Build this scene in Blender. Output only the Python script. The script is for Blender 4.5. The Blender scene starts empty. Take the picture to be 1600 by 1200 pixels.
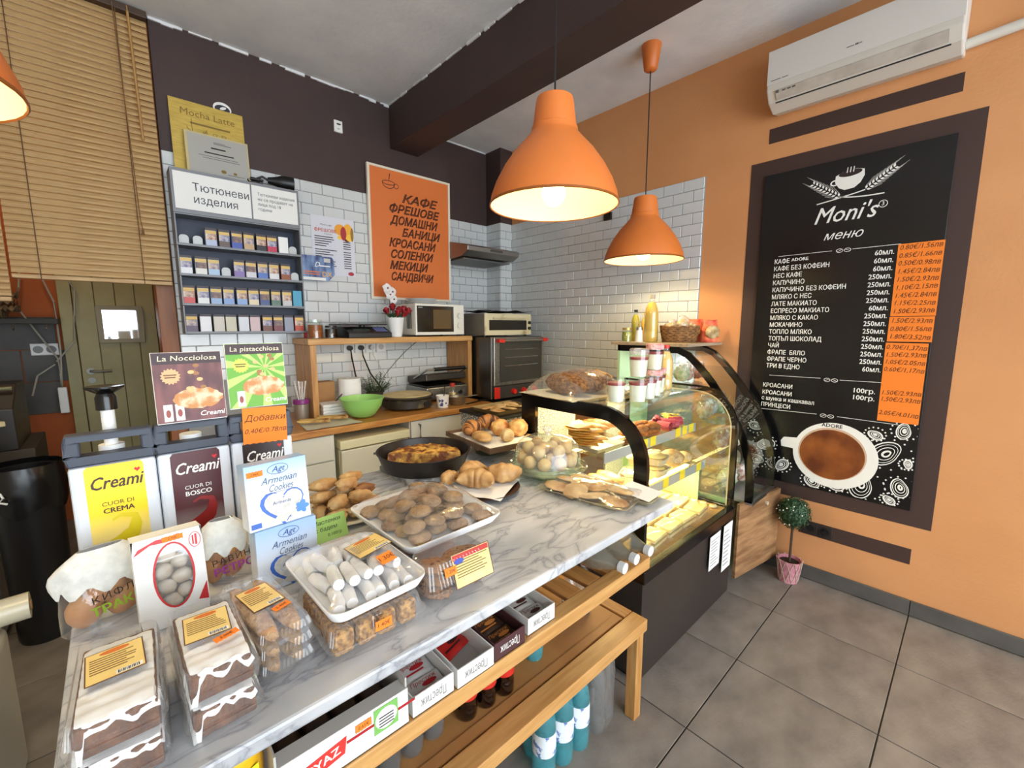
import bpy, bmesh, math, random
from mathutils import Vector, Matrix, noise
random.seed(11)
pi = math.pi; cos = math.cos; sin = math.sin
SC = bpy.context.scene
C = SC.collection

# ------------------------------------------------------------------ camera, light, exposure
H = 1.57; F = 673.0
PITCH = math.atan(91 / F); YAW = math.atan2(735, F / cos(PITCH))
FW0 = Vector((cos(YAW), sin(YAW), 0)); RT = Vector((sin(YAW), -cos(YAW), 0))
FW = FW0 * cos(PITCH) - Vector((0, 0, 1)) * sin(PITCH)
UP = FW0 * sin(PITCH) + Vector((0, 0, 1)) * cos(PITCH)
cam = bpy.data.cameras.new('camera'); cam.sensor_width = 36; cam.lens = F / 1600 * 36
cam.clip_start = 0.02; cam.clip_end = 60
co = bpy.data.objects.new('camera', cam); C.objects.link(co)
mw = Matrix((RT, UP, -FW)).transposed().to_4x4(); mw.translation = (0, 0, H)
co.matrix_world = mw
SC.camera = co

W = bpy.data.worlds.new('daylight'); SC.world = W; W.use_nodes = True
W.node_tree.nodes['Background'].inputs[0].default_value = (0.80, 0.91, 1.0, 1)
W.node_tree.nodes['Background'].inputs[1].default_value = 5.0
SC.view_settings.view_transform = 'Standard'; SC.view_settings.look = 'None'
SC.view_settings.exposure = 0.15; SC.view_settings.gamma = 1; SC.view_settings.use_curve_mapping = False
SC.cycles.max_bounces = 8; SC.cycles.diffuse_bounces = 4; SC.cycles.glossy_bounces = 3
SC.cycles.transparent_max_bounces = 24; SC.cycles.transmission_bounces = 6
SC.cycles.caustics_reflective = False; SC.cycles.caustics_refractive = False
SC.cycles.sample_clamp_indirect = 6; SC.cycles.use_denoising = True

def light(name, kind, loc, energy, col, size=0.1, size_y=None, rot=(0, 0, 0), parent=None):
    l = bpy.data.lights.new(name, kind); l.energy = energy; l.color = col
    if kind == 'AREA':
        l.shape = 'RECTANGLE'; l.size = size; l.size_y = size_y or size
    else:
        l.shadow_soft_size = size
    o = bpy.data.objects.new(name, l); C.objects.link(o); o.location = loc; o.rotation_euler = rot; o.parent = parent
    return o
# daylight coming in through the open shop front behind the camera
light('shop_front_daylight', 'AREA', (0.7, -3.3, 1.75), 45, (0.90, 0.95, 1.0), 3.6, 2.4, (math.radians(90), 0, 0))

# ------------------------------------------------------------------ helpers
def _ray(x, y): return FW * F + RT * (x - 800) - UP * (y - 600)
def PZ(x, y, z):
    r = _ray(x, y); return Vector((0, 0, H)) + r * ((z - H) / r.z)
def PY(x, y, Y):
    r = _ray(x, y); return Vector((0, 0, H)) + r * (Y / r.y)
def PX(x, y, X):
    r = _ray(x, y); return Vector((0, 0, H)) + r * (X / r.x)

def lin(c): return tuple((v / 255 / 12.92) if v / 255 <= 0.04045 else ((v / 255 + 0.055) / 1.055) ** 2.4 for v in c) + (1,)
MATS = {}
def mat(name, rgb, rough=0.5, metal=0.0, rgb2=None, scale=8, bump=0.0, bscale=None, spec=0.5, stretch=None,
        lo=0.35, hi=0.65, emit=None, estr=0, coat=0, sss=0, kind='noise', detail=4):
    if name in MATS: return MATS[name]
    m = bpy.data.materials.new(name); m.use_nodes = True; nt = m.node_tree; N = nt.nodes; L = nt.links
    b = N['Principled BSDF']
    b.inputs['Base Color'].default_value = lin(rgb); b.inputs['Roughness'].default_value = rough
    b.inputs['Metallic'].default_value = metal; b.inputs['Specular IOR Level'].default_value = spec
    if coat: b.inputs['Coat Weight'].default_value = coat; b.inputs['Coat Roughness'].default_value = 0.1
    if sss: b.inputs['Subsurface Weight'].default_value = sss; b.inputs['Subsurface Radius'].default_value = (0.01, 0.006, 0.003)
    if emit:
        b.inputs['Emission Color'].default_value = lin(emit); b.inputs['Emission Strength'].default_value = estr
    if rgb2 or bump:
        tc = N.new('ShaderNodeTexCoord'); mp = N.new('ShaderNodeMapping')
        L.new(tc.outputs['Object'], mp.inputs[0])
        if stretch: mp.inputs['Scale'].default_value = stretch
        def tex(s):
            if kind == 'voronoi':
                t = N.new('ShaderNodeTexVoronoi'); t.feature = 'DISTANCE_TO_EDGE'; t.inputs['Scale'].default_value = s
                L.new(mp.outputs[0], t.inputs['Vector']); return t.outputs['Distance']
            t = N.new('ShaderNodeTexNoise'); t.inputs['Scale'].default_value = s; t.inputs['Detail'].default_value = detail
            L.new(mp.outputs[0], t.inputs['Vector']); return t.outputs[0]
        if rgb2:
            r = N.new('ShaderNodeValToRGB'); L.new(tex(scale), r.inputs[0])
            r.color_ramp.elements[0].position = lo; r.color_ramp.elements[0].color = lin(rgb)
            r.color_ramp.elements[1].position = hi; r.color_ramp.elements[1].color = lin(rgb2)
            L.new(r.outputs[0], b.inputs['Base Color'])
        if bump:
            bp = N.new('ShaderNodeBump'); bp.inputs['Strength'].default_value = bump; bp.inputs['Distance'].default_value = 0.01
            L.new(tex(bscale or scale), bp.inputs['Height']); L.new(bp.outputs[0], b.inputs['Normal'])
    MATS[name] = m; return m

def clear(name, tint=(255, 255, 255), refl=1.0, rough=0.04, haze=0.0, hazecol=(255, 255, 255), ior=1.45, bump=0):
    """thin clear plastic or glass: a see-through sheet with a fresnel reflection"""
    if name in MATS: return MATS[name]
    m = bpy.data.materials.new(name); m.use_nodes = True; nt = m.node_tree; N = nt.nodes; L = nt.links
    N.remove(N['Principled BSDF']); out = N['Material Output']
    t = N.new('ShaderNodeBsdfTransparent'); t.inputs[0].default_value = lin(tint)
    g = N.new('ShaderNodeBsdfGlossy'); g.inputs['Roughness'].default_value = rough; g.inputs[0].default_value = (refl, refl, refl, 1)
    # Schlick reflectance of a thin two-sided sheet
    fr = N.new('ShaderNodeLayerWeight'); fr.inputs[0].default_value = 0.5
    pw_ = N.new('ShaderNodeMath'); pw_.operation = 'POWER'; pw_.inputs[1].default_value = 4; L.new(fr.outputs['Facing'], pw_.inputs[0])
    ma = N.new('ShaderNodeMath'); ma.operation = 'MULTIPLY_ADD'; ma.inputs[1].default_value = 0.8; ma.inputs[2].default_value = 0.07; L.new(pw_.outputs[0], ma.inputs[0])
    mx = N.new('ShaderNodeMixShader'); L.new(ma.outputs[0], mx.inputs[0])
    if bump:
        nz = N.new('ShaderNodeTexNoise'); nz.inputs['Scale'].default_value = 40
        bp = N.new('ShaderNodeBump'); bp.inputs['Strength'].default_value = bump; bp.inputs['Distance'].default_value = 0.01
        tc = N.new('ShaderNodeTexCoord'); L.new(tc.outputs['Object'], nz.inputs['Vector'])
        L.new(nz.outputs[0], bp.inputs['Height']); L.new(bp.outputs[0], g.inputs['Normal'])
    a = t.outputs[0]
    if haze:
        d = N.new('ShaderNodeBsdfDiffuse'); d.inputs[0].default_value = lin(hazecol)
        m2 = N.new('ShaderNodeMixShader'); m2.inputs[0].default_value = haze
        L.new(t.outputs[0], m2.inputs[1]); L.new(d.outputs[0], m2.inputs[2]); a = m2.outputs[0]
    L.new(a, mx.inputs[1]); L.new(g.outputs[0], mx.inputs[2]); L.new(mx.outputs[0], out.inputs[0])
    MATS[name] = m; return m

class B:
    def __init__(s): s.v = []; s.f = []
    def add(s, v, f, M=None):
        n = len(s.v)
        s.v += [tuple(M @ Vector(p)) if M else tuple(p) for p in v]
        s.f += [tuple(i + n for i in q) for q in f]; return s
    def box(s, x0, y0, z0, x1, y1, z1, M=None):
        v = [(x, y, z) for z in (z0, z1) for y in (y0, y1) for x in (x0, x1)]
        return s.add(v, [(0, 2, 3, 1), (4, 5, 7, 6), (0, 1, 5, 4), (2, 6, 7, 3), (0, 4, 6, 2), (1, 3, 7, 5)], M)
    def cbox(s, cx, cy, cz, w, d, h, M=None):
        return s.box(cx - w / 2, cy - d / 2, cz - h / 2, cx + w / 2, cy + d / 2, cz + h / 2, M)
    def lathe(s, prof, seg=24, M=None, a0=0, a1=2 * pi, sx=1, sy=1):
        full = abs(a1 - a0 - 2 * pi) < 1e-6; n = seg if full else seg + 1; v = []; f = []
        for r, z in prof:
            for i in range(n):
                a = a0 + (a1 - a0) * i / seg; v.append((r * cos(a) * sx, r * sin(a) * sy, z))
        for k in range(len(prof) - 1):
            for i in range(seg):
                j = (i + 1) % n
                q = (k * n + i, k * n + j, (k + 1) * n + j, (k + 1) * n + i)
                if prof[k][0] == 0 and prof[k + 1][0] == 0: continue
                f.append(q)
        return s.add(v, f, M)
    def disk(s, r, z, seg=24, M=None, sx=1, sy=1, up=True):
        v = [(r * cos(2 * pi * i / seg) * sx, r * sin(2 * pi * i / seg) * sy, z) for i in range(seg)]
        return s.add(v, [tuple(range(seg)) if up else tuple(reversed(range(seg)))], M)
    def cyl(s, r, z0, z1, seg=24, M=None, r2=None):
        r2 = r if r2 is None else r2
        s.lathe([(r, z0), (r2, z1)], seg, M); s.disk(r, z0, seg, M, up=False); s.disk(r2, z1, seg, M); return s
    def tube(s, pts, r, seg=8, cap=True, taper=None):
        pts = [Vector(p) for p in pts]; n = len(pts); v = []; f = []; ref = Vector((0, 0, 1))
        for i, p in enumerate(pts):
            d = (pts[min(i + 1, n - 1)] - pts[max(i - 1, 0)]).normalized()
            u = d.cross(ref)
            if u.length < 0.1: u = d.cross(Vector((0, 1, 0)))
            u.normalize(); w = u.cross(d)
            rr = r[i] if isinstance(r, (list, tuple)) else r
            for k in range(seg):
                a = 2 * pi * k / seg; v.append(p + u * cos(a) * rr + w * sin(a) * rr)
        for i in range(n - 1):
            for k in range(seg):
                j = (k + 1) % seg; f.append((i * seg + k, i * seg + j, (i + 1) * seg + j, (i + 1) * seg + k))
        if cap:
            f.append(tuple(reversed(range(seg)))); f.append(tuple(range((n - 1) * seg, n * seg)))
        return s.add(v, f)
    def prism(s, poly, a, b, M=None):
        n = len(poly)
        v = [(x, y, a) for x, y in poly] + [(x, y, b) for x, y in poly]
        f = [tuple(reversed(range(n))), tuple(range(n, 2 * n))] + [(i, (i + 1) % n, (i + 1) % n + n, i + n) for i in range(n)]
        return s.add(v, f, M)
    def blob(s, rx, ry, rz, seg=14, rings=9, amp=0.0, fr=3.0, seed=0, M=None, flat=None):
        v = []; f = []
        for k in range(rings + 1):
            t = pi * k / rings
            for i in range(seg):
                a = 2 * pi * i / seg; p = Vector((sin(t) * cos(a), sin(t) * sin(a), cos(t)))
                q = 1 + amp * noise.noise(p * fr + Vector((seed * 3.1, seed * 1.7, seed)))
                z = p.z * q
                if flat is not None: z = max(z, flat)
                v.append((p.x * q * rx, p.y * q * ry, z * rz))
        for k in range(rings):
            for i in range(seg):
                j = (i + 1) % seg; f.append((k * seg + i, (k + 1) * seg + i, (k + 1) * seg + j, k * seg + j))
        return s.add(v, f, M)
    def sheet(s, nx, ny, fn, M=None):
        v = [fn(i / nx, j / ny) for j in range(ny + 1) for i in range(nx + 1)]
        f = [(j * (nx + 1) + i, j * (nx + 1) + i + 1, (j + 1) * (nx + 1) + i + 1, (j + 1) * (nx + 1) + i) for j in range(ny) for i in range(nx)]
        return s.add(v, f, M)
    def mesh(s, name, m, smooth=False, bevel=0, seg=2, solid=0):
        me = bpy.data.meshes.new(name); me.from_pydata(s.v, [], s.f)
        bm = bmesh.new(); bm.from_mesh(me)
        bmesh.ops.remove_doubles(bm, verts=bm.verts, dist=1e-6)
        if bevel:
            bm.normal_update()
            e = [e for e in bm.edges if len(e.link_faces) == 2 and e.calc_face_angle(0) > 0.6]
            bmesh.ops.bevel(bm, geom=e, offset=bevel, segments=seg, affect='EDGES', profile=0.5, clamp_overlap=True)
        if solid: bmesh.ops.solidify(bm, geom=bm.faces[:], thickness=solid)
        bmesh.ops.recalc_face_normals(bm, faces=bm.faces[:])
        if smooth:
            bm.normal_update()
            for fc in bm.faces: fc.smooth = True
            for e in bm.edges:
                if len(e.link_faces) == 2 and e.calc_face_angle(0) > 0.75: e.smooth = False
        bm.to_mesh(me); bm.free()
        if m: me.materials.append(m)
        return me

def obj(name, b, m, parent=None, loc=(0, 0, 0), rot=(0, 0, 0), smooth=False, bevel=0, seg=2, solid=0):
    me = b.mesh(name, m, smooth, bevel, seg, solid) if isinstance(b, B) else b
    o = bpy.data.objects.new(name, me); C.objects.link(o); o.location = loc; o.rotation_euler = rot
    if parent: o.parent = parent
    return o
def tag(o, label=None, cat=None, group=None, kind=None):
    if label: o['label'] = label
    if cat: o['category'] = cat
    if group: o['group'] = group
    if kind: o['kind'] = kind
    return o
def thing(name, label, cat, loc=(0, 0, 0), rz=0, group=None, rot=None):
    o = bpy.data.objects.new(name, None); C.objects.link(o); o.empty_display_size = 0.05
    o.location = loc; o.rotation_euler = rot or (0, 0, rz); return tag(o, label, cat, group)
def struct(name, b, m, parent=None, **k):
    o = obj(name, b, m, parent, **k)
    if not parent: o['kind'] = 'structure'
    return o
KIDS = {}
def dup(o, parent=None, loc=None, rot=None, label=None, group=None):
    c = o.copy(); C.objects.link(c); c.parent = parent
    if loc is not None: c.location = loc
    if rot is not None: c.rotation_euler = rot
    if label: c['label'] = label
    if group: c['group'] = group
    for k in [x for x in C.objects if x.parent == o]: dup(k, c)
    return c

FRONT = Matrix.Rotation(pi / 2, 4, 'X')                       # face looks to -Y
RIGHTW = Matrix(((0, 0, -1, 0), (-1, 0, 0, 0), (0, 1, 0, 0), (0, 0, 0, 1)))   # face looks to -X
TOP = Matrix.Identity(4)
def face(M, x=0, y=0, z=0): return Matrix.Translation((x, y, z)) @ M
from mathutils.geometry import delaunay_2d_cdt
def glyph_fill(me):
    """fill overlapping letter contours by winding number"""
    nx = {e.vertices[0]: e.vertices[1] for e in me.edges}; co_ = [v.co.xy for v in me.vertices]; seen = set(); V = []; FV = []; FT = []
    loops = []
    for s in range(len(co_)):
        if s in seen or s not in nx: continue
        lp = []; k = s
        while k not in seen and k in nx: seen.add(k); lp.append(k); k = nx[k]
        if len(lp) > 2: loops.append([co_[i] for i in lp])
    # group contours that touch in x so each letter is filled alone
    loops.sort(key=lambda l: min(p.x for p in l)); grp = []
    for l in loops:
        x0, x1 = min(p.x for p in l), max(p.x for p in l)
        y0, y1 = min(p.y for p in l), max(p.y for p in l)
        for g in grp:
            if x0 < g[1] and x1 > g[0] and y0 < g[3] and y1 > g[2]:
                g[4].append(l); g[0] = min(g[0], x0); g[1] = max(g[1], x1); g[2] = min(g[2], y0); g[3] = max(g[3], y1); break
        else: grp.append([x0, x1, y0, y1, [l]])
    for g in grp:
        vs = []; es = []; sg_ = []
        for l in g[4]:
            n0 = len(vs); vs += [Vector((p.x, p.y)) for p in l]; n1 = len(l)
            es += [(n0 + i, n0 + (i + 1) % n1) for i in range(n1)]; sg_ += [(l[i].x, l[i].y, l[(i + 1) % n1].x, l[(i + 1) % n1].y) for i in range(n1)]
        ov, oe, of, a_, b_, orf = delaunay_2d_cdt(vs, es, [], 0, 1e-7)
        base = len(V); V += [(p.x, p.y, 0) for p in ov]
        for f in of:
            cx = sum(ov[i].x for i in f) / len(f); cy = sum(ov[i].y for i in f) / len(f); wn = 0
            for x0, y0, x1, y1 in sg_:
                if (y0 <= cy) != (y1 <= cy) and x0 + (cy - y0) / (y1 - y0) * (x1 - x0) > cx: wn += 1 if y1 > y0 else -1
            if wn: FT.append(tuple(base + i for i in f))
    m2 = bpy.data.meshes.new('lettering'); m2.from_pydata(V, [], FT); return m2
def txt(body, size, m, parent, Fm, x=0, y=0, off=0.0012, align='CENTER', shear=0, outline=0, wide=1.0, name='lettering', rot=0, bold=0, space=1, lines=1, fit=None):
    c = bpy.data.curves.new('t', 'FONT'); c.body = body; c.size = 1; c.align_x = align; c.align_y = 'CENTER'
    c.shear = shear; c.resolution_u = 2; c.space_character = space; c.space_line = lines; c.fill_mode = 'NONE'
    if outline: c.bevel_depth = outline / size; c.bevel_resolution = 0
    o = bpy.data.objects.new('t', c); me = bpy.data.meshes.new_from_object(o)
    bpy.data.objects.remove(o); bpy.data.curves.remove(c)
    if not outline:
        raw = me; me = glyph_fill(raw); bpy.data.meshes.remove(raw)
        if bold:
            v0 = [v.co.copy() for v in me.vertices]; f0 = [tuple(p.vertices) for p in me.polygons]; n = len(v0); bpy.data.meshes.remove(me)
            me = bpy.data.meshes.new('lettering'); sh = [(-bold / size, 0), (bold / size, 0), (0, bold / size)]
            me.from_pydata([(p.x + a, p.y + c_, 0.00002 * k) for k, (a, c_) in enumerate(sh) for p in v0], [], [tuple(i + n * k for i in f) for k in range(3) for f in f0])
    if fit:
        xs = [v.co.x for v in me.vertices]; wide = fit / ((max(xs) - min(xs)) * size)
    me.transform(Fm @ Matrix.Translation((x, y, off)) @ Matrix.Rotation(rot, 4, 'Z') @ Matrix.Diagonal((wide * size, size, size, 1)))
    me.materials.clear(); me.materials.append(m)
    for p in me.polygons: p.material_index = 0
    o = obj(name, me, None, parent); o['kind'] = 'stuff'; return o
def plate(name, m, parent, Fm, x, y, w, h, off=0.0005, t=0.0005, rot=0):
    b = B().box(-w / 2, -h / 2, 0, w / 2, h / 2, t, Fm @ Matrix.Translation((x, y, off)) @ Matrix.Rotation(rot, 4, 'Z'))
    return obj(name, b, m, parent)
def shape(name, m, parent, Fm, poly, off=0.0005, t=0.0005, x=0, y=0, rot=0, sc=1):
    b = B().prism([(p[0] * sc, p[1] * sc) for p in poly], 0, t, Fm @ Matrix.Translation((x, y, off)) @ Matrix.Rotation(rot, 4, 'Z'))
    return obj(name, b, m, parent)
def ell(rx, ry, n=28, a0=0, a1=2 * pi): return [(rx * cos(a0 + (a1 - a0) * i / n), ry * sin(a0 + (a1 - a0) * i / n)) for i in range(n)]
def ring(name, m, parent, Fm, rx, ry, wd, off=0.0005, x=0, y=0, n=32, a0=0, a1=2 * pi):
    b = B(); v = []; k = n + 1
    for i in range(k):
        a = a0 + (a1 - a0) * i / n
        v += [(rx * cos(a), ry * sin(a), 0), ((rx - wd) * cos(a), (ry - wd) * sin(a), 0)]
    b.add(v, [(2 * i, 2 * i + 2, 2 * i + 3, 2 * i + 1) for i in range(n)], Fm @ Matrix.Translation((x, y, off)))
    return obj(name, b, m, parent)
def stripes(name, m, parent, Fm, rows, off=0.0012):
    """small print too fine to read: one thin bar per (x, y, w, h)"""
    b = B()
    for x, y, w, h in rows: b.add([(x, y, 0), (x + w, y, 0), (x + w, y + h, 0), (x, y + h, 0)], [(0, 1, 2, 3)], Fm @ Matrix.Translation((0, 0, off)))
    return obj(name, b, m, parent)
def ordinal(i): return ['first', 'second', 'third', 'fourth', 'fifth', 'sixth', 'seventh', 'eighth', 'ninth', 'tenth', 'eleventh', 'twelfth'][i]

# ------------------------------------------------------------------ materials used in many places
white = mat('white paint', (232, 232, 228), 0.45)
paper = mat('white paper', (236, 236, 232), 0.7)
black = mat('black plastic', (16, 16, 18), 0.4)
blackgl = mat('black gloss', (10, 10, 11), 0.15)
ink = mat('black ink', (22, 20, 20), 0.6)
brown_ink = mat('dark brown ink', (70, 36, 16), 0.7)
orange_note = mat('orange note paper', (245, 130, 36), 0.75)
steel = mat('brushed steel', (178, 178, 176), 0.32, 1.0, (150, 150, 150), 60, stretch=(1, 12, 1))
chrome = mat('chrome', (215, 215, 215), 0.12, 1.0)
film = clear('clear film', refl=1.0, rough=0.08, haze=0.05, bump=0.25)
plastic = clear('clear clamshell plastic', refl=1.0, rough=0.05, haze=0.05)
glass = clear('thin glass', tint=(246, 252, 248), refl=1.0, rough=0.01)
domeglass = clear('dome glass', tint=(248, 252, 248), refl=1.0, rough=0.02, haze=0.07)
wood = mat('varnished pine', (206, 158, 96), 0.45, 0, (184, 132, 72), 6, 0.08, 30, stretch=(0.8, 9, 9), detail=6)
woodv = mat('varnished pine upright', (200, 150, 88), 0.45, 0, (172, 120, 62), 6, 0.08, 30, stretch=(9, 9, 0.8), detail=6)
wood_y = mat('varnished pine cross', (192, 136, 74), 0.5, 0, (156, 104, 52), 6, 0.1, 30, stretch=(9, 0.8, 9), detail=6)
card = mat('brown hardboard', (178, 128, 74), 0.6, 0, (164, 114, 62), 6)
# ------------------------------------------------------------------ the room
XW = 3.069; YB = 3.317; YR = 3.539; ZC = 3.272; XS = 2.261; XL = 0.305; TT = 2.577
grout = mat('tile grout', (150, 152, 152), 0.9)
tile_m = mat('white wall tile', (214, 217, 216), 0.12, 0, (206, 209, 209), 3, coat=0.3)
brown_wall = mat('dark brown wall paint', (58, 42, 40), 0.62, 0, (66, 48, 45), 2.5, 0.1, 90)
orange_wall = mat('orange wall paint', (212, 150, 98), 0.75, 0, (204, 142, 90), 2, 0.15, 60)
ceil_m = mat('ceiling paint', (232, 233, 234), 0.85, 0, (216, 218, 221), 3, 0.25, 35)
floor_m = mat('grey stone floor tile', (150, 140, 129), 0.5, 0, (114, 106, 98), 5, 0.12, 60, stretch=(1, 1.6, 1), detail=7, lo=0.3, hi=0.72)
fgrout = mat('floor grout', (58, 54, 50), 0.9)

fl = struct('floor', B().box(-1.75, -3.25, -0.12, XW + 0.12, 5.3, -0.004), fgrout)
ft = B().box(-0.2565, -0.2565, -0.004, 0.2565, 0.2565, 0).mesh('floor_tile', floor_m, bevel=0.0015, seg=1)
for i in range(-7, 3):
    for j in range(-8, 9):
        x = 2.041 + 0.518 * (i + 0.5); y = 0.637 + 0.518 * (j + 0.5)
        if x + 0.23 > XW or y < -3.0 or x < -1.6: continue
        obj('floor_tile', ft, None, fl, (x, y, 0))
wb = struct('wall_back', B().box(XL, YB, 0, XS, YB + 0.3, TT).box(XS, YR, 0, XW + 0.1, YR + 0.1, TT).box(2.915, YB + 0.005, 0, XW + 0.1, YR, TT), grout)
struct('painted_upper', B().box(XL, YB - 0.002, TT, XS, YB + 0.3, ZC).box(XS, YR - 0.002, TT, XW + 0.1, YR + 0.1, ZC).box(2.913, YB + 0.003, TT, XW + 0.1, YR, ZC), brown_wall, wb)
tw, th, gp = 0.15, 0.0755, 0.003
def tilemesh(w): return B().box(-w / 2, -0.007, -(th - gp) / 2, w / 2, 0, (th - gp) / 2).mesh('tile', tile_m, bevel=0.003, seg=1)
TM = {}
def tiles(parent, u0, u1, z0, z1, put, skip=None):
    k = 0; z = z1 - th / 2
    while z > z0:
        u = u0 - (tw / 2 if k % 2 else 0)
        while u < u1:
            a = max(u, u0); b = min(u + tw, u1); w = round(b - a - gp, 4)
            if w > 0.012 and not (skip and skip((a + b) / 2, z)):
                if w not in TM: TM[w] = tilemesh(w)
                put(parent, TM[w], (a + b) / 2, z)
            u += tw
        z -= th; k += 1
def hid(x, z):
    return (0.42 < x < 0.93 and 1.6 < z < 2.42) or (1.62 < x < 2.2 and 1.86 < z) or (x < 0.9 and z < 1.2)
tiles(wb, XL, XS, 0.9, TT, lambda p, m, u, z: obj('tile', m, None, p, (u, YB, z)), hid)
tiles(wb, XS, 2.915, 0.95, TT, lambda p, m, u, z: obj('tile', m, None, p, (u, YR, z)), lambda x, z: z < 1.4)
tiles(wb, YB + 0.005, YR, 1.4, TT, lambda p, m, u, z: obj('tile', m, None, p, (2.915, u, z), (0, 0, -pi / 2)))
tiles(wb, 2.915 - 0.007, XW, 0.95, TT, lambda p, m, u, z: obj('tile', m, None, p, (u, YB + 0.005, z)))
wr = struct('wall_right', B().box(XW, -3.25, 0, XW + 0.1, YB + 0.2, ZC), orange_wall)
struct('tile_bed', B().box(XW - 0.003, 1.375, 0.8, XW, YB + 0.005, TT), grout, wr)
tiles(wr, 1.378, YB, 0.85, TT, lambda p, m, u, z: obj('tile', m, None, p, (XW - 0.003, u, z), (0, 0, -pi / 2)), lambda y, z: z < 1.15 and y < 2.2)
# painted brown panels on the orange wall: menu surround, strip under the air conditioner, strip with the sockets
brown_flat = mat('brown panel paint', (64, 44, 38), 0.6)
struct('painted_panel', B().box(XW - 0.002, 0.077, 0.50, XW, 1.088, 2.574), brown_flat, wr)
struct('painted_panel', B().box(XW - 0.002, 0.172, 2.672, XW, 0.998, 2.757), brown_flat, wr)
struct('painted_panel', B().box(XW - 0.002, 0.141, 0.285, XW, 0.66, 0.373), brown_flat, wr)
struct('ceiling', B().box(-1.85, -3.25, ZC, XW + 0.12, 5.3, ZC + 0.1), ceil_m)
struct('ceiling_beam', B().box(1.75, -3.25, 2.956, 2.0, YB, ZC), brown_wall, bevel=0.004)
# ragged white filler line where ceiling meets the brown paint
fil = mat('white filler', (225, 225, 226), 0.9)
b = B(); x = XL
while x < 1.74:
    w = random.uniform(0.03, 0.09); b.box(x, YB - 0.012, ZC - random.uniform(0.006, 0.02), min(x + w, 1.749), YB - 0.002, ZC - 0.0005); x += w * random.choice((1, 1, 1.7))
y = 1.0
while y < YB - 0.05:
    w = random.uniform(0.04, 0.14); b.box(1.74, y, ZC - random.uniform(0.005, 0.016), 1.7495, min(y + w, YB - 0.02), ZC - 0.0005); y += w * random.choice((1, 1.2, 2))
b.box(2.262, YR - 0.012, ZC - 0.012, 2.9, YR - 0.003, ZC - 0.0005)
tag(obj('trim_1', b, fil), kind='structure')
skirt = mat('grey skirting tile', (96, 92, 88), 0.45, 0, (80, 77, 74), 6)
bb = struct('baseboard_right', B().box(XW - 0.004, -3.25, 0.004, XW - 0.0005, 1.6, 0.085), fgrout)
sk = B().box(-0.012, -0.2575, 0.005, 0, 0.2575, 0.09).mesh('skirting_tile', skirt, bevel=0.002, seg=1)
for j in range(-8, 2): obj('skirting_tile', sk, None, bb, (XW - 0.0045, 0.637 + 0.518 * (j + 0.5), 0))
struct('wall_left', B().box(-1.85, -3.25, 0, -1.75, 5.3, ZC), mat('left wall paint', (220, 208, 190), 0.8))
# jamb at the left end of the back wall
struct('trim_2', B().box(0.216, YB + 0.02, 0, XL - 0.001, YB + 0.2, ZC - 0.002), mat('varnished jamb', (150, 92, 48), 0.5, 0, (128, 74, 36), 4, stretch=(8, 8, 0.6)), bevel=0.004)

# ------------------------------------------------------------------ back room behind the blinds
YK = 4.9
wk = struct('wall_back_room', B().box(-1.75, YK, 0, 1.4, YK + 0.1, ZC), mat('back room orange paint', (176, 92, 42), 0.8, 0, (160, 80, 36), 2))
struct('wall_side_room', B().box(0.62, YB + 0.3, 0, 0.7, YK, ZC), mat('back room side paint', (150, 90, 50), 0.8))
gt = mat('dark grey back room tile', (86, 84, 80), 0.6, 0, (70, 68, 64), 4)
tz = PY(60, 495, YK).z; tb = PY(60, 614, YK).z
gtm = B().box(-0.147, -0.01, -0.123, 0.147, 0, 0.123).mesh('tile', gt, bevel=0.002, seg=1)
for k in range(5):
    for r in range(3): obj('tile', gtm, None, wk, (-0.36 - 0.3 * k + (0.1 if r == 1 else 0) - 0.105, YK - 0.001, tz - 0.125 - 0.25 * r))
d0 = PY(112, 560, YK).x; d1 = PY(240, 470, YK).x; DT = 2.1
olive = mat('cream door paint', (170, 160, 110), 0.5, 0, (150, 140, 94), 3)
dr = struct('door_1', B().box(d0 + 0.05, YK - 0.045, 0.01, d1, YK - 0.012, DT), mat('door core', (110, 102, 70), 0.6))
bw = (d1 - d0 - 0.05) / 4
bm_ = B().box(-bw / 2 + 0.002, -0.012, 0.0, bw / 2 - 0.002, 0, DT - 0.02).mesh('board', olive, bevel=0.003, seg=1)
for k in range(4): obj('board', bm_, None, dr, (d0 + 0.05 + bw * (k + 0.5), YK - 0.045, 0.02))
obj('door_frame', B().box(d0 - 0.03, YK - 0.06, 0.01, d0 + 0.045, YK - 0.002, DT + 0.08).box(d0 + 0.045, YK - 0.06, DT + 0.005, d1 + 0.08, YK - 0.002, DT + 0.08).box(d1 + 0.006, YK - 0.06, 0.01, d1 + 0.08, YK - 0.002, DT + 0.005), olive, dr, bevel=0.004)
hp = PY(142, 580, YK - 0.06)
hb = B().cyl(0.026, 0, 0.008, 16, Matrix.Translation((hp.x, YK - 0.057, hp.z)) @ FRONT).cyl(0.024, 0, 0.006, 16, Matrix.Translation((hp.x, YK - 0.057, hp.z - 0.075)) @ FRONT)
hb.tube([(hp.x, YK - 0.06, hp.z), (hp.x, YK - 0.1, hp.z), (hp.x + 0.02, YK - 0.105, hp.z), (hp.x + 0.125, YK - 0.105, hp.z - 0.004)], 0.009)
obj('handle', hb, mat('dull steel', (120, 118, 110), 0.45, 0.8), dr, smooth=True)
a = PY(148, 477, YK - 0.08); c = PY(228, 535, YK - 0.08)
mr = thing('wall_mirror', 'rectangular mirror in a pale frame hung on the cream door', 'mirror', ((a.x + c.x) / 2, YK - 0.06, c.z))
w_, h_ = c.x - a.x, a.z - c.z
pf = mat('grey beige frame', (150, 140, 112), 0.5)
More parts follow.
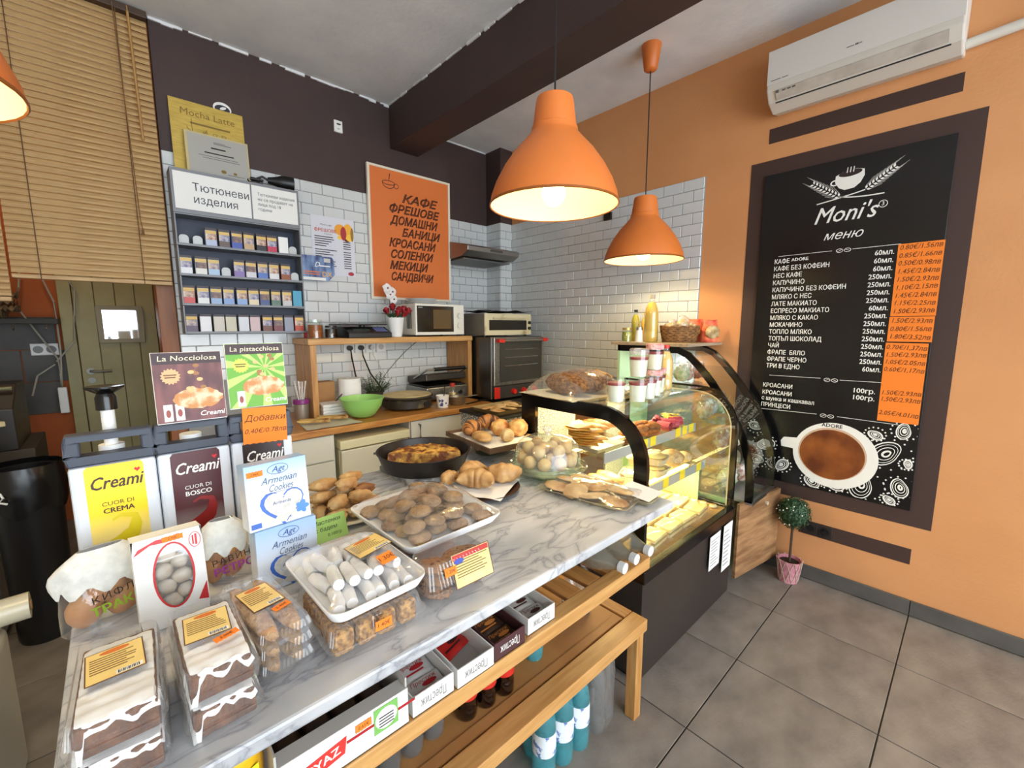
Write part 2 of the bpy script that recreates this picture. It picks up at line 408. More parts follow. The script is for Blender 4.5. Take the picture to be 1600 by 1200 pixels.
obj('frame', B().box(-w_ / 2, -0.02, 0, w_ / 2, 0, 0.035).box(-w_ / 2, -0.02, h_ - 0.035, w_ / 2, 0, h_).box(-w_ / 2, -0.02, 0.035, -w_ / 2 + 0.035, 0, h_ - 0.035).box(w_ / 2 - 0.035, -0.02, 0.035, w_ / 2, 0, h_ - 0.035), pf, mr, bevel=0.003)
obj('mirror_glass', B().box(-w_ / 2 + 0.03, -0.012, 0.03, w_ / 2 - 0.03, -0.004, h_ - 0.03), mat('mirror', (220, 220, 220), 0.03, 1.0), mr)
# shelf with egg trays, dark counter and bits at the far left of the back room
shp = PY(60, 495, 4.6)
ks = thing('wall_shelf', 'dark wall shelf carrying stacked egg trays in the back room', 'shelf', (-0.7, 4.72, shp.z))
obj('board', B().box(-0.6, -0.12, -0.05, 0.42, 0.165, -0.012), mat('dark shelf board', (48, 44, 40), 0.6), ks, bevel=0.003)
for x in (-0.3, 0.0, 0.2, 0.36): obj('hook', B().tube([(x, -0.115, -0.05), (x, -0.12, -0.085), (x, -0.135, -0.095), (x, -0.15, -0.08)], 0.004, 6), chrome, ks, smooth=True)
egg = mat('egg tray pulp', (128, 104, 74), 0.95, 0, (104, 84, 60), 30)
def eggtray(n=6):
    b = B()
    def fn(u, v):
        h = 0.022 * (cos(u * 2 * pi * n) * cos(v * 2 * pi * 5)) + 0.022
        return ((u - 0.5) * 0.34, (v - 0.5) * 0.28, h)
    return b.sheet(36, 30, fn)
em = eggtray().mesh('egg_tray', egg, smooth=True, solid=0.004)
for k in range(4):
    t = tag(obj('egg_tray', em, None, None, (-0.66 + 0.02 * (k % 2) - (0.05 if k == 0 else 0), 4.7, shp.z - 0.01 + 0.0475 * k), (0, 0, 0.04 * k)), 'pulp egg tray, %s from the bottom of the stack on the dark back room shelf' % ordinal(k), 'egg tray', 'egg trays on the back room shelf')
sp = PY(70, 546, YK - 0.02)
so = thing('wall_socket', 'white double socket on the dark grey back room tiles', 'socket', (sp.x, YK - 0.012, sp.z))
obj('cover', B().box(-0.075, -0.012, -0.045, 0.075, 0, 0.045), white, so, bevel=0.004)
obj('outlet', B().cyl(0.028, 0.012, 0.0135, 16, Matrix.Translation((-0.035, 0, 0)) @ FRONT).cyl(0.028, 0.012, 0.0135, 16, Matrix.Translation((0.035, 0, 0)) @ FRONT), mat('socket grey', (120, 120, 120), 0.5), so)
pb = PY(100, 625, 4.8)
pst = thing('power_strip', 'white power strip hanging on its leads beside the cream door', 'power strip', (pb.x, 4.8, pb.z))
obj('body', B().box(-0.025, -0.02, -0.1, 0.025, 0.02, 0.1), white, pst, bevel=0.005)
cb = B()
for pts in ([(0, 0, 0.1), (0.0, 0, 0.32), (-0.17, 0.02, 0.7), (-0.13, -0.0, 1.0)], [(0, 0, 0.1), (0.02, 0, 0.4), (0.02, 0, 0.75), (-0.04, 0, 0.98)], [(-0.01, 0, 0.3), (0.1, 0, 0.45), (0.14, 0, 0.85), (0.1, 0, 0.95)], [(-0.02, 0, 0.28), (-0.12, 0, 0.2), (-0.16, 0, 0.05)]):
    q = [Vector(p) for p in pts]; cb.tube([q[0].lerp(q[1], t) if s == 0 else q[s].lerp(q[min(s + 1, len(q) - 1)], t) for s in range(len(q) - 1) for t in (0, 0.5)] + [q[-1]], 0.006, 6)
obj('leads', cb, mat('pale cable', (170, 165, 150), 0.6), pst, smooth=True)

# ------------------------------------------------------------------ venetian blinds in the doorway
slat_m = mat('bamboo blind slat', (202, 168, 118), 0.5, 0, (174, 138, 90), 3, 0.1, 40, stretch=(2.5, 30, 30), detail=6)
def blind(label, x0, x1, zb, zt, y):
    t = thing('venetian_blind', label, 'blind', ((x0 + x1) / 2, y, zb), 0, 'bamboo blinds in the doorway')
    w = x1 - x0; n = int((zt - zb - 0.05) / 0.0315)
    s = B(); a = math.radians(66)
    prof = [(-0.019, 0.0), (-0.007, 0.002), (0.007, 0.002), (0.019, 0.0), (0.019, -0.0018), (-0.019, -0.0018)]
    pts = [(p[0] * cos(a) - p[1] * sin(a), p[0] * sin(a) + p[1] * cos(a)) for p in prof]
    s.prism(pts, -w / 2, w / 2, Matrix(((0, 0, 1, 0), (1, 0, 0, 0), (0, 1, 0, 0), (0, 0, 0, 1))))
    me = s.mesh('slat', slat_m)
    for k in range(n): obj('slat', me, None, t, (0, 0, 0.045 + 0.0315 * k), (random.uniform(-0.03, 0.03), 0, 0))
    obj('bottom_rail', B().box(-w / 2, -0.02, 0, w / 2, 0.02, 0.022), slat_m, t, bevel=0.004)
    obj('head_rail', B().box(-w / 2 - 0.005, -0.028, zt - zb - 0.035, w / 2 + 0.005, 0.028, zt - zb), mat('dark head rail', (70, 52, 38), 0.5), t, bevel=0.003)
    lad = B()
    for fx in ((0.16, 0.8) if w < 0.8 else (0.12, 0.5, 0.88)):
        x = -w / 2 + w * fx; lad.tube([(x, -0.021, 0.0), (x, -0.021, zt - zb - 0.03)], 0.0022, 5); lad.tube([(x, 0.021, 0.0), (x, 0.021, zt - zb - 0.03)], 0.002, 5)
    obj('ladder_cord', lad, mat('blind cord', (96, 70, 44), 0.8), t)
    return t
bl = blind('wide bamboo venetian blind covering the doorway beside the cigarette rack', -0.335, 0.292, 1.805, 3.262, 3.28)
hx = 0.3135
obj('tilt_wand', B().tube([(hx - 0.075, -0.035, 1.42), (hx - 0.066, -0.036, 0.78)], 0.006, 6).tube([(hx - 0.075, -0.028, 1.45), (hx - 0.075, -0.035, 1.42)], 0.003, 6), mat('blind wand', (176, 132, 76), 0.4), bl, smooth=True)
obj('pull_cord', B().tube([(hx - 0.135, -0.034, 1.44), (hx - 0.125, -0.035, 0.9), (hx - 0.115, -0.034, 0.35), (hx - 0.11, -0.034, 0.3)], 0.0022, 5).cyl(0.007, 0.27, 0.3, 8, Matrix.Translation((hx - 0.11, -0.034, 0)), 0.004), mat('blind cord2', (120, 84, 48), 0.8), bl)
blind('bamboo venetian blind hanging lower at the left edge of the doorway', -1.25, -0.345, 1.69, 3.262, 3.28)

bulb = thing('added_bulb', 'added unseen bulb brightening the back room behind the blinds', 'lamp', (-0.4, 4.1, 2.75))  # unseen bulb, added to brighten the back room
obj('bulb', B().blob(0.03, 0.03, 0.04, 12, 8), mat('added back room glow', (255, 230, 180), 0.5, emit=(255, 214, 150), estr=12), bulb, smooth=True); obj('cord', B().tube([(0, 0, 0.04), (0, 0, 0.52)], 0.004, 6), ink, bulb)
light('back_room_fill', 'POINT', (-0.4, 4.1, 2.68), 9, (1.0, 0.82, 0.55), 0.05)  # added fill that lifts the dim back room
# ------------------------------------------------------------------ counter of pine and marble
def marble_mat():
    m = bpy.data.materials.new('white veined marble'); m.use_nodes = True; nt = m.node_tree; N = nt.nodes; L = nt.links
    b = N['Principled BSDF']; b.inputs['Roughness'].default_value = 0.22
    tc = N.new('ShaderNodeTexCoord'); mp = N.new('ShaderNodeMapping'); mp.inputs['Rotation'].default_value = (0, 0, -0.35); mp.inputs['Scale'].default_value = (1, 2.6, 1)
    L.new(tc.outputs['Object'], mp.inputs[0])
    n1 = N.new('ShaderNodeTexNoise'); n1.inputs['Scale'].default_value = 5.5; n1.inputs['Detail'].default_value = 8; n1.inputs['Distortion'].default_value = 0.7
    L.new(mp.outputs[0], n1.inputs['Vector'])
    sub = N.new('ShaderNodeMath'); sub.operation = 'SUBTRACT'; sub.inputs[1].default_value = 0.5; L.new(n1.outputs[0], sub.inputs[0])
    ab = N.new('ShaderNodeMath'); ab.operation = 'ABSOLUTE'; L.new(sub.outputs[0], ab.inputs[0])
    r = N.new('ShaderNodeValToRGB'); L.new(ab.outputs[0], r.inputs[0]); e = r.color_ramp.elements
    e[0].position = 0.0; e[0].color = lin((164, 166, 170)); e[1].position = 0.075; e[1].color = lin((210, 211, 211))
    q = e.new(0.018); q.color = lin((192, 193, 195))
    n2 = N.new('ShaderNodeTexNoise'); n2.inputs['Scale'].default_value = 3.0; L.new(mp.outputs[0], n2.inputs['Vector'])
    r2 = N.new('ShaderNodeValToRGB'); L.new(n2.outputs[0], r2.inputs[0])
    r2.color_ramp.elements[0].position = 0.38; r2.color_ramp.elements[0].color = lin((206, 207, 210)); r2.color_ramp.elements[1].position = 0.62; r2.color_ramp.elements[1].color = (1, 1, 1, 1)
    mx = N.new('ShaderNodeMix'); mx.data_type = 'RGBA'; mx.blend_type = 'MULTIPLY'; mx.inputs[0].default_value = 0.8
    L.new(r.outputs[0], mx.inputs[6]); L.new(r2.outputs[0], mx.inputs[7]); L.new(mx.outputs[2], b.inputs['Base Color'])
    MATS['marble'] = m; return m
marble = marble_mat()
T = 0.933
ct = thing('counter', 'pine framed shop counter with a white veined marble top', 'counter', (0, 0, 0))
obj('marble_top', B().box(-0.12, 0.705, 0.903, 1.462, 1.763, T), marble, ct, bevel=0.006)
for x, y in ((-0.09, 0.79), (1.395, 0.79), (-0.09, 1.6), (1.395, 1.6)):
    obj('leg', B().box(x, y, 0, x + 0.045, y + 0.045, 0.383 if y < 1 else 0.903), woodv, ct, bevel=0.003)
obj('front_rail', B().box(-0.1, 0.785, 0.635, 1.455, 0.835, 0.683), wood, ct, bevel=0.003, )
obj('front_rail', B().box(-0.1, 0.776, 0.384, 1.44, 0.842, 0.432), wood, ct, bevel=0.003)
obj('end_rail', B().box(1.385, 0.845, 0.384, 1.44, 1.6, 0.432), wood_y, ct, bevel=0.003)
obj('lower_board', B().box(-0.09, 0.85, 0.405, 1.38, 1.6, 0.425), card, ct)
obj('lower_strip', B().box(-0.08, 0.852, 0.4255, 1.37, 0.882, 0.4285), card, ct)
obj('shelf_bearer', B().box(-0.1, 1.56, 0.635, 1.455, 1.61, 0.662), wood, ct, bevel=0.003)
sl = B().box(-0.036, 0.0, 0, 0.036, 0.77, 0.018).mesh('slat', wood_y, bevel=0.002, seg=1)
for k in range(14): obj('slat', sl, None, ct, (-0.02 + 0.108 * k, 0.837, 0.664))

# ------------------------------------------------------------------ glass display case with curved front
cream_light = (1.0, 0.82, 0.46)
X0, X1, YF, YK2, ZT = 1.547, 2.526, 0.866, 1.60, 1.225
dk = mat('dark brown case metal', (66, 58, 52), 0.35, 0.3, (56, 50, 46), 3)
dc = thing('display_case', 'large curved glass pastry display case with black arched sides', 'display case', (0, 0, 0))
def archline(inset=0.0, n=8):
    yf, zt, yb = YF + inset, ZT - inset, YK2; R = 0.235 - inset
    p = [(yb, zt)]
    for i in range(n + 1):
        a = pi / 2 + (pi / 2) * i / n
        p.append((yf + R + R * cos(a), zt - R + R * sin(a)))
    p.append((yf, 0.548)); return p
YZ = Matrix(((0, 0, 1, 0), (1, 0, 0, 0), (0, 1, 0, 0), (0, 0, 0, 1)))
def strip(out, inn, x0, x1):
    b = B(); n = len(out); v = []
    for x in (x0, x1):
        v += [(x, y, z) for y, z in out] + [(x, y, z) for y, z in inn]
    f = []
    for i in range(n - 1):
        f += [(i, i + 1, n + i + 1, n + i), (2 * n + i, 3 * n + i, 3 * n + i + 1, 2 * n + i + 1), (i, 2 * n + i, 2 * n + i + 1, i + 1), (n + i, n + i + 1, 3 * n + i + 1, 3 * n + i)]
    f += [(0, n, 3 * n, 2 * n), (n - 1, 3 * n - 1, 4 * n - 1, 2 * n - 1)]
    return b.add(v, f)
def inner(wd):
    o = archline(0); R = 0.235 - wd; yf, zt = YF + wd, ZT - wd; p = [(YK2, zt)]
    for i in range(9):
        a = pi / 2 + (pi / 2) * i / 8; p.append((yf + R + R * cos(a), zt - R + R * sin(a)))
    p.append((yf, 0.548)); return p
obj('side_arch', strip(archline(), inner(0.062), X0, X0 + 0.02), blackgl, dc)
obj('side_arch', strip(archline(), inner(0.03), X1 - 0.02, X1), blackgl, dc)
obj('edge_trim', strip(inner(0.03), inner(0.038), X1 - 0.019, X1 - 0.004), mat('cream seal', (226, 214, 176), 0.5), dc)
obj('back_post', B().box(X0, YK2 - 0.1, 0.545, X0 + 0.02, YK2, ZT - 0.062), blackgl, dc)
obj('back_post', B().box(X1 - 0.02, YK2 - 0.04, 0.545, X1, YK2, ZT - 0.03), blackgl, dc)
al = archline(0.006)
gb = B(); n = len(al)
gb.add([(X0 + 0.02, y, z) for y, z in al] + [(X1 - 0.02, y, z) for y, z in al], [(i, i + 1, n + i + 1, n + i) for i in range(n - 1)])
obj('curved_glass', gb, glass, dc, smooth=True)
pl = inner(0.035)
obj('side_glass', B().prism([(YK2 - 0.04, 0.56)] + pl, X1 - 0.012, X1 - 0.008, YZ), glass, dc)
obj('rim', B().box(X0 - 0.004, YF - 0.012, 0.488, X1 + 0.004, YF + 0.02, 0.547).box(X0 - 0.004, YF + 0.02, 0.488, X0 + 0.02, YK2, 0.547).box(X1 - 0.02, YF + 0.02, 0.488, X1 + 0.004, YK2, 0.547), blackgl, dc, bevel=0.004)
obj('base', B().box(X0 + 0.006, YF + 0.0, 0.03, X1 - 0.004, YK2, 0.487), dk, dc, bevel=0.003)
obj('plinth', B().box(X0 + 0.03, YF + 0.03, 0, X1 - 0.03, YK2 - 0.03, 0.03), black, dc)
obj('floor_pan', B().box(X0 + 0.021, YF + 0.021, 0.505, X1 - 0.021, YK2, 0.532), mat('case floor wood', (214, 176, 110), 0.4, 0, (200, 158, 92), 4, stretch=(10, 1, 1)), dc)
for xa, xb in ((X0 + 0.02, 1.98), (2.3, X1 - 0.02)): obj('back_panel', B().box(xa, YK2 - 0.012, 0.548, xb, YK2, ZT - 0.07), mat('speckled grey laminate', (196, 192, 178), 0.5, 0, (92, 90, 84), 160, lo=0.45, hi=0.55), dc)
obj('side_panel', B().box(X1 - 0.030, 1.06, 0.534, X1 - 0.021, YK2 - 0.013, 0.72), mat('pale green panel', (176, 206, 150), 0.5), dc)
tag_m = mat('yellow price tag', (246, 214, 40), 0.6)
rail_m = mat('grey price rail', (168, 168, 160), 0.4)
for z, yf, tags in ((0.975, 1.10, (1.92, 2.0, 2.27, 2.35, 2.43)), (0.765, 1.03, (2.02, 2.2, 2.40))):
    s = obj('shelf', B().box(X0 + 0.03, yf, z, X1 - 0.035, YK2 - 0.02, z + 0.008), glass, dc)
    r = obj('price_rail', B().box(X0 + 0.03, yf - 0.006, z - 0.022, X1 - 0.035, yf, z + 0.026), rail_m, dc)
    for k, x in enumerate(tags): obj('price_tag', B().box(x - 0.028, yf - 0.008, z - 0.018, x + 0.028, yf - 0.0062, z + 0.03), tag_m, r)
tb_ = thing('case_tube', 'warm white tube lamp under the roof of the large display case', 'tube lamp', ((X0 + X1) / 2, 1.42, ZT - 0.028))
obj('tube', B().cyl(0.011, -0.44, 0.44, 12, Matrix.Rotation(pi / 2, 4, 'Y')), mat('case tube glow', (255, 236, 190), 0.5, emit=(255, 222, 150), estr=14), tb_, smooth=True)
obj('holder', B().box(-0.46, -0.012, 0.012, 0.46, 0.012, 0.02), white, tb_)
light('case_light', 'AREA', (2.03, 1.40, ZT - 0.05), 9, cream_light, 0.86, 0.05)
light('case_fill_lower', 'AREA', (2.03, 1.3, 0.955), 7, cream_light, 0.86, 0.04)  # added fill brightening the lower shelf
light('case_fill_floor', 'AREA', (2.03, 1.12, 0.738), 3.5, cream_light, 0.86, 0.04)  # added fill for the sandwiches on the case floor
for zz, yy in ((0.9585, 1.3), (0.7415, 1.12)): obj('added_glow_strip', B().box(X0 + 0.05, yy - 0.012, zz, X1 - 0.06, yy + 0.012, zz + 0.006), MATS['case tube glow'], dc)  # glowing strips added under the shelves to brighten the case
# paper notices taped to the front
for k, (x, w, h, z) in enumerate(((2.26, 0.13, 0.19, 0.285), (2.43, 0.12, 0.27, 0.21))):
    nt_ = tag(obj('notice_sheet', B().box(-w / 2, -0.0012, 0, w / 2, 0, h), paper, None, (x, YF - 0.0135, z + 0.0)), ['small white notice sheet with a barcode strip on the display case front', 'taller printed notice sheet at the right end of the display case front'][k], 'notice')
    stripes('print', mat('grey print', (150, 150, 155), 0.8), nt_, FRONT, [(-w * 0.4, h * (0.12 + 0.09 * i), w * random.uniform(0.4, 0.8), h * 0.02) for i in range(9)], 0.0022)
# ------------------------------------------------------------------ second case by the wall
XA, XB_ = 2.60, 2.985
prof = [(1.72, 1.44), (1.28, 1.44), (1.2, 1.405), (1.12, 1.33), (1.05, 1.25), (0.97, 1.145), (0.9, 1.035), (0.845, 0.925), (0.81, 0.81), (0.795, 0.69), (0.793, 0.56)]
def off(p, d):
    q = []
    for i in range(len(p)):
        a = Vector(p[max(i - 1, 0)]); c = Vector(p[min(i + 1, len(p) - 1)]); t = (c - a).normalized(); q.append((p[i][0] - t.y * d, p[i][1] + t.x * d))
    return q
c2 = thing('cold_case', 'narrow curved chilled display case beside the orange wall', 'display case', (0, 0, 0))
inn = off(prof, 0.042)
obj('side_arch', strip(prof, inn, XA, XA + 0.015), blackgl, c2)
obj('side_arch', strip(prof, inn, XB_ - 0.015, XB_), blackgl, c2)
g2 = off(prof, 0.006); n = len(g2)
obj('curved_glass', B().add([(XA + 0.015, y, z) for y, z in g2] + [(XB_ - 0.015, y, z) for y, z in g2], [(i, i + 1, n + i + 1, n + i) for i in range(n - 1)]), glass, c2, smooth=True)
obj('top_board', B().box(2.545, 1.19, 1.442, 3.05, 1.74, 1.46), mat('grey oak board', (176, 156, 130), 0.5, 0, (150, 130, 106), 4, stretch=(1, 10, 10)), c2, bevel=0.002)
obj('back_panel', B().box(XA, 1.70, 0.1, 3.0, 1.72, 1.44), mat('pale green case wall', (186, 214, 168), 0.5), c2)
obj('body', B().box(XA, 0.90, 0.1, XB_, 1.70, 0.545), mat('pale green case wall2', (186, 214, 168), 0.5), c2)
obj('plinth', B().box(XA + 0.02, 0.98, 0, XB_ - 0.02, 1.68, 0.1), black, c2)
fp = obj('front_panel', B().box(-0.235, -0.018, 0.1, 0.235, 0, 0.555), mat('oak laminate', (176, 134, 92), 0.5, 0, (126, 90, 58), 3.5, stretch=(1.5, 8, 9), detail=6), c2, (2.785, 0.818, 0), (0, 0, math.radians(-9.5)), bevel=0.001)
obj('handle', B().cyl(0.012, 0, 0.012, 12, face(FRONT, 0.06, -0.018, 0.5)), mat('clear stick', (210, 190, 160), 0.2), fp)
obj('rim', B().box(XA, 0.79, 0.548, XB_, 0.83, 0.57), steel, c2)
for z, y in ((0.78, 0.88), (0.98, 0.98), (1.2, 1.15)): obj('shelf', B().box(XA + 0.016, y, z, XB_ - 0.016, 1.69, z + 0.006), glass, c2)
obj('floor_pan', B().box(XA + 0.016, 0.83, 0.546, XB_ - 0.016, 1.69, 0.56), mat('case pan grey', (170, 172, 172), 0.3, 0.5), c2)
light('cold_case_light', 'AREA', (2.79, 1.4, 1.42), 2.2, (0.95, 0.97, 1.0), 0.3, 0.08)

# ------------------------------------------------------------------ pendant lamps
shade_m = mat('orange lamp shade', (220, 122, 52), 0.45, 0, (214, 116, 48), 3)
shin = mat('cream shade inside', (246, 236, 204), 0.8)
bulb_m = mat('lit bulb', (255, 240, 200), 0.5, emit=(255, 228, 166), estr=22)
def pendant(label, x, y, zr, D=0.5, power=20):
    t = thing('pendant_lamp', label, 'lamp', (x, y, zr), 0, 'orange pendant lamps'); R = D / 2
    out = [(R, 0.0), (R * 0.975, 0.035), (R * 0.90, 0.085), (R * 0.78, 0.14), (R * 0.62, 0.195), (R * 0.46, 0.238), (R * 0.375, 0.262), (R * 0.36, 0.268), (R * 0.352, 0.285), (R * 0.335, 0.288), (R * 0.29, 0.375), (R * 0.275, 0.39), (R * 0.2, 0.396), (0.0, 0.397)]
    obj('shade', B().lathe(out, 40), shade_m, t, smooth=True)
    ins = [(R * 0.985, 0.001), (R * 0.96, 0.034), (R * 0.885, 0.083), (R * 0.765, 0.137), (R * 0.60, 0.19), (R * 0.44, 0.232), (R * 0.3, 0.25), (0, 0.252)]
    obj('shade_lining', B().lathe(ins, 40), shin, t, smooth=True)
    obj('shade_rim', B().lathe([(R * 0.985, 0.001), (R * 0.997, -0.003), (R * 1.01, 0.0), (R * 1.005, 0.006), (R, 0.004)], 40), mat('dark lamp rim', (150, 84, 30), 0.4), t, smooth=True)
    obj('bulb', B().blob(0.046, 0.046, 0.05, 16, 10, M=Matrix.Translation((0, 0, 0.05))).cyl(0.02, 0.09, 0.235, 12), bulb_m, t, smooth=True)
    zc = ZC - zr
    obj('cord', B().tube([(0, 0, 0.395), (0, 0, zc - 0.13)], 0.0035, 6), ink, t)
    obj('ceiling_cup', B().lathe([(0.0, zc - 0.145), (0.03, zc - 0.143), (0.04, zc - 0.135), (0.06, zc - 0.006), (0.06, zc)], 24), shade_m, t, smooth=True)
    sp = light('pendant_glow', 'SPOT', (x, y, zr - 0.03), power, (1.0, 0.80, 0.48), 0.05)   # the beam the shade lets out
    sp.data.spot_size = math.radians(158); sp.data.spot_blend = 0.25
pendant('largest orange pendant lamp hanging in front of the brown beam', 1.322, 1.19, 2.035, power=12)
pendant('smaller looking orange pendant lamp with its ceiling cup in view, over the display case', 2.592, 1.545, 1.992, power=12)
lp = PZ(50, 178, 2.0)
pendant('orange pendant lamp cut off at the left edge before the blinds', lp.x - 0.261, lp.y + 0.134, 2.058, power=12)

# ------------------------------------------------------------------ air conditioner on the right wall
ac = thing('air_conditioner', 'white wall air conditioner unit above the menu board', 'air conditioner', (XW, 0.572, 2.80))
acw = mat('aged white plastic', (206, 200, 190), 0.45)
pr = [(0, 0.02), (-0.09, 0.0), (-0.17, 0.03), (-0.212, 0.085), (-0.212, 0.27), (-0.19, 0.3), (0, 0.305)]
XZ = Matrix(((1, 0, 0, 0), (0, 0, 1, 0), (0, 1, 0, 0), (0, 0, 0, 1)))
obj('body', B().prism(pr, -0.392, 0.392, XZ), acw, ac, bevel=0.008)
obj('front_panel', B().box(-0.2165, -0.39, 0.112, -0.2125, 0.39, 0.288), mat('white front plastic', (214, 210, 204), 0.35), ac, bevel=0.0015)
fa = math.atan2(0.055, 0.042)
obj('louver', B().box(-0.026, -0.345, -0.002, 0.026, 0.345, 0.003, Matrix.Translation((-0.196, 0, 0.056)) @ Matrix.Rotation(fa, 4, 'Y')), mat('dusty louver plastic', (190, 182, 172), 0.5, 0, (170, 160, 150), 12), ac, bevel=0.001)
obj('outlet_gap', B().box(-0.003, -0.352, -0.003, 0.003, 0.352, 0.0015, Matrix.Translation((-0.169, 0, 0.028)) @ Matrix.Rotation(fa, 4, 'Y')), ink, ac)
FA = face(RIGHTW, -0.2165)
stripes('brand_mark', mat('grey lettering', (90, 90, 92), 0.5), ac, FA, [(-0.03, 0.156, 0.03, 0.004), (0.004, 0.155, 0.014, 0.008), (0.02, 0.157, 0.012, 0.004)])
stripes('small_print', MATS['grey lettering'], ac, FA, [(-0.37, 0.128, 0.05, 0.004), (-0.315, 0.128, 0.03, 0.004)])
stripes('rating_label', MATS['grey lettering'], ac, face(RIGHTW, -0.205) , [(-0.34, 0.058, 0.014, 0.014), (-0.31, 0.06, 0.016, 0.008), (-0.285, 0.06, 0.016, 0.008), (-0.262, 0.06, 0.016, 0.008)], 0.012)
pp = thing('drain_pipe', 'pale pipe running along the wall from the air conditioner', 'pipe', (3.03, 0.18, 2.86))
obj('conduit', B().tube([(0, 0, 0), (0.0, -0.2, 0.012), (0, -0.5, 0.045), (0, -0.75, 0.06)], 0.022, 12), acw, pp, smooth=True)

# ------------------------------------------------------------------ menu board
MB0 = (XW - 0.004, 0.584, 1.535)
mn = thing('menu_board', 'tall black cafe menu board with a coffee cup picture on the orange wall', 'menu board', MB0)
obj('panel', B().box(-0.012, -0.417, -0.948, 0, 0.417, 0.948), mat('black menu print', (15, 14, 15), 0.22), mn, bevel=0.001)
MF = face(RIGHTW, -0.012)
wink = mat('white print', (236, 234, 228), 0.6)
def mp_(px, py):
    p = PX(px, py, XW - 0.016); return (0.584 - p.y, p.z - 1.535)
items = ['КАФЕ', 'КАФЕ БЕЗ КОФЕИН', 'НЕС КАФЕ', 'КАПУЧИНО', 'КАПУЧИНО БЕЗ КОФЕИН', 'МЛЯКО С НЕС', 'ЛАТЕ МАКИАТО', 'ЕСПРЕСО МАКИАТО', 'МЛЯКО С КАКАО', 'МОКАЧИНО', 'ТОПЛО МЛЯКО', 'ТОПЪЛ ШОКОЛАД', 'ЧАЙ', 'ФРАПЕ  БЯЛО', 'ФРАПЕ ЧЕРНО', 'ТРИ В ЕДНО']
vols = [60, 60, 60, 250, 250, 250, 250, 60, 250, 250, 250, 250, 250, 250, 250, 60]
a = mp_(1210, 410); c = mp_(1197, 571); v0 = mp_(1398, 393); v1 = mp_(1380, 579)
for k in range(16):
    t = k / 15
    txt(items[k], 0.0375, wink, mn, MF, a[0], a[1] + (c[1] - a[1]) * t, align='LEFT', bold=0.0006, wide=0.8)
    txt('%dмл.' % vols[k], 0.0375, wink, mn, MF, v0[0], v0[1] + (v1[1] - v0[1]) * t, align='RIGHT', bold=0.0006, wide=0.85)
txt('ADORE', 0.026, wink, mn, MF, a[0] + 0.135, a[1] + 0.004, bold=0.0008)
for (px, py, s) in ((1192, 601, 'КРОАСАНИ'), (1191, 612, 'КРОАСАНИ'), (1190, 621, 'с шунка и кашкавал'), (1189, 631, 'ПРИНЦЕСИ')):
    q = mp_(px, py); txt(s, 0.036, wink, mn, MF, q[0], q[1], align='LEFT', bold=0.0006, wide=0.82)
for (px, py) in ((1368, 613), (1367, 624)):
    q = mp_(px, py); txt('100гр.', 0.037, wink, mn, MF, q[0], q[1], align='RIGHT', bold=0.0007)
txt("Moni's", 0.125, wink, mn, MF, *mp_(1318, 334), shear=0.35, bold=0.0008, fit=0.285)
q = mp_(1380, 318); ring('registered_ring', wink, mn, MF, 0.019, 0.019, 0.003, x=q[0], y=q[1]); txt('3', 0.028, wink, mn, MF, q[0], q[1])
txt('меню', 0.065, wink, mn, MF, *mp_(1316, 367), shear=0.35)
def line2(px0, py0, px1, py1):
    p, q = Vector(mp_(px0, py0)), Vector(mp_(px1, py1)); n = (q - p).normalized(); nn = Vector((-n.y, n.x)) * 0.0012
    return [tuple(p + nn), tuple(p - nn), tuple(q - nn), tuple(q + nn)]
for (xa, ya, xb, yb, xc, yc, xd, yd, bx, by) in ((1216, 401, 1300, 392, 1332, 389, 1408, 381, 1318, 391), (1202, 586, 1282, 591, 1312, 594, 1382, 598, 1298, 594), (1190, 638, 1276, 647, 1308, 651, 1404, 664, 1292, 650)):
    shape('rule', wink, mn, MF, line2(xa, ya, xb, yb)); shape('rule', wink, mn, MF, line2(xc, yc, xd, yd))
    q = mp_(bx, by)
    for s, dx in ((0.5, -0.018), (-0.4, 0.018)):
        ring('coffee_bean', wink, mn, MF, 0.016, 0.011, 0.0025, x=q[0] + dx, y=q[1])
        shape('bean_seam', wink, mn, MF, [(-0.014, -0.001), (0.014, -0.001), (0.014, 0.001), (-0.014, 0.001)], x=q[0] + dx, y=q[1], rot=s)
# emblem: cup between two wheat ears
q = Vector(mp_(1328, 280))
cup = [(-0.062, 0.035), (-0.066, 0.0), (-0.05, -0.032), (-0.025, -0.05), (0.018, -0.05), (0.046, -0.03), (0.064, 0.002), (0.064, 0.035), (0.03, 0.048), (-0.03, 0.048)]
shape('cup_emblem', wink, mn, MF, cup, x=q.x, y=q.y, rot=0.1)
shape('cup_emblem_coffee', mat('emblem dark', (40, 24, 20), 0.6), mn, MF, ell(0.052, 0.017), x=q.x, y=q.y + 0.033, off=0.0012, rot=0.05)
ring('cup_emblem_handle', wink, mn, MF, 0.02, 0.016, 0.007, x=q.x - 0.068, y=q.y - 0.006)
for k in range(3): shape('steam', wink, mn, MF, [(-0.002, 0), (0.002, 0), (0.004, 0.028), (0.0, 0.028)], x=q.x - 0.015 + 0.014 * k, y=q.y + 0.036, off=0.0018)
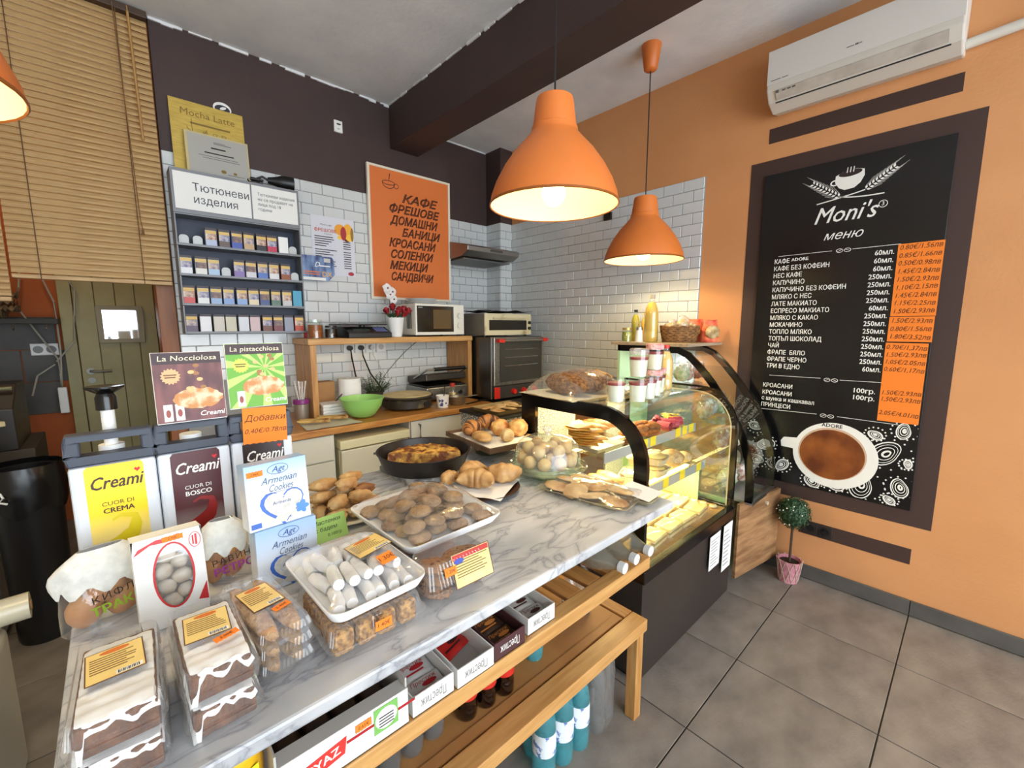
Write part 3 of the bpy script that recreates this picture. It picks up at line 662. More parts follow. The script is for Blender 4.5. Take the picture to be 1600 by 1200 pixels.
for (p0, p1) in (((1312, 308), (1256, 281)), ((1352, 296), (1418, 246))):
    s, e = Vector(mp_(*p0)), Vector(mp_(*p1)); d = e - s; ang = math.atan2(d.y, d.x); Ln = d.length
    kern = B(); Mk = MF @ Matrix.Translation((s.x, s.y, 0.0006)) @ Matrix.Rotation(ang, 4, 'Z')
    for k in range(9):
        u = Ln * (0.02 + 0.085 * k)
        for sd in (-1, 1):
            kern.prism([(u, 0.0015 * sd), (u + 0.003, 0.012 * sd), (u + 0.016, 0.017 * sd), (u + 0.011, 0.004 * sd)][::sd], 0, 0.0005, Mk)
            kern.prism([(u + 0.014, 0.0145 * sd), (u + 0.014, 0.0158 * sd), (u + 0.06, 0.03 * sd * (1 - 0.05 * k)), (u + 0.06, 0.029 * sd * (1 - 0.05 * k))][::sd], 0, 0.0005, Mk)
    tag(obj('wheat_ear', kern, wink, mn), kind='stuff')
for pts in (((1312, 308), (1340, 309), (1382, 301)), ((1352, 296), (1325, 306), (1276, 320))):
    P3 = [Vector(mp_(*p)) for p in pts]; bz = B()
    cv = [(1 - t) ** 2 * P3[0] + 2 * t * (1 - t) * P3[1] + t * t * P3[2] for t in [i / 10 for i in range(11)]]
    bz.add([(p.x, p.y + s * 0.003, 0) for p in cv for s in (-1, 1)], [(2 * i, 2 * i + 2, 2 * i + 3, 2 * i + 1) for i in range(10)], MF @ Matrix.Translation((0, 0, 0.0008)))
    obj('wheat_stem', bz, wink, mn)
# coffee picture
q = Vector(mp_(1302, 712))
shape('cup_handle_print', wink, mn, MF, [(-0.27, -0.025), (-0.17, -0.03), (-0.17, 0.045), (-0.26, 0.035), (-0.275, 0.01)], x=q.x, y=q.y + 0.03, off=0.0014)
shape('cup_print', wink, mn, MF, ell(0.205, 0.195, 40), x=q.x, y=q.y, off=0.0016)
shape('cup_shadow_print', mat('cup inner print', (206, 176, 150), 0.4), mn, MF, ell(0.166, 0.156, 40), x=q.x - 0.012, y=q.y + 0.008, off=0.0022)
shape('coffee_print', mat('coffee print', (150, 84, 36), 0.35, 0, (96, 44, 16), 7), mn, MF, ell(0.158, 0.148, 40), x=q.x - 0.012, y=q.y + 0.004, off=0.0028)
txt('ADORE', 0.03, ink, mn, MF, q.x - 0.02, q.y + 0.175, off=0.0026, bold=0.0008)
pais = B()
def pring(x, y, rx, ry, wd, rot):
    M = MF @ Matrix.Translation((x, y, 0.0007)) @ Matrix.Rotation(rot, 4, 'Z'); v = []; n = 22
    for i in range(n + 1):
        a_ = 2 * pi * i / n; k = 1 - 0.42 * sin(a_ / 2 + 0.4) ** 6
        v += [(rx * cos(a_) * k, ry * sin(a_) * k, 0), ((rx - wd) * cos(a_) * k, (ry - wd) * sin(a_) * k, 0)]
    pais.add(v, [(2 * i, 2 * i + 2, 2 * i + 3, 2 * i + 1) for i in range(n)], M)
random.seed(5)
for (x, y, s) in ((0.30, -0.66, 0.09), (0.21, -0.86, 0.085), (0.37, -0.83, 0.06), (0.08, -0.88, 0.06), (0.36, -0.52, 0.05), (-0.03, -0.9, 0.05), (-0.3, -0.72, 0.06), (-0.36, -0.62, 0.045), (0.24, -0.56, 0.04), (0.15, -0.74, 0.045), (0.33, -0.91, 0.035), (-0.2, -0.84, 0.05), (-0.34, -0.84, 0.05), (0.385, -0.7, 0.03)):
    r = random.uniform(0, 6)
    for f_, wd in ((1, 0.006), (0.78, 0.003), (0.55, 0.004), (0.3, 0.01)): pring(x, y, s * f_, s * f_ * 0.72, wd, r)
    for k in range(14):
        a_ = 2 * pi * k / 14; pais.disk(0.0045, 0, 6, MF @ Matrix.Translation((x + s * 1.16 * cos(a_), y + s * 0.95 * sin(a_), 0.0006)))
po_ = tag(obj('paisley_print', pais, wink, mn), kind='stuff')
bm = bmesh.new(); bm.from_mesh(po_.data)      # the print ends at the edge of the panel
for co3, no in (((0, 0, -0.94), (0, 0, -1)), ((0, -0.41, 0), (0, -1, 0)), ((0, 0.41, 0), (0, 1, 0))): bmesh.ops.bisect_plane(bm, geom=bm.verts[:] + bm.edges[:] + bm.faces[:], plane_co=co3, plane_no=no, clear_outer=True)
bm.to_mesh(po_.data); bm.free()
def note(label, y0, y1, z0, z1, rows, size=0.034):
    t = thing('price_note', label, 'price note', (XW - 0.0172, (y0 + y1) / 2, z0), 0, 'orange price notes on the menu')
    obj('note_sheet', B().box(-0.001, -(y1 - y0) / 2, 0, 0, (y1 - y0) / 2, z1 - z0), orange_note, t)
    for k, (s, zz) in enumerate(rows):
        txt(s, size, brown_ink, t, face(RIGHTW, -0.001), 0, zz, off=0.0006, shear=0.2, wide=0.86, rot=random.uniform(-0.03, 0.03))
note('upper orange handwritten price strip on the menu board', 0.164, 0.338, 1.62, 1.99, [(s, 0.35 - 0.0405 * i) for i, s in enumerate(('0.80€/1.56лв', '0.85€/1.66лв', '0.50€/0.98лв', '1.45€/2.84лв', '1.50€/2.93лв', '1.10€/2.15лв', '1.45€/2.84лв', '1.15€/2.25лв', '1.50€/2.93лв'))])
note('short orange handwritten price strip in the middle of the menu board', 0.166, 0.340, 1.487, 1.617, [(s, 0.108 - 0.042 * i) for i, s in enumerate(('1.50€/2.93лв', '0.80€/1.56лв', '1.80€/3.52лв'))])
note('lower orange handwritten price strip on the menu board', 0.176, 0.343, 1.055, 1.48, [('0.70€/1,37лв', 0.4), ('1.50€/2.93лв', 0.362), ('1,05€/2.05лв', 0.322), ('0.60€/1,17лв', 0.282), ('1.50€/2.93лв', 0.158), ('1,50€/2.93лв', 0.122), ('2.05€/4.01лв', 0.045)])
# ------------------------------------------------------------------ cigarette rack
random.seed(21)
rk = thing('cigarette_rack', 'grey tiered cigarette rack with white header signs on the tiled wall', 'rack', (0.657, 3.24, 1.522))
RG = mat('grey rack metal', (122, 124, 128), 0.45, 0.2); RI = mat('dark blue rack lining', (40, 50, 70), 0.5)
hw, dp = 0.337, 0.07
zs = [0.0, 0.166, 0.337, 0.508, 0.690, 0.930]
for k in range(5):
    z0, z1 = zs[k], zs[k + 1]
    for x in (-hw, hw - 0.008): obj('side_panel', B().box(x, -dp, z0 + 0.001, x + 0.008, dp, z1 - 0.001), RG, rk, bevel=0.001, seg=1)
    obj('shelf', B().box(-hw + 0.008, -dp, z0 + 0.001, hw - 0.008, dp - 0.007, z0 + 0.010), RG, rk)
    obj('front_lip', B().box(-hw + 0.008, -dp - 0.003, z0 + 0.001, hw - 0.008, -dp, z0 + 0.014), RG, rk)
    obj('back_lining', B().box(-hw + 0.008, dp - 0.007, z0 + 0.001, hw - 0.008, dp, z1 - 0.001), RI, rk)
obj('top_panel', B().box(-hw, -dp, 0.922, hw, dp, 0.932), RG, rk)
obj('shelf', B().box(-hw + 0.008, -dp, 0.682, hw - 0.008, dp - 0.007, 0.689), RG, rk)
for x0, x1, s, sz, lines in ((-0.325, 0.055, 'Тютюневи\nизделия', 0.062, 1.1), (0.063, 0.325, 'Тютюневи изделия\nне се продават на\nлица под 18\nгодини', 0.026, 1.15)):
    h = obj('header_sign', B().box(x0, -dp - 0.006, 0.712, x1, -dp - 0.001, 0.915), paper, rk)
    if len(s) < 20: txt(s, sz, mat('grey dark ink', (60, 62, 70), 0.6), h, face(FRONT, 0, -dp - 0.006), x0 + 0.085, 0.805, align='LEFT', lines=lines, wide=0.92)
    else: txt(s, sz, MATS['grey dark ink'], h, face(FRONT, 0, -dp - 0.006), x0 + 0.03, 0.82, align='LEFT', lines=lines, wide=0.9)
obj('header_frame', B().box(-hw, -dp - 0.004, 0.69, hw, -dp, 0.711).box(-hw, -dp - 0.004, 0.916, hw, -dp, 0.932).box(0.056, -dp - 0.008, 0.711, 0.062, -dp, 0.916).box(-hw, -dp - 0.004, 0.711, -0.326, -dp, 0.916).box(0.326, -dp - 0.004, 0.711, hw, -dp, 0.916), RG, rk)
rows = [  # bottom row first: what stands in each of ten places; capitals name the base colour of a pack
    [('purple', (92, 70, 96)), ('white', (232, 232, 236)), ('beige', (206, 200, 188)), ('sand', (200, 196, 172)), ('silver', (214, 218, 226)), ('pink', (206, 178, 180)), ('brown', (120, 78, 66)), ('maroon', (116, 42, 52)), ('blue grey', (150, 156, 172)), ('red', (196, 84, 60))],
    [('red', (206, 70, 66)), ('white', (228, 230, 228)), ('pale blue', (150, 178, 214)), ('light blue', (130, 160, 210)), ('sky blue', (140, 170, 214)), ('cream', (226, 212, 180)), ('navy', (70, 90, 140)), ('green', (96, 124, 110)), ('grey', (196, 196, 196)), ('teal', (66, 156, 190))],
    [('white', (228, 230, 232)), ('ivory', (226, 224, 214)), ('ice blue', (168, 196, 222)), None, ('violet', (130, 104, 168)), ('silver', (212, 212, 218)), ('blue', (80, 112, 190)), ('white', (226, 226, 228)), ('chestnut', (150, 84, 52)), None],
    [None, None, ('blue white', (184, 196, 220)), ('brown', (96, 76, 66)), ('blue', (72, 92, 176)), ('tan', (196, 166, 126)), ('black', (48, 46, 50)), ('crimson', (196, 44, 80)), ('plain white', (236, 236, 234)), None]]
yel = mat('pack warning yellow', (222, 190, 110), 0.5); drk = mat('pack dark cap', (74, 66, 72), 0.5)
pic = [mat('pack photo %d' % i, c1, 0.5, 0, c2, 60) for i, (c1, c2) in enumerate((((120, 110, 140), (220, 200, 180)), ((150, 100, 80), (230, 210, 190)), ((90, 100, 150), (210, 200, 200)), ((160, 130, 110), (90, 80, 100))))]
pw, ph, pd = 0.056, 0.106, 0.022
pack_body = B().box(-pw / 2, -pd / 2, 0, pw / 2, pd / 2, ph); pcap = B().box(-pw / 2 - 0.0005, -pd / 2 - 0.0008, ph - 0.016, pw / 2 + 0.0005, pd / 2 + 0.0008, ph + 0.0006)
MEC = {}
push = B().prism([(-0.024, 0), (0.024, 0), (0.024, 0.042), (0.018, 0.053), (0.008, 0.058), (-0.008, 0.058), (-0.018, 0.053), (-0.024, 0.042)], -0.003, 0.003, FRONT).mesh('pusher', mat('frosted plastic', (206, 208, 206), 0.4), bevel=0.001, seg=1)
rname = ['bottom', 'third', 'second', 'top']
for r, row in enumerate(rows):
    for i, it in enumerate(row):
        x = 0.657 - hw + 0.0385 + i * 0.066 + random.uniform(-0.003, 0.003); z = 1.522 + zs[r] + 0.0105
        if it is None:
            obj('pusher', push, None, rk, (x - 0.657, -0.025, zs[r] + 0.0105)); continue
        nm, colr = it; key = (r, i)
        me = B().box(-pw / 2, -pd / 2, 0, pw / 2, pd / 2, ph).mesh('pack', mat('pack ' + nm + str(colr), colr, 0.4), bevel=0.001, seg=1)
        t = tag(obj('cigarette_pack', me, None, None, (x, 3.188 + random.uniform(-0.002, 0.004), z), (0, 0, random.uniform(-0.05, 0.05))), '%s cigarette pack, %s from the left on the %s rack row' % (nm, ordinal(i), rname[r]), 'cigarette pack', 'cigarette packs in the rack')
        if nm in ('plain white', 'teal'): continue
        if 'c' not in MEC:
            MEC['c'] = B().box(-pw / 2 - 0.0005, -pd / 2 - 0.0008, ph - 0.013, pw / 2 + 0.0005, pd / 2 + 0.0008, ph + 0.0006).mesh('cap', drk)
            MEC['y'] = B().box(-pw / 2 + 0.001, -pd / 2 - 0.0007, ph - 0.032, pw / 2 - 0.001, -pd / 2, ph - 0.014).mesh('warning_band', yel)
            for q in range(4): MEC[q] = B().box(-pw / 2 + 0.001, -pd / 2 - 0.0007, ph - 0.068, pw / 2 - 0.001, -pd / 2, ph - 0.033).mesh('warning_photo', pic[q])
        obj('cap', MEC['c'], None, t); 
        if r or i in (0, 6, 7, 9): obj('warning_band', MEC['y'], None, t); obj('warning_photo', MEC[(i + r) % 4], None, t)
# boards and lamp on top of the rack
zt_ = 2.455
yb = thing('gold_board', 'gold coloured board with engraved coffee drawing leaning behind the certificate', 'board', (0.545, 3.282, zt_), rot=(math.radians(-2.5), 0, 0))
obj('panel', B().box(-0.186, -0.004, 0, 0.186, 0.004, 0.424), mat('brushed gold', (206, 176, 84), 0.45, 0.15, (188, 158, 70), 14, stretch=(1, 1, 6)), yb, bevel=0.001)
gi = mat('engraving', (128, 102, 40), 0.6); FY = face(FRONT, 0, -0.004)
txt('Mocha Latte', 0.055, gi, yb, FY, 0, 0.36, shear=0.05)
for pts in ([(-0.09, 0.31), (0.11, 0.31), (0.11, 0.3), (-0.09, 0.3)], [(-0.085, 0.33), (-0.082, 0.33), (-0.082, 0.2), (-0.085, 0.2)]): shape('engraved_line', gi, yb, FY, pts)
ring('engraved_cup', gi, yb, FY, 0.05, 0.03, 0.004, x=-0.06, y=0.28, a0=pi, a1=2 * pi)
for x in (-0.02, 0.03, 0.075): ring('engraved_bean', gi, yb, FY, 0.012, 0.008, 0.003, x=x, y=0.265)
ce = thing('certificate', 'grey printed certificate plate leaning on the gold board', 'certificate', (0.575, 3.238, zt_), rot=(math.radians(-4), 0, math.radians(0)))
obj('panel', B().box(-0.162, -0.003, 0, 0.162, 0.003, 0.247), mat('pale wood plate', (196, 180, 130), 0.5), ce, bevel=0.001)
FC = face(FRONT, 0, -0.003); pg = plate('sheet', mat('grey certificate print', (170, 168, 160), 0.5), ce, FC, 0.003, 0.124, 0.302, 0.226)
stripes('heading_print', ink, ce, FC, [(-0.035, 0.168, 0.075, 0.008), (-0.07, 0.138, 0.15, 0.007)])
stripes('small_print', mat('grey ink', (96, 94, 92), 0.7), ce, FC, [(-0.1, 0.12, 0.2, 0.003), (-0.08, 0.108, 0.19, 0.003), (-0.02, 0.198, 0.09, 0.004), (-0.02, 0.206, 0.06, 0.003), (0.04, 0.03, 0.09, 0.003)], 0.0012)
shape('seal', gi, ce, FC, ell(0.014, 0.01), x=0.02, y=0.045, off=0.001); shape('seal', gi, ce, FC, ell(0.01, 0.008), x=0.08, y=0.045, off=0.001)
sp_ = thing('clip_lamp', 'black clip spot lamp lying on top of the cigarette rack', 'lamp', (0.86, 3.215, zt_), math.radians(-8))
hd = Matrix.Translation((0.02, 0, 0.044)) @ Matrix.Rotation(pi / 2, 4, 'Y')
obj('lamp_head', B().lathe([(0.0, -0.05), (0.018, -0.05), (0.022, -0.03), (0.03, 0.0), (0.042, 0.03), (0.043, 0.10), (0.04, 0.10), (0.038, 0.04), (0.0, 0.03)], 20, hd), black, sp_, smooth=True)
obj('clamp', B().box(-0.13, -0.025, 0.004, -0.06, 0.025, 0.016).box(-0.13, -0.02, 0.03, -0.055, 0.02, 0.04).cyl(0.009, 0.012, 0.05, 10, Matrix.Translation((-0.085, 0, 0))), black, sp_, bevel=0.002)
obj('arm', B().tube([(-0.085, 0, 0.045), (-0.06, 0, 0.06), (-0.03, 0, 0.046)], 0.008, 8), black, sp_, smooth=True)
obj('cable', B().tube([(-0.1 + 0.03 * cos(a) - 0.012, 0.02 * sin(a), 0.03 + 0.022 * sin(a * 1.0)) for a in [i * 0.5 for i in range(24)]], 0.0035, 6), black, sp_, smooth=True)
st = thing('sticker', 'small round black and white sticker peeking above the gold board', 'sticker', (0.628, YB - 0.0035, 2.895))
obj('disc', B().prism(ell(0.048, 0.036), 0, 0.001, FRONT), paper, st)
shape('sticker_print', mat('sticker dark', (40, 44, 52), 0.6), st, face(FRONT, 0, -0.001), ell(0.04, 0.024, 20), y=-0.004)
shape('sticker_print', paper, st, face(FRONT, 0, -0.0018), ell(0.018, 0.008, 14), x=0.004, y=0.002, rot=0.4)
thm = thing('thermostat', 'small white thermostat box on the dark brown wall', 'thermostat', (1.34, YB - 0.0025, 2.957))
obj('case', B().box(-0.03, -0.018, 0, 0.03, 0, 0.08), white, thm, bevel=0.003)
obj('display', B().box(-0.012, -0.0195, 0.05, 0.016, -0.018, 0.06), ink, thm); obj('dial', B().box(-0.008, -0.0195, 0.02, 0.008, -0.018, 0.024), MATS['grey lettering'], thm)
# orange framed word sign
sg = thing('word_sign', 'orange framed sign listing coffee and pastries in outline letters', 'sign', (1.908, YB - 0.008, 1.785), rot=(math.radians(0.6), 0, 0))
obj('panel', B().box(-0.372, -0.02, 0.0, 0.372, -0.004, 1.01), mat('orange sign board', (216, 114, 50), 0.55), sg)
fr_ = mat('cream sign frame', (226, 216, 196), 0.5)
for bx in ((-0.377, -0.026, -0.004, -0.357, 0, 1.014), (0.357, -0.026, -0.004, 0.377, 0, 1.014), (-0.357, -0.026, -0.004, 0.357, 0, 0.016), (-0.357, -0.026, 0.996, 0.357, 0, 1.014)): obj('frame_bar', B().box(*bx), fr_, sg, bevel=0.002)
FS = face(FRONT, 0, -0.02); dbr = mat('dark brown outline', (82, 40, 20), 0.6)
wl = ['КАФЕ', 'ФРЕШОВЕ', 'ДОМАШНИ', 'БАНИЦИ', 'КРОАСАНИ', 'СОЛЕНКИ', 'МЕКИЦИ', 'САНДВИЧИ']
xo = [0.07, 0.02, 0.02, 0.08, 0.0, -0.01, -0.04, -0.01]
for k, s in enumerate(wl):
    txt(s.lower() if 0 else s, 0.088, dbr, sg, FS, xo[k], 0.80 - 0.0885 * k, off=0.002, shear=0.3, outline=0.003, fit=(0.34, 0.47, 0.45, 0.37, 0.44, 0.40, 0.36, 0.40)[k], name='outline_word')
ring('cup_drawing', dbr, sg, FS, 0.055, 0.045, 0.006, x=-0.2, y=0.9, a0=pi, a1=2 * pi); ring('cup_drawing', dbr, sg, FS, 0.055, 0.018, 0.006, x=-0.2, y=0.9); ring('cup_drawing', dbr, sg, FS, 0.022, 0.02, 0.005, x=-0.135, y=0.885)
shape('steam', dbr, sg, FS, [(0, 0), (0.006, 0), (0.016, 0.05), (0.008, 0.05)], x=-0.2, y=0.92)
# juice price poster and payment card advert
po = thing('juice_poster', 'white juice price poster with orange drink photo on the wall tiles', 'poster', (1.265, YB - 0.009, 1.94))
obj('sheet', B().box(-0.155, -0.0015, 0, 0.155, 0, 0.415), mat('lilac white sheet', (216, 216, 224), 0.5), po)
FP = face(FRONT, 0, -0.0015)
for (x, y, rx, ry, c) in ((0.05, 0.335, 0.04, 0.04, (236, 160, 40)), (0.11, 0.33, 0.035, 0.055, (240, 176, 50)), (0.075, 0.31, 0.022, 0.05, (170, 40, 50)), (0.12, 0.285, 0.03, 0.025, (246, 200, 60)), (0.05, 0.28, 0.02, 0.015, (246, 200, 60)), (0.14, 0.31, 0.012, 0.05, (150, 110, 40)), (0.1, 0.265, 0.02, 0.012, (120, 30, 30))):
    shape('drink_photo', mat('juice %d%d%d' % c, c, 0.5), po, FP, ell(rx, ry, 18), x=x, y=y, off=0.0006 + 0.0001 * (x * 100 % 5))
txt("Moni's cafe", 0.018, ink, po, FP, -0.05, 0.355); txt('ФРЕШОВЕ', 0.032, mat('orange red ink', (190, 70, 40), 0.6), po, FP, -0.055, 0.315, bold=0.0006); txt('портокал', 0.012, ink, po, FP, -0.04, 0.292)
stripes('price_list', ink, po, FP, [(-0.135, 0.268 - 0.016 * k, random.uniform(0.06, 0.14), 0.006) for k in range(5)] + [(-0.135, 0.176 - 0.016 * k, random.uniform(0.04, 0.16), 0.006) for k in range(8)] + [(0.07, 0.262 - 0.016 * k, 0.055, 0.006) for k in range(5)] + [(0.07, 0.172 - 0.0165 * k, 0.055, 0.006) for k in range(8)])
shape('berry_print', mat('berry red', (170, 40, 60), 0.5), po, FP, ell(0.022, 0.014), x=0.12, y=0.02)
cd = thing('card_advert', 'blue card shaped advert fixed to the right side of the cigarette rack', 'advert', (1.118, 3.235, 1.888), math.radians(3))
obj('panel', B().prism([(-0.118, 0), (0.07, 0), (0.118, 0.05), (0.112, 0.155), (0.1, 0.17), (-0.118, 0.17)], 0, 0.003, FRONT), mat('blue card print', (46, 60, 112), 0.4, 0, (130, 160, 200), 9, stretch=(3, 1, 1)), cd)
FD = face(FRONT, 0, -0.003); txt('D', 0.05, paper, cd, FD, -0.01, 0.11, shear=0.4); stripes('script_print', paper, cd, FD, [(0.01, 0.1, 0.075, 0.008)]); txt('DX', 0.05, mat('gold print', (220, 170, 90), 0.5), cd, FD, 0.06, 0.045, bold=0.001)
plate('white_band', paper, cd, FD, -0.03, 0.012, 0.16, 0.02, off=0.0006); stripes('small_print', mat('orange print', (220, 120, 60), 0.5), cd, FD, [(-0.1, 0.055, 0.11, 0.008), (-0.1, 0.04, 0.11, 0.006)]); plate('chip_print', mat('chip', (200, 196, 190), 0.4), cd, FD, 0.065, 0.145, 0.045, 0.028)
# ------------------------------------------------------------------ extractor hood
hd_ = thing('extractor_hood', 'slim steel extractor hood in the tiled corner', 'hood', (2.575, YR - 0.008, 2.15))
hp_ = [(0, 0.0), (-0.43, 0.02), (-0.515, 0.058), (-0.52, 0.095), (-0.49, 0.11), (-0.1, 0.19), (0, 0.19)]
obj('body', B().prism(hp_, -0.3, 0.3, YZ), mat('hood steel', (150, 146, 140), 0.35, 0.85), hd_, bevel=0.004)
obj('filter', B().box(-0.27, -0.42, -0.003, 0.27, -0.05, 0.008), mat('hood filter', (110, 110, 108), 0.5, 0.7), hd_)
obj('control_strip', B().box(-0.05, -0.523, 0.068, 0.09, -0.518, 0.088), mat('hood strip', (90, 88, 86), 0.4, 0.5), hd_)
sk1 = thing('wall_socket', 'white socket with a black plug below the extractor hood', 'socket', (2.33, YR - 0.008, 1.98))
obj('cover', B().box(-0.04, -0.01, -0.04, 0.04, 0, 0.04), white, sk1, bevel=0.003); obj('plug', B().cyl(0.02, 0.01, 0.045, 12, FRONT), black, sk1)
obj('cable', B().tube([(0, -0.045, -0.005), (0.01, -0.05, -0.08), (0.05, -0.04, -0.26), (0.1, -0.03, -0.44)], 0.005, 6), black, sk1, smooth=True)
# ------------------------------------------------------------------ back worktop and units under it
wt = mat('honey worktop', (200, 142, 72), 0.32, 0, (164, 106, 48), 5, 0.1, 30, stretch=(1.2, 9, 9), detail=6)
tag(obj('worktop', B().box(0.52, 2.617, 0.913, 2.215, YB - 0.009, 0.955), wt, bevel=0.004), 'honey coloured wooden worktop along the tiled back wall', 'worktop')
cwhite = mat('cream cabinet front', (214, 210, 194), 0.45)
du = thing('drawer_unit', 'white drawer unit under the left end of the wooden worktop', 'drawers', (0.74, 2.66, 0))
obj('carcass', B().box(-0.215, 0.0, 0.05, 0.215, 0.6, 0.912), cwhite, du)
for z0, z1 in ((0.07, 0.36), (0.37, 0.74), (0.75, 0.905)):
    d_ = obj('drawer', B().box(-0.21, -0.02, z0, 0.205, 0, z1), cwhite, du, bevel=0.002); obj('knob', B().cyl(0.008, 0, 0.02, 10, face(FRONT, -0.12, -0.02, (z0 + z1) / 2)), black, d_)
fg = thing('small_fridge', 'cream under-counter fridge below the wooden worktop', 'fridge', (1.215, 2.66, 0))
crm = mat('cream enamel', (222, 212, 170), 0.4)
obj('body', B().box(-0.235, 0.0, 0.02, 0.235, 0.58, 0.80), crm, fg, bevel=0.004); obj('lid', B().box(-0.24, -0.045, 0.805, 0.24, 0.58, 0.862), crm, fg, bevel=0.006)
obj('door', B().box(-0.235, -0.045, 0.06, 0.235, -0.003, 0.798), mat('fridge door', (216, 210, 184), 0.4), fg, bevel=0.006)
obj('badge', B().box(-0.03, -0.0475, 0.735, 0.03, -0.045, 0.75), MATS['grey lettering'], fg)
cu = thing('base_cabinet', 'cream base cabinet with a bar handle below the worktop', 'cabinet', (1.81, 2.66, 0))
obj('carcass', B().box(-0.335, 0.0, 0.05, 0.33, 0.6, 0.912), cwhite, cu)
d_ = obj('door', B().box(-0.33, -0.02, 0.07, 0.325, 0, 0.905), cwhite, cu, bevel=0.002)
obj('handle', B().tube([(-0.27, -0.02, 0.78), (-0.27, -0.045, 0.78), (-0.27, -0.045, 0.88), (-0.27, -0.02, 0.88)], 0.006, 8), steel, d_, smooth=True)
# wooden bridge shelf
bs = thing('bridge_shelf', 'pine bridge shelf standing on the back worktop', 'shelf', (1.61, 2.97, 0.956))
obj('top_board', B().box(-0.675, 0, 0.487, 0.672, 0.33, 0.529), wood, bs, bevel=0.004)
for x in (-0.665, 0.625): obj('side_panel', B().box(x, 0.004, 0, x + 0.04, 0.325, 0.486), woodv, bs, bevel=0.003)
ZS = 0.956 + 0.529 + 0.001
# sockets under the shelf
for k, (x, kind) in enumerate(((1.335, 1), (1.425, 1), (1.51, 0), (1.60, 0))):
    s_ = thing('wall_socket', ['leftmost white wall socket under the pine shelf, black plug in it', 'second white wall socket under the pine shelf, black plug in it', 'third white wall socket under the pine shelf, pale plug in it', 'rightmost empty white wall socket under the pine shelf'][k], 'socket', (x, YB - 0.0085, 1.40), 0, 'sockets under the pine shelf')
    obj('cover', B().box(-0.041, -0.011, -0.041, 0.041, 0, 0.041), white, s_, bevel=0.003)
    obj('outlet', B().cyl(0.022, 0.0111, 0.0125, 14, FRONT), mat('socket well', (190, 190, 188), 0.5), s_)
    if k < 3:
        pm = black if k < 2 else MATS['frosted plastic']
        obj('plug', B().cyl(0.019, 0.012, 0.045, 12, FRONT), pm, s_, smooth=True)
        obj('cable', B().tube([(0, -0.045, -0.01), (0.0, -0.055, -0.06), (0.02 + 0.03 * k, -0.06, -0.2), (0.06 + 0.1 * k, -0.06, -0.36)], 0.006 if k < 2 else 0.003, 6), pm, s_, smooth=True)
cbl = thing('loose_cable', 'thin grey cable drooping across the tiles under the pine shelf', 'cable', (1.7, YB - 0.014, 1.47))
obj('wire', B().tube([(-0.1 + 0.42 * t, 0, 0.0 - 0.33 * (1 - t) ** 1.4) for t in [i / 12 for i in range(13)]], 0.0035, 6), mat('grey cable', (130, 128, 122), 0.6), cbl, smooth=True)
# ------------------------------------------------------------------ things on the bridge shelf
def jar(name, label, loc, r, h, content, cap, capc=None):
    t = thing(name, label, 'jar', loc)
    obj('contents', B().lathe([(0, 0.003), (r * 0.93, 0.003), (r * 0.93, h * 0.72), (0, h * 0.72)], 20), content, t, smooth=True)
    obj('glass', B().lathe([(0, 0), (r, 0), (r, h * 0.78), (r * 0.86, h * 0.86), (r * 0.86, h * 0.9)], 20), glass, t, smooth=True)
    obj('lid', B().lathe([(r * 0.9, h * 0.85), (r * 0.9, h), (0, h)], 20), cap, t, smooth=True); return t
redc = mat('red lid', (176, 44, 30), 0.4)
q = PZ(493, 528, ZS); jar('honey_jar', 'honey jar at the left end of the pine shelf', (q.x - 0.02, 3.08, ZS), 0.05, 0.125, mat('honey', (150, 76, 20), 0.2), glass)
tag(obj('small_tub', B().cyl(0.022, 0, 0.04, 14).cyl(0.026, 0.04, 0.048, 14), redc, None, (1.005, 3.2, ZS)), 'small red tub behind the honey jar', 'tub')
MATS['x'] = None
jar('dark_jar', 'low glass jar of dark spread beside the honey jar', (1.13, 3.09, ZS), 0.042, 0.085, mat('dark spread', (44, 26, 18), 0.3), mat('dark lid', (60, 52, 48), 0.3, 0.4))
sc = thing('kitchen_scale', 'black electronic shop scale on the pine shelf', 'scale', (1.36, 3.1, ZS))
obj('body', B().prism([(-0.15, 0.0), (0.16, 0.0), (0.16, 0.075), (-0.04, 0.075), (-0.15, 0.035)], -0.16, 0.16, YZ), black, sc, bevel=0.004)
obj('weighing_plate', B().box(-0.17, -0.06, 0.088, 0.17, 0.19, 0.1).cyl(0.02, 0.074, 0.089, 10), mat('dark steel plate', (60, 60, 62), 0.3, 0.6), sc, bevel=0.003)
slp = math.atan2(0.04, 0.11)
for i in range(4):
    for j in range(3): obj('key', B().box(-0.008, -0.007, 0, 0.008, 0.007, 0.003, Matrix.Translation((0.06 + 0.022 * i, -0.12 + 0.028 * j, 0.047 + 0.0103 * j)) @ Matrix.Rotation(slp, 4, 'X')), mat('key blue', (120, 130, 190), 0.4), sc)
plate('display', mat('scale display', (60, 70, 62), 0.2), sc, Matrix.Translation((-0.05, -0.095, 0.0555)) @ Matrix.Rotation(slp, 4, 'X'), 0, 0, 0.12, 0.04)
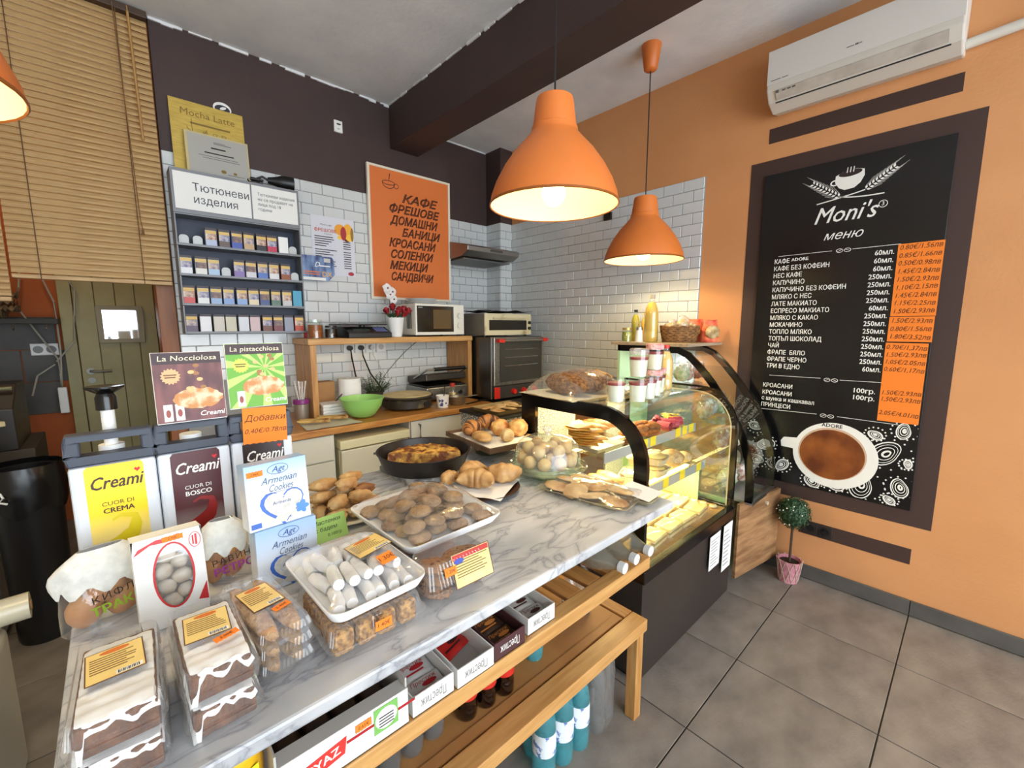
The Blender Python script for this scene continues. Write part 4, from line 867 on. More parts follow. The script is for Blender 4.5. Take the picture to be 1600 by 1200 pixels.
# rose pot
rp = thing('rose_pot', 'white tapered pot of red artificial roses on the pine shelf', 'flower pot', (1.60, 3.04, ZS))
obj('pot', B().lathe([(0, 0), (0.045, 0), (0.064, 0.145), (0.058, 0.145), (0.05, 0.12), (0, 0.12)], 24), white, rp, smooth=True)
red = mat('red rose petal', (176, 26, 36), 0.55, 0, (120, 12, 22), 40)
leafm = mat('dark leaf', (38, 62, 32), 0.5, 0, (58, 86, 44), 20)
def rose(seed, r):
    b = B().blob(r * 0.55, r * 0.55, r * 0.7, 10, 6, 0.2, 3, seed)
    for k in range(7):
        a = k * 2.4; rr = r * (0.45 + 0.05 * k)
        b.sheet(4, 4, lambda u, v: ((rr * (0.55 + 0.55 * v)) * cos(a + (u - 0.5) * 1.9), (rr * (0.55 + 0.55 * v)) * sin(a + (u - 0.5) * 1.9), r * (-0.6 + 1.25 * v - 0.35 * v * v) - r * 0.25 * (u - 0.5) ** 2 * 4))
    return b.mesh('rose', red, smooth=True)
rs = [rose(s, 0.034) for s in range(3)]
for k, (x, y, z) in enumerate(((-0.085, -0.03, 0.2), (-0.025, 0.0, 0.225), (0.025, -0.02, 0.21), (0.07, 0.0, 0.215), (-0.01, -0.06, 0.185), (0.05, -0.05, 0.18), (0.09, -0.04, 0.2), (0.0, 0.04, 0.235))):
    r_ = obj('rose', rs[k % 3], None, rp, (x, y, z), (random.uniform(-0.4, 0.4), x * 5, k))
    obj('stem', B().tube([(x * 0.3, y * 0.3, 0.11), (x * 0.8, y * 0.8, 0.16), (x, y, z)], 0.003, 5), leafm, rp)
lfm = B().sheet(3, 4, lambda u, v: ((u - 0.5) * 0.03 * sin(pi * min(v + 0.08, 1)), v * 0.06, 0.012 * sin(pi * v) - 0.01 * abs(u - 0.5))).mesh('leaf', leafm, smooth=True)
for k in range(9): obj('leaf', lfm, None, rp, (0.045 * cos(k * 0.7), 0.045 * sin(k * 0.7), 0.15), (0.5, 0, k * 0.7 - pi / 2))
orc = thing('orchid_spray', 'white artificial orchid spray standing above the red roses', 'flower', (1.635, 3.19, ZS))
obj('vase', B().lathe([(0, 0), (0.03, 0), (0.036, 0.12), (0.03, 0.12), (0.0, 0.1)], 14), glass, orc, smooth=True)
obj('stem', B().tube([(0, 0, 0.02), (0, 0, 0.2), (-0.015, -0.03, 0.3), (-0.05, -0.06, 0.37)], 0.003, 5), leafm, orc)
pet = B().sheet(4, 4, lambda u, v: ((u - 0.5) * 0.045 * sin(pi * (0.12 + 0.85 * v)), v * 0.04, 0.006 * sin(pi * v))).mesh('petal', mat('white petal', (232, 228, 224), 0.6), smooth=True)
for (x, y, z) in ((-0.05, -0.07, 0.37), (-0.02, -0.05, 0.325), (0.015, -0.04, 0.29), (-0.005, -0.06, 0.345)):
    for k in range(5): obj('petal', pet, None, orc, (x, y, z), (pi / 2 - 0.3, 0, 0) if 0 else (pi / 2 - 0.3, k * 2 * pi / 5, 0.0))
    obj('flower_heart', B().blob(0.007, 0.007, 0.007, 8, 5), mat('orchid heart', (120, 60, 70), 0.6), orc, (x, y - 0.006, z))
# microwave
mv = thing('microwave', 'white microwave oven with a dark door window on the pine shelf', 'microwave', (1.955, 2.965, ZS))
mw_m = mat('cream white enamel', (228, 224, 210), 0.35)
obj('body', B().box(-0.228, 0.012, 0.012, 0.232, 0.315, 0.255), mw_m, mv, bevel=0.006)
obj('front', B().box(-0.228, -0.004, 0.012, 0.232, 0.011, 0.255), mw_m, mv, bevel=0.004)
obj('door_window', B().box(-0.215, -0.0065, 0.035, 0.125, -0.004, 0.238), mat('microwave glass', (34, 28, 20), 0.12), mv)
obj('door_mesh', B().box(-0.07, -0.0075, 0.06, 0.10, -0.0065, 0.21), mat('brown door mesh', (92, 70, 34), 0.4), mv)  # plain brown panel over part of the door glass
for z in (0.085, 0.165): obj('knob', B().cyl(0.022, 0, 0.018, 18, face(FRONT, 0.178, -0.004, z), 0.019), mw_m, mv, smooth=True)
for k in range(9):
    a = 2 * pi * k / 9
    for z in (0.085, 0.165): obj('dial_mark', B().cyl(0.0018, 0, 0.0008, 6, face(FRONT, 0.178 + 0.031 * cos(a), -0.004, z + 0.031 * sin(a))), MATS['grey lettering'], mv)
txt('SANG', 0.014, paper, mv, face(FRONT, 0, -0.0065), -0.185, 0.225)
for x, y in ((-0.2, 0.04), (0.2, 0.04), (-0.2, 0.29), (0.2, 0.29)): obj('foot', B().cyl(0.012, 0, 0.013, 10, Matrix.Translation((x, y, 0))), black, mv)
for k in range(4): obj('vent_slot', B().box(-0.2295, 0.06 + 0.02 * k, 0.06, -0.228, 0.07 + 0.02 * k, 0.2), ink, mv)
dish = B().lathe([(0, 0), (0.09, 0), (0.125, 0.012), (0.128, 0.014), (0.09, 0.006), (0, 0.005)], 28).mesh('plate', white, smooth=True)
for k in range(3): tag(obj('dinner_plate', dish, None, None, (1.86 + 0.004 * k, 3.1, ZS + 0.256 + 0.0145 * k)), ['lowest white plate stacked on the microwave', 'middle white plate stacked on the microwave', 'topmost white plate stacked on the microwave'][k], 'plate', 'plates on the microwave')
tag(obj('glass_plate', B().lathe([(0, 0), (0.075, 0), (0.09, 0.008), (0.075, 0.004), (0, 0.004)], 24), glass, None, (2.09, 3.12, ZS + 0.256), smooth=True), 'flat glass plate on the right of the microwave top', 'plate')
# ------------------------------------------------------------------ steel oven, toaster oven
sd_ = thing('oven_stand', 'dark cabinet carrying the steel convection oven', 'cabinet', (2.62, 3.06, 0))
obj('body', B().box(-0.33, -0.33, 0, 0.29, 0.24, 0.93), mat('dark cabinet', (40, 38, 38), 0.5), sd_, bevel=0.004)
ov = thing('convection_oven', 'steel convection oven with a glass door and red knobs', 'oven', (2.62, 2.745, 0.932))
osd = mat('oven side steel', (104, 102, 98), 0.3, 0.9)
obj('body', B().box(-0.32, 0.0, 0.02, 0.285, 0.56, 0.545), osd, ov, bevel=0.005)
d_ = obj('door', B().box(-0.315, -0.035, 0.135, 0.28, -0.002, 0.54), steel, ov, bevel=0.004)
obj('door_glass', B().box(-0.255, -0.038, 0.165, 0.25, -0.036, 0.5), mat('oven glass', (70, 70, 66), 0.08, 0.3), d_)
obj('handle', B().tube([(-0.27, -0.075, 0.515), (0.27, -0.075, 0.515)], 0.011, 10), steel, d_, smooth=True)
for x in (-0.27, 0.25): obj('handle_mount', B().box(x - 0.03, -0.088, 0.5, x + 0.03, -0.036, 0.53), mat('red plastic', (196, 36, 24), 0.4), d_, bevel=0.004)
obj('control_panel', B().box(-0.315, -0.035, 0.025, 0.28, -0.002, 0.13), mat('dark panel steel', (84, 82, 80), 0.35, 0.7), ov, bevel=0.003)
obj('panel_end', B().box(-0.316, -0.037, 0.03, -0.255, -0.0355, 0.125), MATS['red plastic'], ov)
for x in (-0.1, 0.02, 0.15): obj('knob', B().cyl(0.026, 0, 0.026, 18, face(FRONT, x, -0.036, 0.075), 0.02), MATS['red plastic'], ov, smooth=True)
for z in (0.3, 0.37, 0.44): obj('oven_rack', B().tube([(-0.2, -0.0385, z), (0.2, -0.0385, z)], 0.0025, 6), chrome, ov)
to = thing('toaster_oven', 'stained cream toaster oven on top of the steel oven', 'toaster oven', (2.55, 2.80, 1.478))
tcr = mat('stained enamel', (206, 196, 160), 0.5, 0, (130, 108, 70), 9, lo=0.55, hi=0.8)
obj('body', B().box(-0.28, 0.0, 0.012, 0.26, 0.34, 0.195), mat('toaster side', (120, 116, 106), 0.5, 0.4), to, bevel=0.005)
obj('front', B().box(-0.28, -0.014, 0.012, 0.26, 0, 0.195), tcr, to, bevel=0.004)
obj('door_glass', B().box(-0.235, -0.017, 0.055, 0.2, -0.0145, 0.14), mat('dark toaster glass', (22, 18, 14), 0.15), to)
obj('handle', B().tube([(-0.2, -0.03, 0.155), (0.17, -0.03, 0.155)], 0.007, 8), tcr, to, smooth=True)
for z in (0.07, 0.12): obj('knob', B().cyl(0.014, 0, 0.014, 12, face(FRONT, 0.232, -0.014, z)), black, to)
for x, y in ((-0.25, 0.03), (0.23, 0.03), (-0.25, 0.3), (0.23, 0.3)): obj('foot', B().cyl(0.012, 0, 0.013, 8, Matrix.Translation((x, y, 0))), black, to)
def crumple(w, d, amp, seed, n=14): return lambda u, v: ((u - 0.5) * w + 0.02 * noise.noise((u * 5, v * 5, seed)), (v - 0.5) * d + 0.02 * noise.noise((u * 5, v * 5, seed + 9)), amp * noise.noise((u * 4, v * 4, seed + 4)) + amp)
bt = tag(obj('baking_sheet', B().sheet(16, 8, crumple(0.62, 0.3, 0.02, 3)), mat('burnt black sheet', (20, 18, 18), 0.5), None, (2.56, 2.97, 1.676), (0, 0, 0.05), solid=0.003), 'warped black baking sheet lying on the toaster oven', 'baking sheet')
# ------------------------------------------------------------------ things on the worktop
WZ = 0.9565
gbm = mat('green plastic', (150, 206, 110), 0.3, sss=0.0)
q = PZ(556, 652, WZ)
tag(obj('mixing_bowl', B().lathe([(0, 0), (0.055, 0), (0.085, 0.02), (0.125, 0.075), (0.14, 0.128), (0.147, 0.13), (0.147, 0.134), (0.137, 0.134), (0.12, 0.08), (0.08, 0.025), (0, 0.012)], 36), gbm, None, (1.205, 2.80, WZ), smooth=True), 'light green plastic mixing bowl on the worktop', 'bowl')
cm = thing('crepe_maker', 'round black crepe maker with a pale pancake plate', 'crepe maker', (1.60, 2.90, WZ))
obj('base', B().lathe([(0, 0.008), (0.165, 0.008), (0.185, 0.02), (0.185, 0.07), (0.17, 0.085), (0, 0.085)], 36), mat('grimy black base', (44, 38, 30), 0.5, 0, (110, 96, 66), 18, lo=0.5, hi=0.8), cm, smooth=True)
obj('hot_plate', B().lathe([(0, 0.0855), (0.19, 0.0855), (0.195, 0.092), (0.188, 0.1), (0, 0.1)], 36), mat('iron plate rim', (60, 54, 44), 0.5), cm, smooth=True)
obj('pancake', B().lathe([(0.18, 0.1005), (0.176, 0.104), (0, 0.104)], 36), mat('pale batter', (222, 206, 160), 0.6, 0, (200, 178, 124), 14), cm)
obj('knob', B().cyl(0.018, 0, 0.016, 16, face(FRONT, 0.05, -0.179, 0.045)), black, cm, smooth=True); obj('knob_ring', B().lathe([(0.019, 0), (0.024, 0), (0.024, 0.003), (0.019, 0.003)], 18, face(FRONT, 0.05, -0.178, 0.045)), chrome, cm)
for k in range(3): obj('foot', B().cyl(0.015, 0, 0.01, 8, Matrix.Translation((0.12 * cos(k * 2.1), 0.12 * sin(k * 2.1), 0))), black, cm)
bk = thing('yogurt_bucket', 'small white tub with a blue printed label beside the crepe maker', 'tub', (1.80, 2.725, WZ))
obj('tub', B().lathe([(0, 0), (0.04, 0), (0.047, 0.085), (0.05, 0.085), (0.05, 0.092), (0.046, 0.092), (0.045, 0.08), (0, 0.08)], 24), white, bk, smooth=True)
obj('label', B().lathe([(0.0436, 0.015), (0.0474, 0.07)], 24, a0=-2.8, a1=-0.2), mat('tub print', (226, 226, 230), 0.5, 0, (60, 70, 120), 45, lo=0.55, hi=0.58), bk)
obj('spoon_handle', B().tube([(0.01, 0, 0.05), (0.03, 0.01, 0.16)], 0.004, 6), black, bk)
cg = thing('contact_grill', 'steel contact grill with a ribbed black lid and bar handle', 'grill', (2.01, 3.13, WZ))
obj('base', B().box(-0.2, -0.17, 0.015, 0.2, 0.15, 0.115), steel, cg, bevel=0.006)
obj('lower_plate', B().box(-0.185, -0.155, 0.115, 0.185, 0.135, 0.13), black, cg, bevel=0.002)
ML = Matrix.Translation((0, 0.14, 0.135)) @ Matrix.Rotation(math.radians(-7), 4, 'X')
obj('lid', B().box(-0.195, -0.3, 0.0, 0.195, 0.0, 0.055, ML), mat('dark grill steel', (66, 62, 58), 0.35, 0.7), cg, bevel=0.006)
obj('lid_top', B().box(-0.15, -0.26, 0.055, 0.15, -0.04, 0.064, ML), steel, cg, bevel=0.003)
hb_ = B()
hb_.tube([tuple(ML @ Vector(p)) for p in ((-0.2, -0.12, 0.03), (-0.2, -0.33, 0.09), (0.2, -0.33, 0.09), (0.2, -0.12, 0.03))], 0.009, 8)
obj('handle', hb_, steel, cg, smooth=True); obj('grip', B().tube([tuple(ML @ Vector(p)) for p in ((-0.13, -0.33, 0.09), (0.17, -0.33, 0.09))], 0.016, 10), black, cg, smooth=True)
for x, y in ((-0.17, -0.14), (0.17, -0.14), (-0.17, 0.12), (0.17, 0.12)): obj('foot', B().cyl(0.014, 0, 0.016, 8, Matrix.Translation((x, y, 0))), black, cg)
obj('knob', B().cyl(0.018, 0, 0.016, 14, face(FRONT, 0.12, -0.17, 0.06)), black, cg)
sp2 = thing('sauce_pan', 'small steel pan with a long handle near the right end of the worktop', 'pan', (1.955, 2.755, WZ))
obj('pan', B().lathe([(0, 0), (0.055, 0), (0.06, 0.006), (0.066, 0.06), (0.07, 0.064), (0.063, 0.062), (0.056, 0.01), (0, 0.006)], 28), mat('worn steel', (150, 142, 124), 0.38, 0.8), sp2, smooth=True)
obj('handle', B().box(0.062, -0.012, 0.05, 0.2, 0.012, 0.056), steel, sp2, bevel=0.003)
bt2 = thing('sauce_bottle', 'small glass bottle with a red cap standing behind the steel pan', 'bottle', (1.99, 2.865, WZ))
obj('glass', B().lathe([(0, 0), (0.032, 0), (0.034, 0.09), (0.02, 0.12), (0.017, 0.128)], 18), glass, bt2, smooth=True); obj('contents', B().lathe([(0, 0.003), (0.03, 0.003), (0.031, 0.08), (0, 0.08)], 18), mat('pale sauce', (196, 160, 110), 0.4), bt2); obj('cap', B().cyl(0.02, 0.127, 0.155, 14), redc, bt2)
tag(obj('spatula', B().box(-0.1, -0.012, 0.002, 0.1, 0.012, 0.006).box(0.09, -0.035, 0.001, 0.17, 0.035, 0.004), black, None, (2.1, 2.72, WZ), (0, 0, 0.25)), 'black spatula lying at the right end of the worktop', 'spatula')
# herb pot, towel roll, bag, crepes
pn = thing('potted_plant', 'small bushy green plant in a dark pot on the worktop', 'plant', (1.47, 3.17, WZ))
obj('pot', B().lathe([(0, 0), (0.05, 0), (0.065, 0.1), (0.058, 0.1), (0, 0.09)], 20), mat('dark clay pot', (70, 56, 46), 0.7), pn, smooth=True)
fb = B()
for k in range(46):
    a = random.uniform(0, 2 * pi); L_ = random.uniform(0.08, 0.19); el = random.uniform(0.35, 1.45); s0 = Vector((0.03 * cos(a), 0.03 * sin(a), 0.09)); dv = Vector((cos(a) * cos(el), sin(a) * cos(el), sin(el)))
    if dv.y * L_ > 0.1: dv.y = 0.05
    for j in range(7):
        p = s0 + dv * L_ * (0.25 + 0.11 * j)
        for sgn in (-1, 1):
            sdv = Vector((-dv.y, dv.x, 0.2)) * sgn * 0.024; fb.add([p, p + sdv * 0.5 + dv * 0.008, p + sdv + dv * 0.014, p + sdv * 0.5 - dv * 0.004], [(0, 1, 2, 3)])
tag(obj('foliage', fb, mat('herb green', (36, 54, 30), 0.6, 0, (64, 88, 48), 30), pn), kind='stuff')
tr = thing('towel_roll', 'white paper towel roll standing in the pine shelf', 'paper towel', (1.245, 3.1, WZ))
obj('roll', B().lathe([(0.02, 0), (0.08, 0), (0.08, 0.235), (0.02, 0.235), (0.02, 0)], 28), paper, tr, smooth=True); obj('loose_sheet', B().sheet(8, 6, lambda u, v: (0.0815 * cos(-2.4 + 1.5 * u), -0.004 + 0.0815 * sin(-2.4 + 1.5 * u) - 0.01 * u * u, 0.02 + 0.19 * v * (1 - 0.25 * (1 - u)))), paper, tr, smooth=True)
kb = thing('kraft_bag', 'brown kraft paper bag inside the left end of the pine shelf', 'bag', (1.07, 3.16, WZ))
obj('bag', B().prism([(-0.075, -0.05), (0.075, -0.05), (0.075, 0.05), (-0.075, 0.05)], 0, 0.22), mat('kraft paper', (172, 128, 82), 0.8, 0, (150, 108, 66), 6, 0.3, 12), kb, bevel=0.004)
tag(obj('black_fork', B().tube([(0, 0, 0), (0.07, 0, 0.07), (0.13, 0, 0.115)], 0.004, 6).box(-0.045, -0.003, -0.03, 0.0, 0.003, 0.01), black, None, (1.1, 3.065, WZ + 0.055)), 'black plastic fork leaning on the kraft bag', 'fork')
for k in range(4): tag(obj('paper_tray', B().box(-0.11, -0.07, 0, 0.11, 0.07, 0.02), paper, None, (1.11, 3.02, WZ + 0.0212 * k), bevel=0.004), 'white paper tray, %s from the bottom of the stack behind the green bowl' % ordinal(k), 'paper tray', 'paper trays behind the green bowl')
def paper_sheet(name, label, pts, z, m=paper, n=10, amp=0.006, seed=1):
    P4 = [Vector(p) for p in pts]
    def fn(u, v):
        p = (P4[0] * (1 - u) + P4[1] * u) * (1 - v) + (P4[3] * (1 - u) + P4[2] * u) * v
        return (p.x, p.y, z + max(0.0005, amp * (noise.noise((p.x * 14, p.y * 14, seed)) + 0.6) * (abs(u - 0.5) + abs(v - 0.5))))
    return tag(obj(name, B().sheet(n, n, fn), m, None, solid=0.0008), label, 'paper')
paper_sheet('greaseproof_paper', 'greaseproof paper sheet under the rolled crepes on the worktop', ((0.79, 2.63), (1.13, 2.63), (1.10, 2.93), (0.82, 2.92)), WZ + 0.001, mat('greaseproof', (206, 200, 178), 0.7), seed=4)
crp = mat('crepe', (206, 170, 100), 0.6, 0, (140, 88, 40), 22, lo=0.45, hi=0.75)
for k, (x, y, rz) in enumerate(((0.875, 2.76, -0.45), (1.0, 2.79, -0.5))):
    t = thing('rolled_crepe', ['left rolled crepe on greaseproof paper', 'right rolled crepe with ham on greaseproof paper'][k], 'crepe', (x, y, WZ + 0.0265), rz, 'rolled crepes')
    sp3 = B(); v = []; n = 40
    for xx in (-0.085, 0.085):
        for i in range(n): a = i * 0.38; r = 0.005 + 0.00042 * i; v.append((xx + 0.01 * sin(i), r * cos(a), r * sin(a) * 0.8))
    sp3.add(v, [(i, i + 1, n + i + 1, n + i) for i in range(n - 1)]); obj('roll', sp3, crp, t, smooth=True, solid=0.0016)
    obj('filling', B().blob(0.084, 0.012, 0.009, 12, 8, 0.3, 4, k), mat('ham filling', (196, 96, 84), 0.6, 0, (222, 190, 120), 40), t)
cu_ = thing('utensil_cup', 'clear cup of wrapped cutlery standing in a purple tin', 'cup', (0.885, 3.02, WZ))
obj('tin', B().lathe([(0, 0), (0.045, 0), (0.045, 0.12), (0.042, 0.12), (0, 0.01)], 20), mat('silver tin', (170, 160, 150), 0.3, 0.7), cu_, smooth=True); obj('lid', B().lathe([(0.0455, 0.1), (0.052, 0.105), (0.05, 0.13), (0.03, 0.132)], 20), mat('purple plastic', (130, 40, 120), 0.35), cu_, smooth=True)
obj('wrapped_spoons', B().sheet(10, 6, lambda u, v: ((0.028 + 0.02 * v) * cos(2 * pi * u), (0.028 + 0.02 * v) * sin(2 * pi * u), 0.13 + 0.12 * v + 0.02 * noise.noise((u * 6, v * 3, 2)))), film, cu_, smooth=True)
for k in range(4): obj('spoon', B().tube([(0.01 * cos(k * 1.6), 0.01 * sin(k * 1.6), 0.1), (0.035 * cos(k * 1.6), 0.035 * sin(k * 1.6), 0.25)], 0.004, 5), white, cu_)
# ------------------------------------------------------------------ cream dispensers on the counter
random.seed(31)
T1 = T + 0.001
navy = mat('dark blue grey plastic', (52, 58, 72), 0.45); dwhite = mat('dispenser white', (214, 218, 224), 0.35)
def dispenser(label, x, lab, title, sub1, sub2, tcol, splash, knob):
    t = thing('cream_dispenser', label, 'dispenser', (x, 1.35, T1), 0, 'cream dispensers')
    obj('body', B().box(-0.0765, 0, 0, 0.0765, 0.13, 0.318), dwhite, t, bevel=0.008)
    fr = B().box(-0.0765, -0.002, 0.319, 0.0765, 0.04, 0.342).box(-0.0765, -0.002, 0.342, -0.052, 0.04, 0.376).box(0.052, -0.002, 0.342, 0.0765, 0.04, 0.376).box(-0.0765, -0.002, 0.376, 0.0765, 0.04, 0.392)
    obj('handle_frame', fr, navy, t, bevel=0.004)
    obj('pump_collar', B().lathe([(0, 0.3185), (0.024, 0.3185), (0.024, 0.352), (0, 0.352)], 28, Matrix.Translation((0, 0.06, 0))), white, t, smooth=True)
    if knob:
        obj('pump_stem', B().cyl(0.013, 0.352, 0.44, 18, Matrix.Translation((0, 0.06, 0))), white, t, smooth=True)
        obj('pump_knob', B().lathe([(0, 0.437), (0.02, 0.437), (0.02, 0.466), (0.016, 0.476), (0.03, 0.485), (0.037, 0.49), (0.036, 0.494), (0, 0.492)], 28, Matrix.Translation((0, 0.06, 0))), blackgl, t, smooth=True)
    L_ = obj('label', B().prism([(-0.052, 0.018), (0.052, 0.018), (0.052, 0.308), (0.046, 0.316), (-0.046, 0.316), (-0.052, 0.308)], 0, 0.0006, face(FRONT, 0, -0.0002)), lab, t)
    Fd = face(FRONT, 0, -0.0008)
    txt('Creami', 0.042, tcol, L_, Fd, 0.0, 0.272, off=0.0008, shear=0.3, fit=0.094, bold=0.0008)
    shape('heart', mat('label red', (206, 30, 40), 0.5), L_, Fd, [(0, -0.006), (0.006, 0.001), (0.003, 0.005), (0, 0.002), (-0.003, 0.005), (-0.006, 0.001)], x=0.04, y=0.295, off=0.0006)
    txt(sub1, 0.014, tcol, L_, Fd, 0, 0.222, off=0.0008); txt(sub2, 0.017, tcol, L_, Fd, 0, 0.205, off=0.0008, bold=0.0005)
    pts = [(-0.048, 0.0), (-0.044, 0.05), (-0.03, 0.075), (-0.005, 0.088), (0.012, 0.1), (0.02, 0.122), (0.0, 0.128), (-0.012, 0.122), (-0.014, 0.126), (0.004, 0.136), (0.03, 0.13), (0.036, 0.105), (0.03, 0.08), (0.015, 0.06), (-0.012, 0.045), (-0.02, 0.02), (-0.024, 0.0)]
    shape('splash_print', splash, L_, Fd, [(a * 1.05, c * 1.1) for a, c in pts], y=0.045, off=0.0008)
    return t
def gradient(name, c0, c1, z0, z1):
    m = bpy.data.materials.new(name); m.use_nodes = True; N = m.node_tree.nodes; L = m.node_tree.links
    tc = N.new('ShaderNodeTexCoord'); sx = N.new('ShaderNodeSeparateXYZ'); mr = N.new('ShaderNodeMapRange'); r = N.new('ShaderNodeValToRGB')
    L.new(tc.outputs['Object'], sx.inputs[0]); L.new(sx.outputs[2], mr.inputs[0]); mr.inputs[1].default_value = z0; mr.inputs[2].default_value = z1
    r.color_ramp.elements[0].color = lin(c0); r.color_ramp.elements[1].color = lin(c1)
    L.new(mr.outputs[0], r.inputs[0]); L.new(r.outputs[0], N['Principled BSDF'].inputs['Base Color']); N['Principled BSDF'].inputs['Roughness'].default_value = 0.35
    return m
dispenser('cream dispenser with a yellow label and a tall black pump knob', -0.024, gradient('yellow label print', (240, 236, 214), (244, 208, 20), 0.02, 0.2), 'Creami', 'CUOR DI', 'CREMA', mat('dark label ink', (60, 36, 20), 0.5), mat('yellow cream print', (222, 200, 20), 0.4), True)
dispenser('cream dispenser with a dark red label, pump hidden by the nut advert', 0.131, gradient('wine label print', (226, 218, 216), (76, 20, 26), 0.02, 0.17), 'Creami', 'CUOR DI', 'BOSCO', wink, mat('red cream print', (140, 22, 24), 0.35), False)
dispenser('cream dispenser mostly hidden behind the blue cookie boxes', 0.288, gradient('dark label print', (200, 190, 186), (44, 28, 28), 0.02, 0.2), 'Creami', 'CUOR DI', 'BIANCO', wink, mat('pale cream print', (224, 212, 190), 0.4), False)
# two folded adverts standing on the dispensers
def pastry_shape(rx, ry, n=30, seed=0): return [(rx * cos(2 * pi * i / n) * (1 + 0.12 * noise.noise((i * 0.7, seed, 0))), ry * sin(2 * pi * i / n) * (1 + 0.2 * noise.noise((i * 0.9, seed, 3)))) for i in range(n)]
crust = mat('printed pastry', (196, 130, 66), 0.5, 0, (232, 206, 168), 40, lo=0.45, hi=0.62)
def advert(label, x, w, h, ground, title, splash, z, rz, nut):
    t = thing('table_advert', label, 'advert', (x, 1.352, z), rot=(math.radians(-6), 0, rz), group='folded adverts on the dispensers')
    obj('card', B().box(-w / 2, 0, 0, w / 2, 0.014, h), paper, t, bevel=0.001)
    s = obj('print', B().box(-w / 2 + 0.001, -0.0006, 0.002, w / 2 - 0.001, 0, h - 0.001), ground, t); Fd = face(FRONT, 0, -0.0006)
    plate('title_band', mat('title band', (58, 34, 38), 0.5), s, Fd, 0, h - 0.016, w - 0.003, 0.028, off=0.0002, t=0.0003)
    txt(title, 0.0185, mat('cream print ink', (240, 226, 190), 0.5), s, Fd, 0, h - 0.016, off=0.0009, shear=0.1, fit=w * 0.84)
    shape('pastry_print', crust, s, Fd, pastry_shape(w * 0.36, h * 0.15, seed=nut), x=w * 0.1, y=h * 0.33, off=0.0008, t=0.0002)
    for k in range(9): shape('nut_print', mat('nut print %d' % (k % 2), ((220, 180, 120), (160, 110, 60))[k % 2], 0.5), s, Fd, ell(0.007, 0.005, 8), x=w * 0.12 + random.uniform(-0.02, 0.025), y=h * 0.55 + random.uniform(-0.02, 0.045), off=0.0006 + 0.0001 * k, t=0.0001)
    st_ = [((0.021 if i % 2 else 0.017) * cos(i * pi / 16), (0.021 if i % 2 else 0.017) * sin(i * pi / 16)) for i in range(32)]
    shape('burst_print', splash, s, Fd, st_, x=-w * 0.26, y=h * 0.66, off=0.0006, t=0.0002)
    stripes('burst_text', mat('burst ink', (110, 70, 30), 0.5), s, Fd, [(-w * 0.26 - 0.014, h * 0.66 + 0.002, 0.026, 0.003), (-w * 0.26 - 0.012, h * 0.66 - 0.004, 0.022, 0.003)], 0.0013)
    for dx in ((-0.34, -0.18) if nut else (-0.3,)): 
        plate('dispenser_print', paper, s, Fd, w * dx, h * 0.15, 0.018, 0.042, off=0.0006, t=0.0002); shape('dispenser_print', mat('mini print', (150, 70, 60) if nut else (150, 180, 90), 0.5), s, Fd, ell(0.005, 0.01, 10), x=w * dx, y=h * 0.14, off=0.001, t=0.0001)
    txt('Creami', 0.018, wink, s, Fd, w * 0.28, h * 0.1, off=0.0012, shear=0.2, bold=0.0003)
g1 = mat('brown swirl print', (84, 38, 40), 0.45, 0, (128, 70, 66), 14, stretch=(3, 1, 1), detail=1)
def rays():
    m = bpy.data.materials.new('green ray print'); m.use_nodes = True; N = m.node_tree.nodes; L = m.node_tree.links
    tc = N.new('ShaderNodeTexCoord'); mp = N.new('ShaderNodeMapping'); mp.inputs['Location'].default_value = (-0.02, 0, -0.11)
    sx = N.new('ShaderNodeSeparateXYZ'); L.new(tc.outputs['Object'], mp.inputs[0]); L.new(mp.outputs[0], sx.inputs[0])
    at_ = N.new('ShaderNodeMath'); at_.operation = 'ARCTAN2'; L.new(sx.outputs[2], at_.inputs[0]); L.new(sx.outputs[0], at_.inputs[1])
    ml = N.new('ShaderNodeMath'); ml.operation = 'MULTIPLY'; ml.inputs[1].default_value = 11; L.new(at_.outputs[0], ml.inputs[0])
    sn = N.new('ShaderNodeMath'); sn.operation = 'SINE'; L.new(ml.outputs[0], sn.inputs[0])
    r = N.new('ShaderNodeValToRGB'); L.new(sn.outputs[0], r.inputs[0]); r.color_ramp.elements[0].color = lin((104, 168, 50)); r.color_ramp.elements[1].color = lin((186, 222, 110)); r.color_ramp.elements[0].position = 0.3; r.color_ramp.elements[1].position = 0.36
    L.new(r.outputs[0], N['Principled BSDF'].inputs['Base Color']); return m
advert('brown La Nocciolosa nut pastry advert standing on a dispenser', 0.136, 0.145, 0.178, g1, 'La Nocciolosa', mat('tan burst', (216, 170, 120), 0.5), T1 + 0.393, 0.0, 1)
advert('green La Pistacchiosa pastry advert standing on a dispenser', 0.288, 0.142, 0.178, rays(), 'La pistacchiosa', mat('lime burst', (200, 214, 80), 0.5), T1 + 0.393 + 0.018, -0.04, 0)
on = thing('orange_note', 'orange handwritten additions price note hung on the dispenser under the green advert', 'note', (0.292, 1.335, 1.245), rot=(math.radians(-3), 0.04, 0))
obj('sheet', B().prism([(-0.055 + 0.11 * i / 14, 0.0 + 0.002 * (i % 2)) for i in range(15)] + [(0.054, 0.1), (-0.055, 0.1)], 0, 0.0008, FRONT), orange_note, on)
Fo = face(FRONT, 0, -0.0008); txt('Добавки', 0.024, brown_ink, on, Fo, 0, 0.07, off=0.0004, shear=0.25); txt('0,40€/0.78лв', 0.019, brown_ink, on, Fo, 0, 0.035, off=0.0004, shear=0.25)
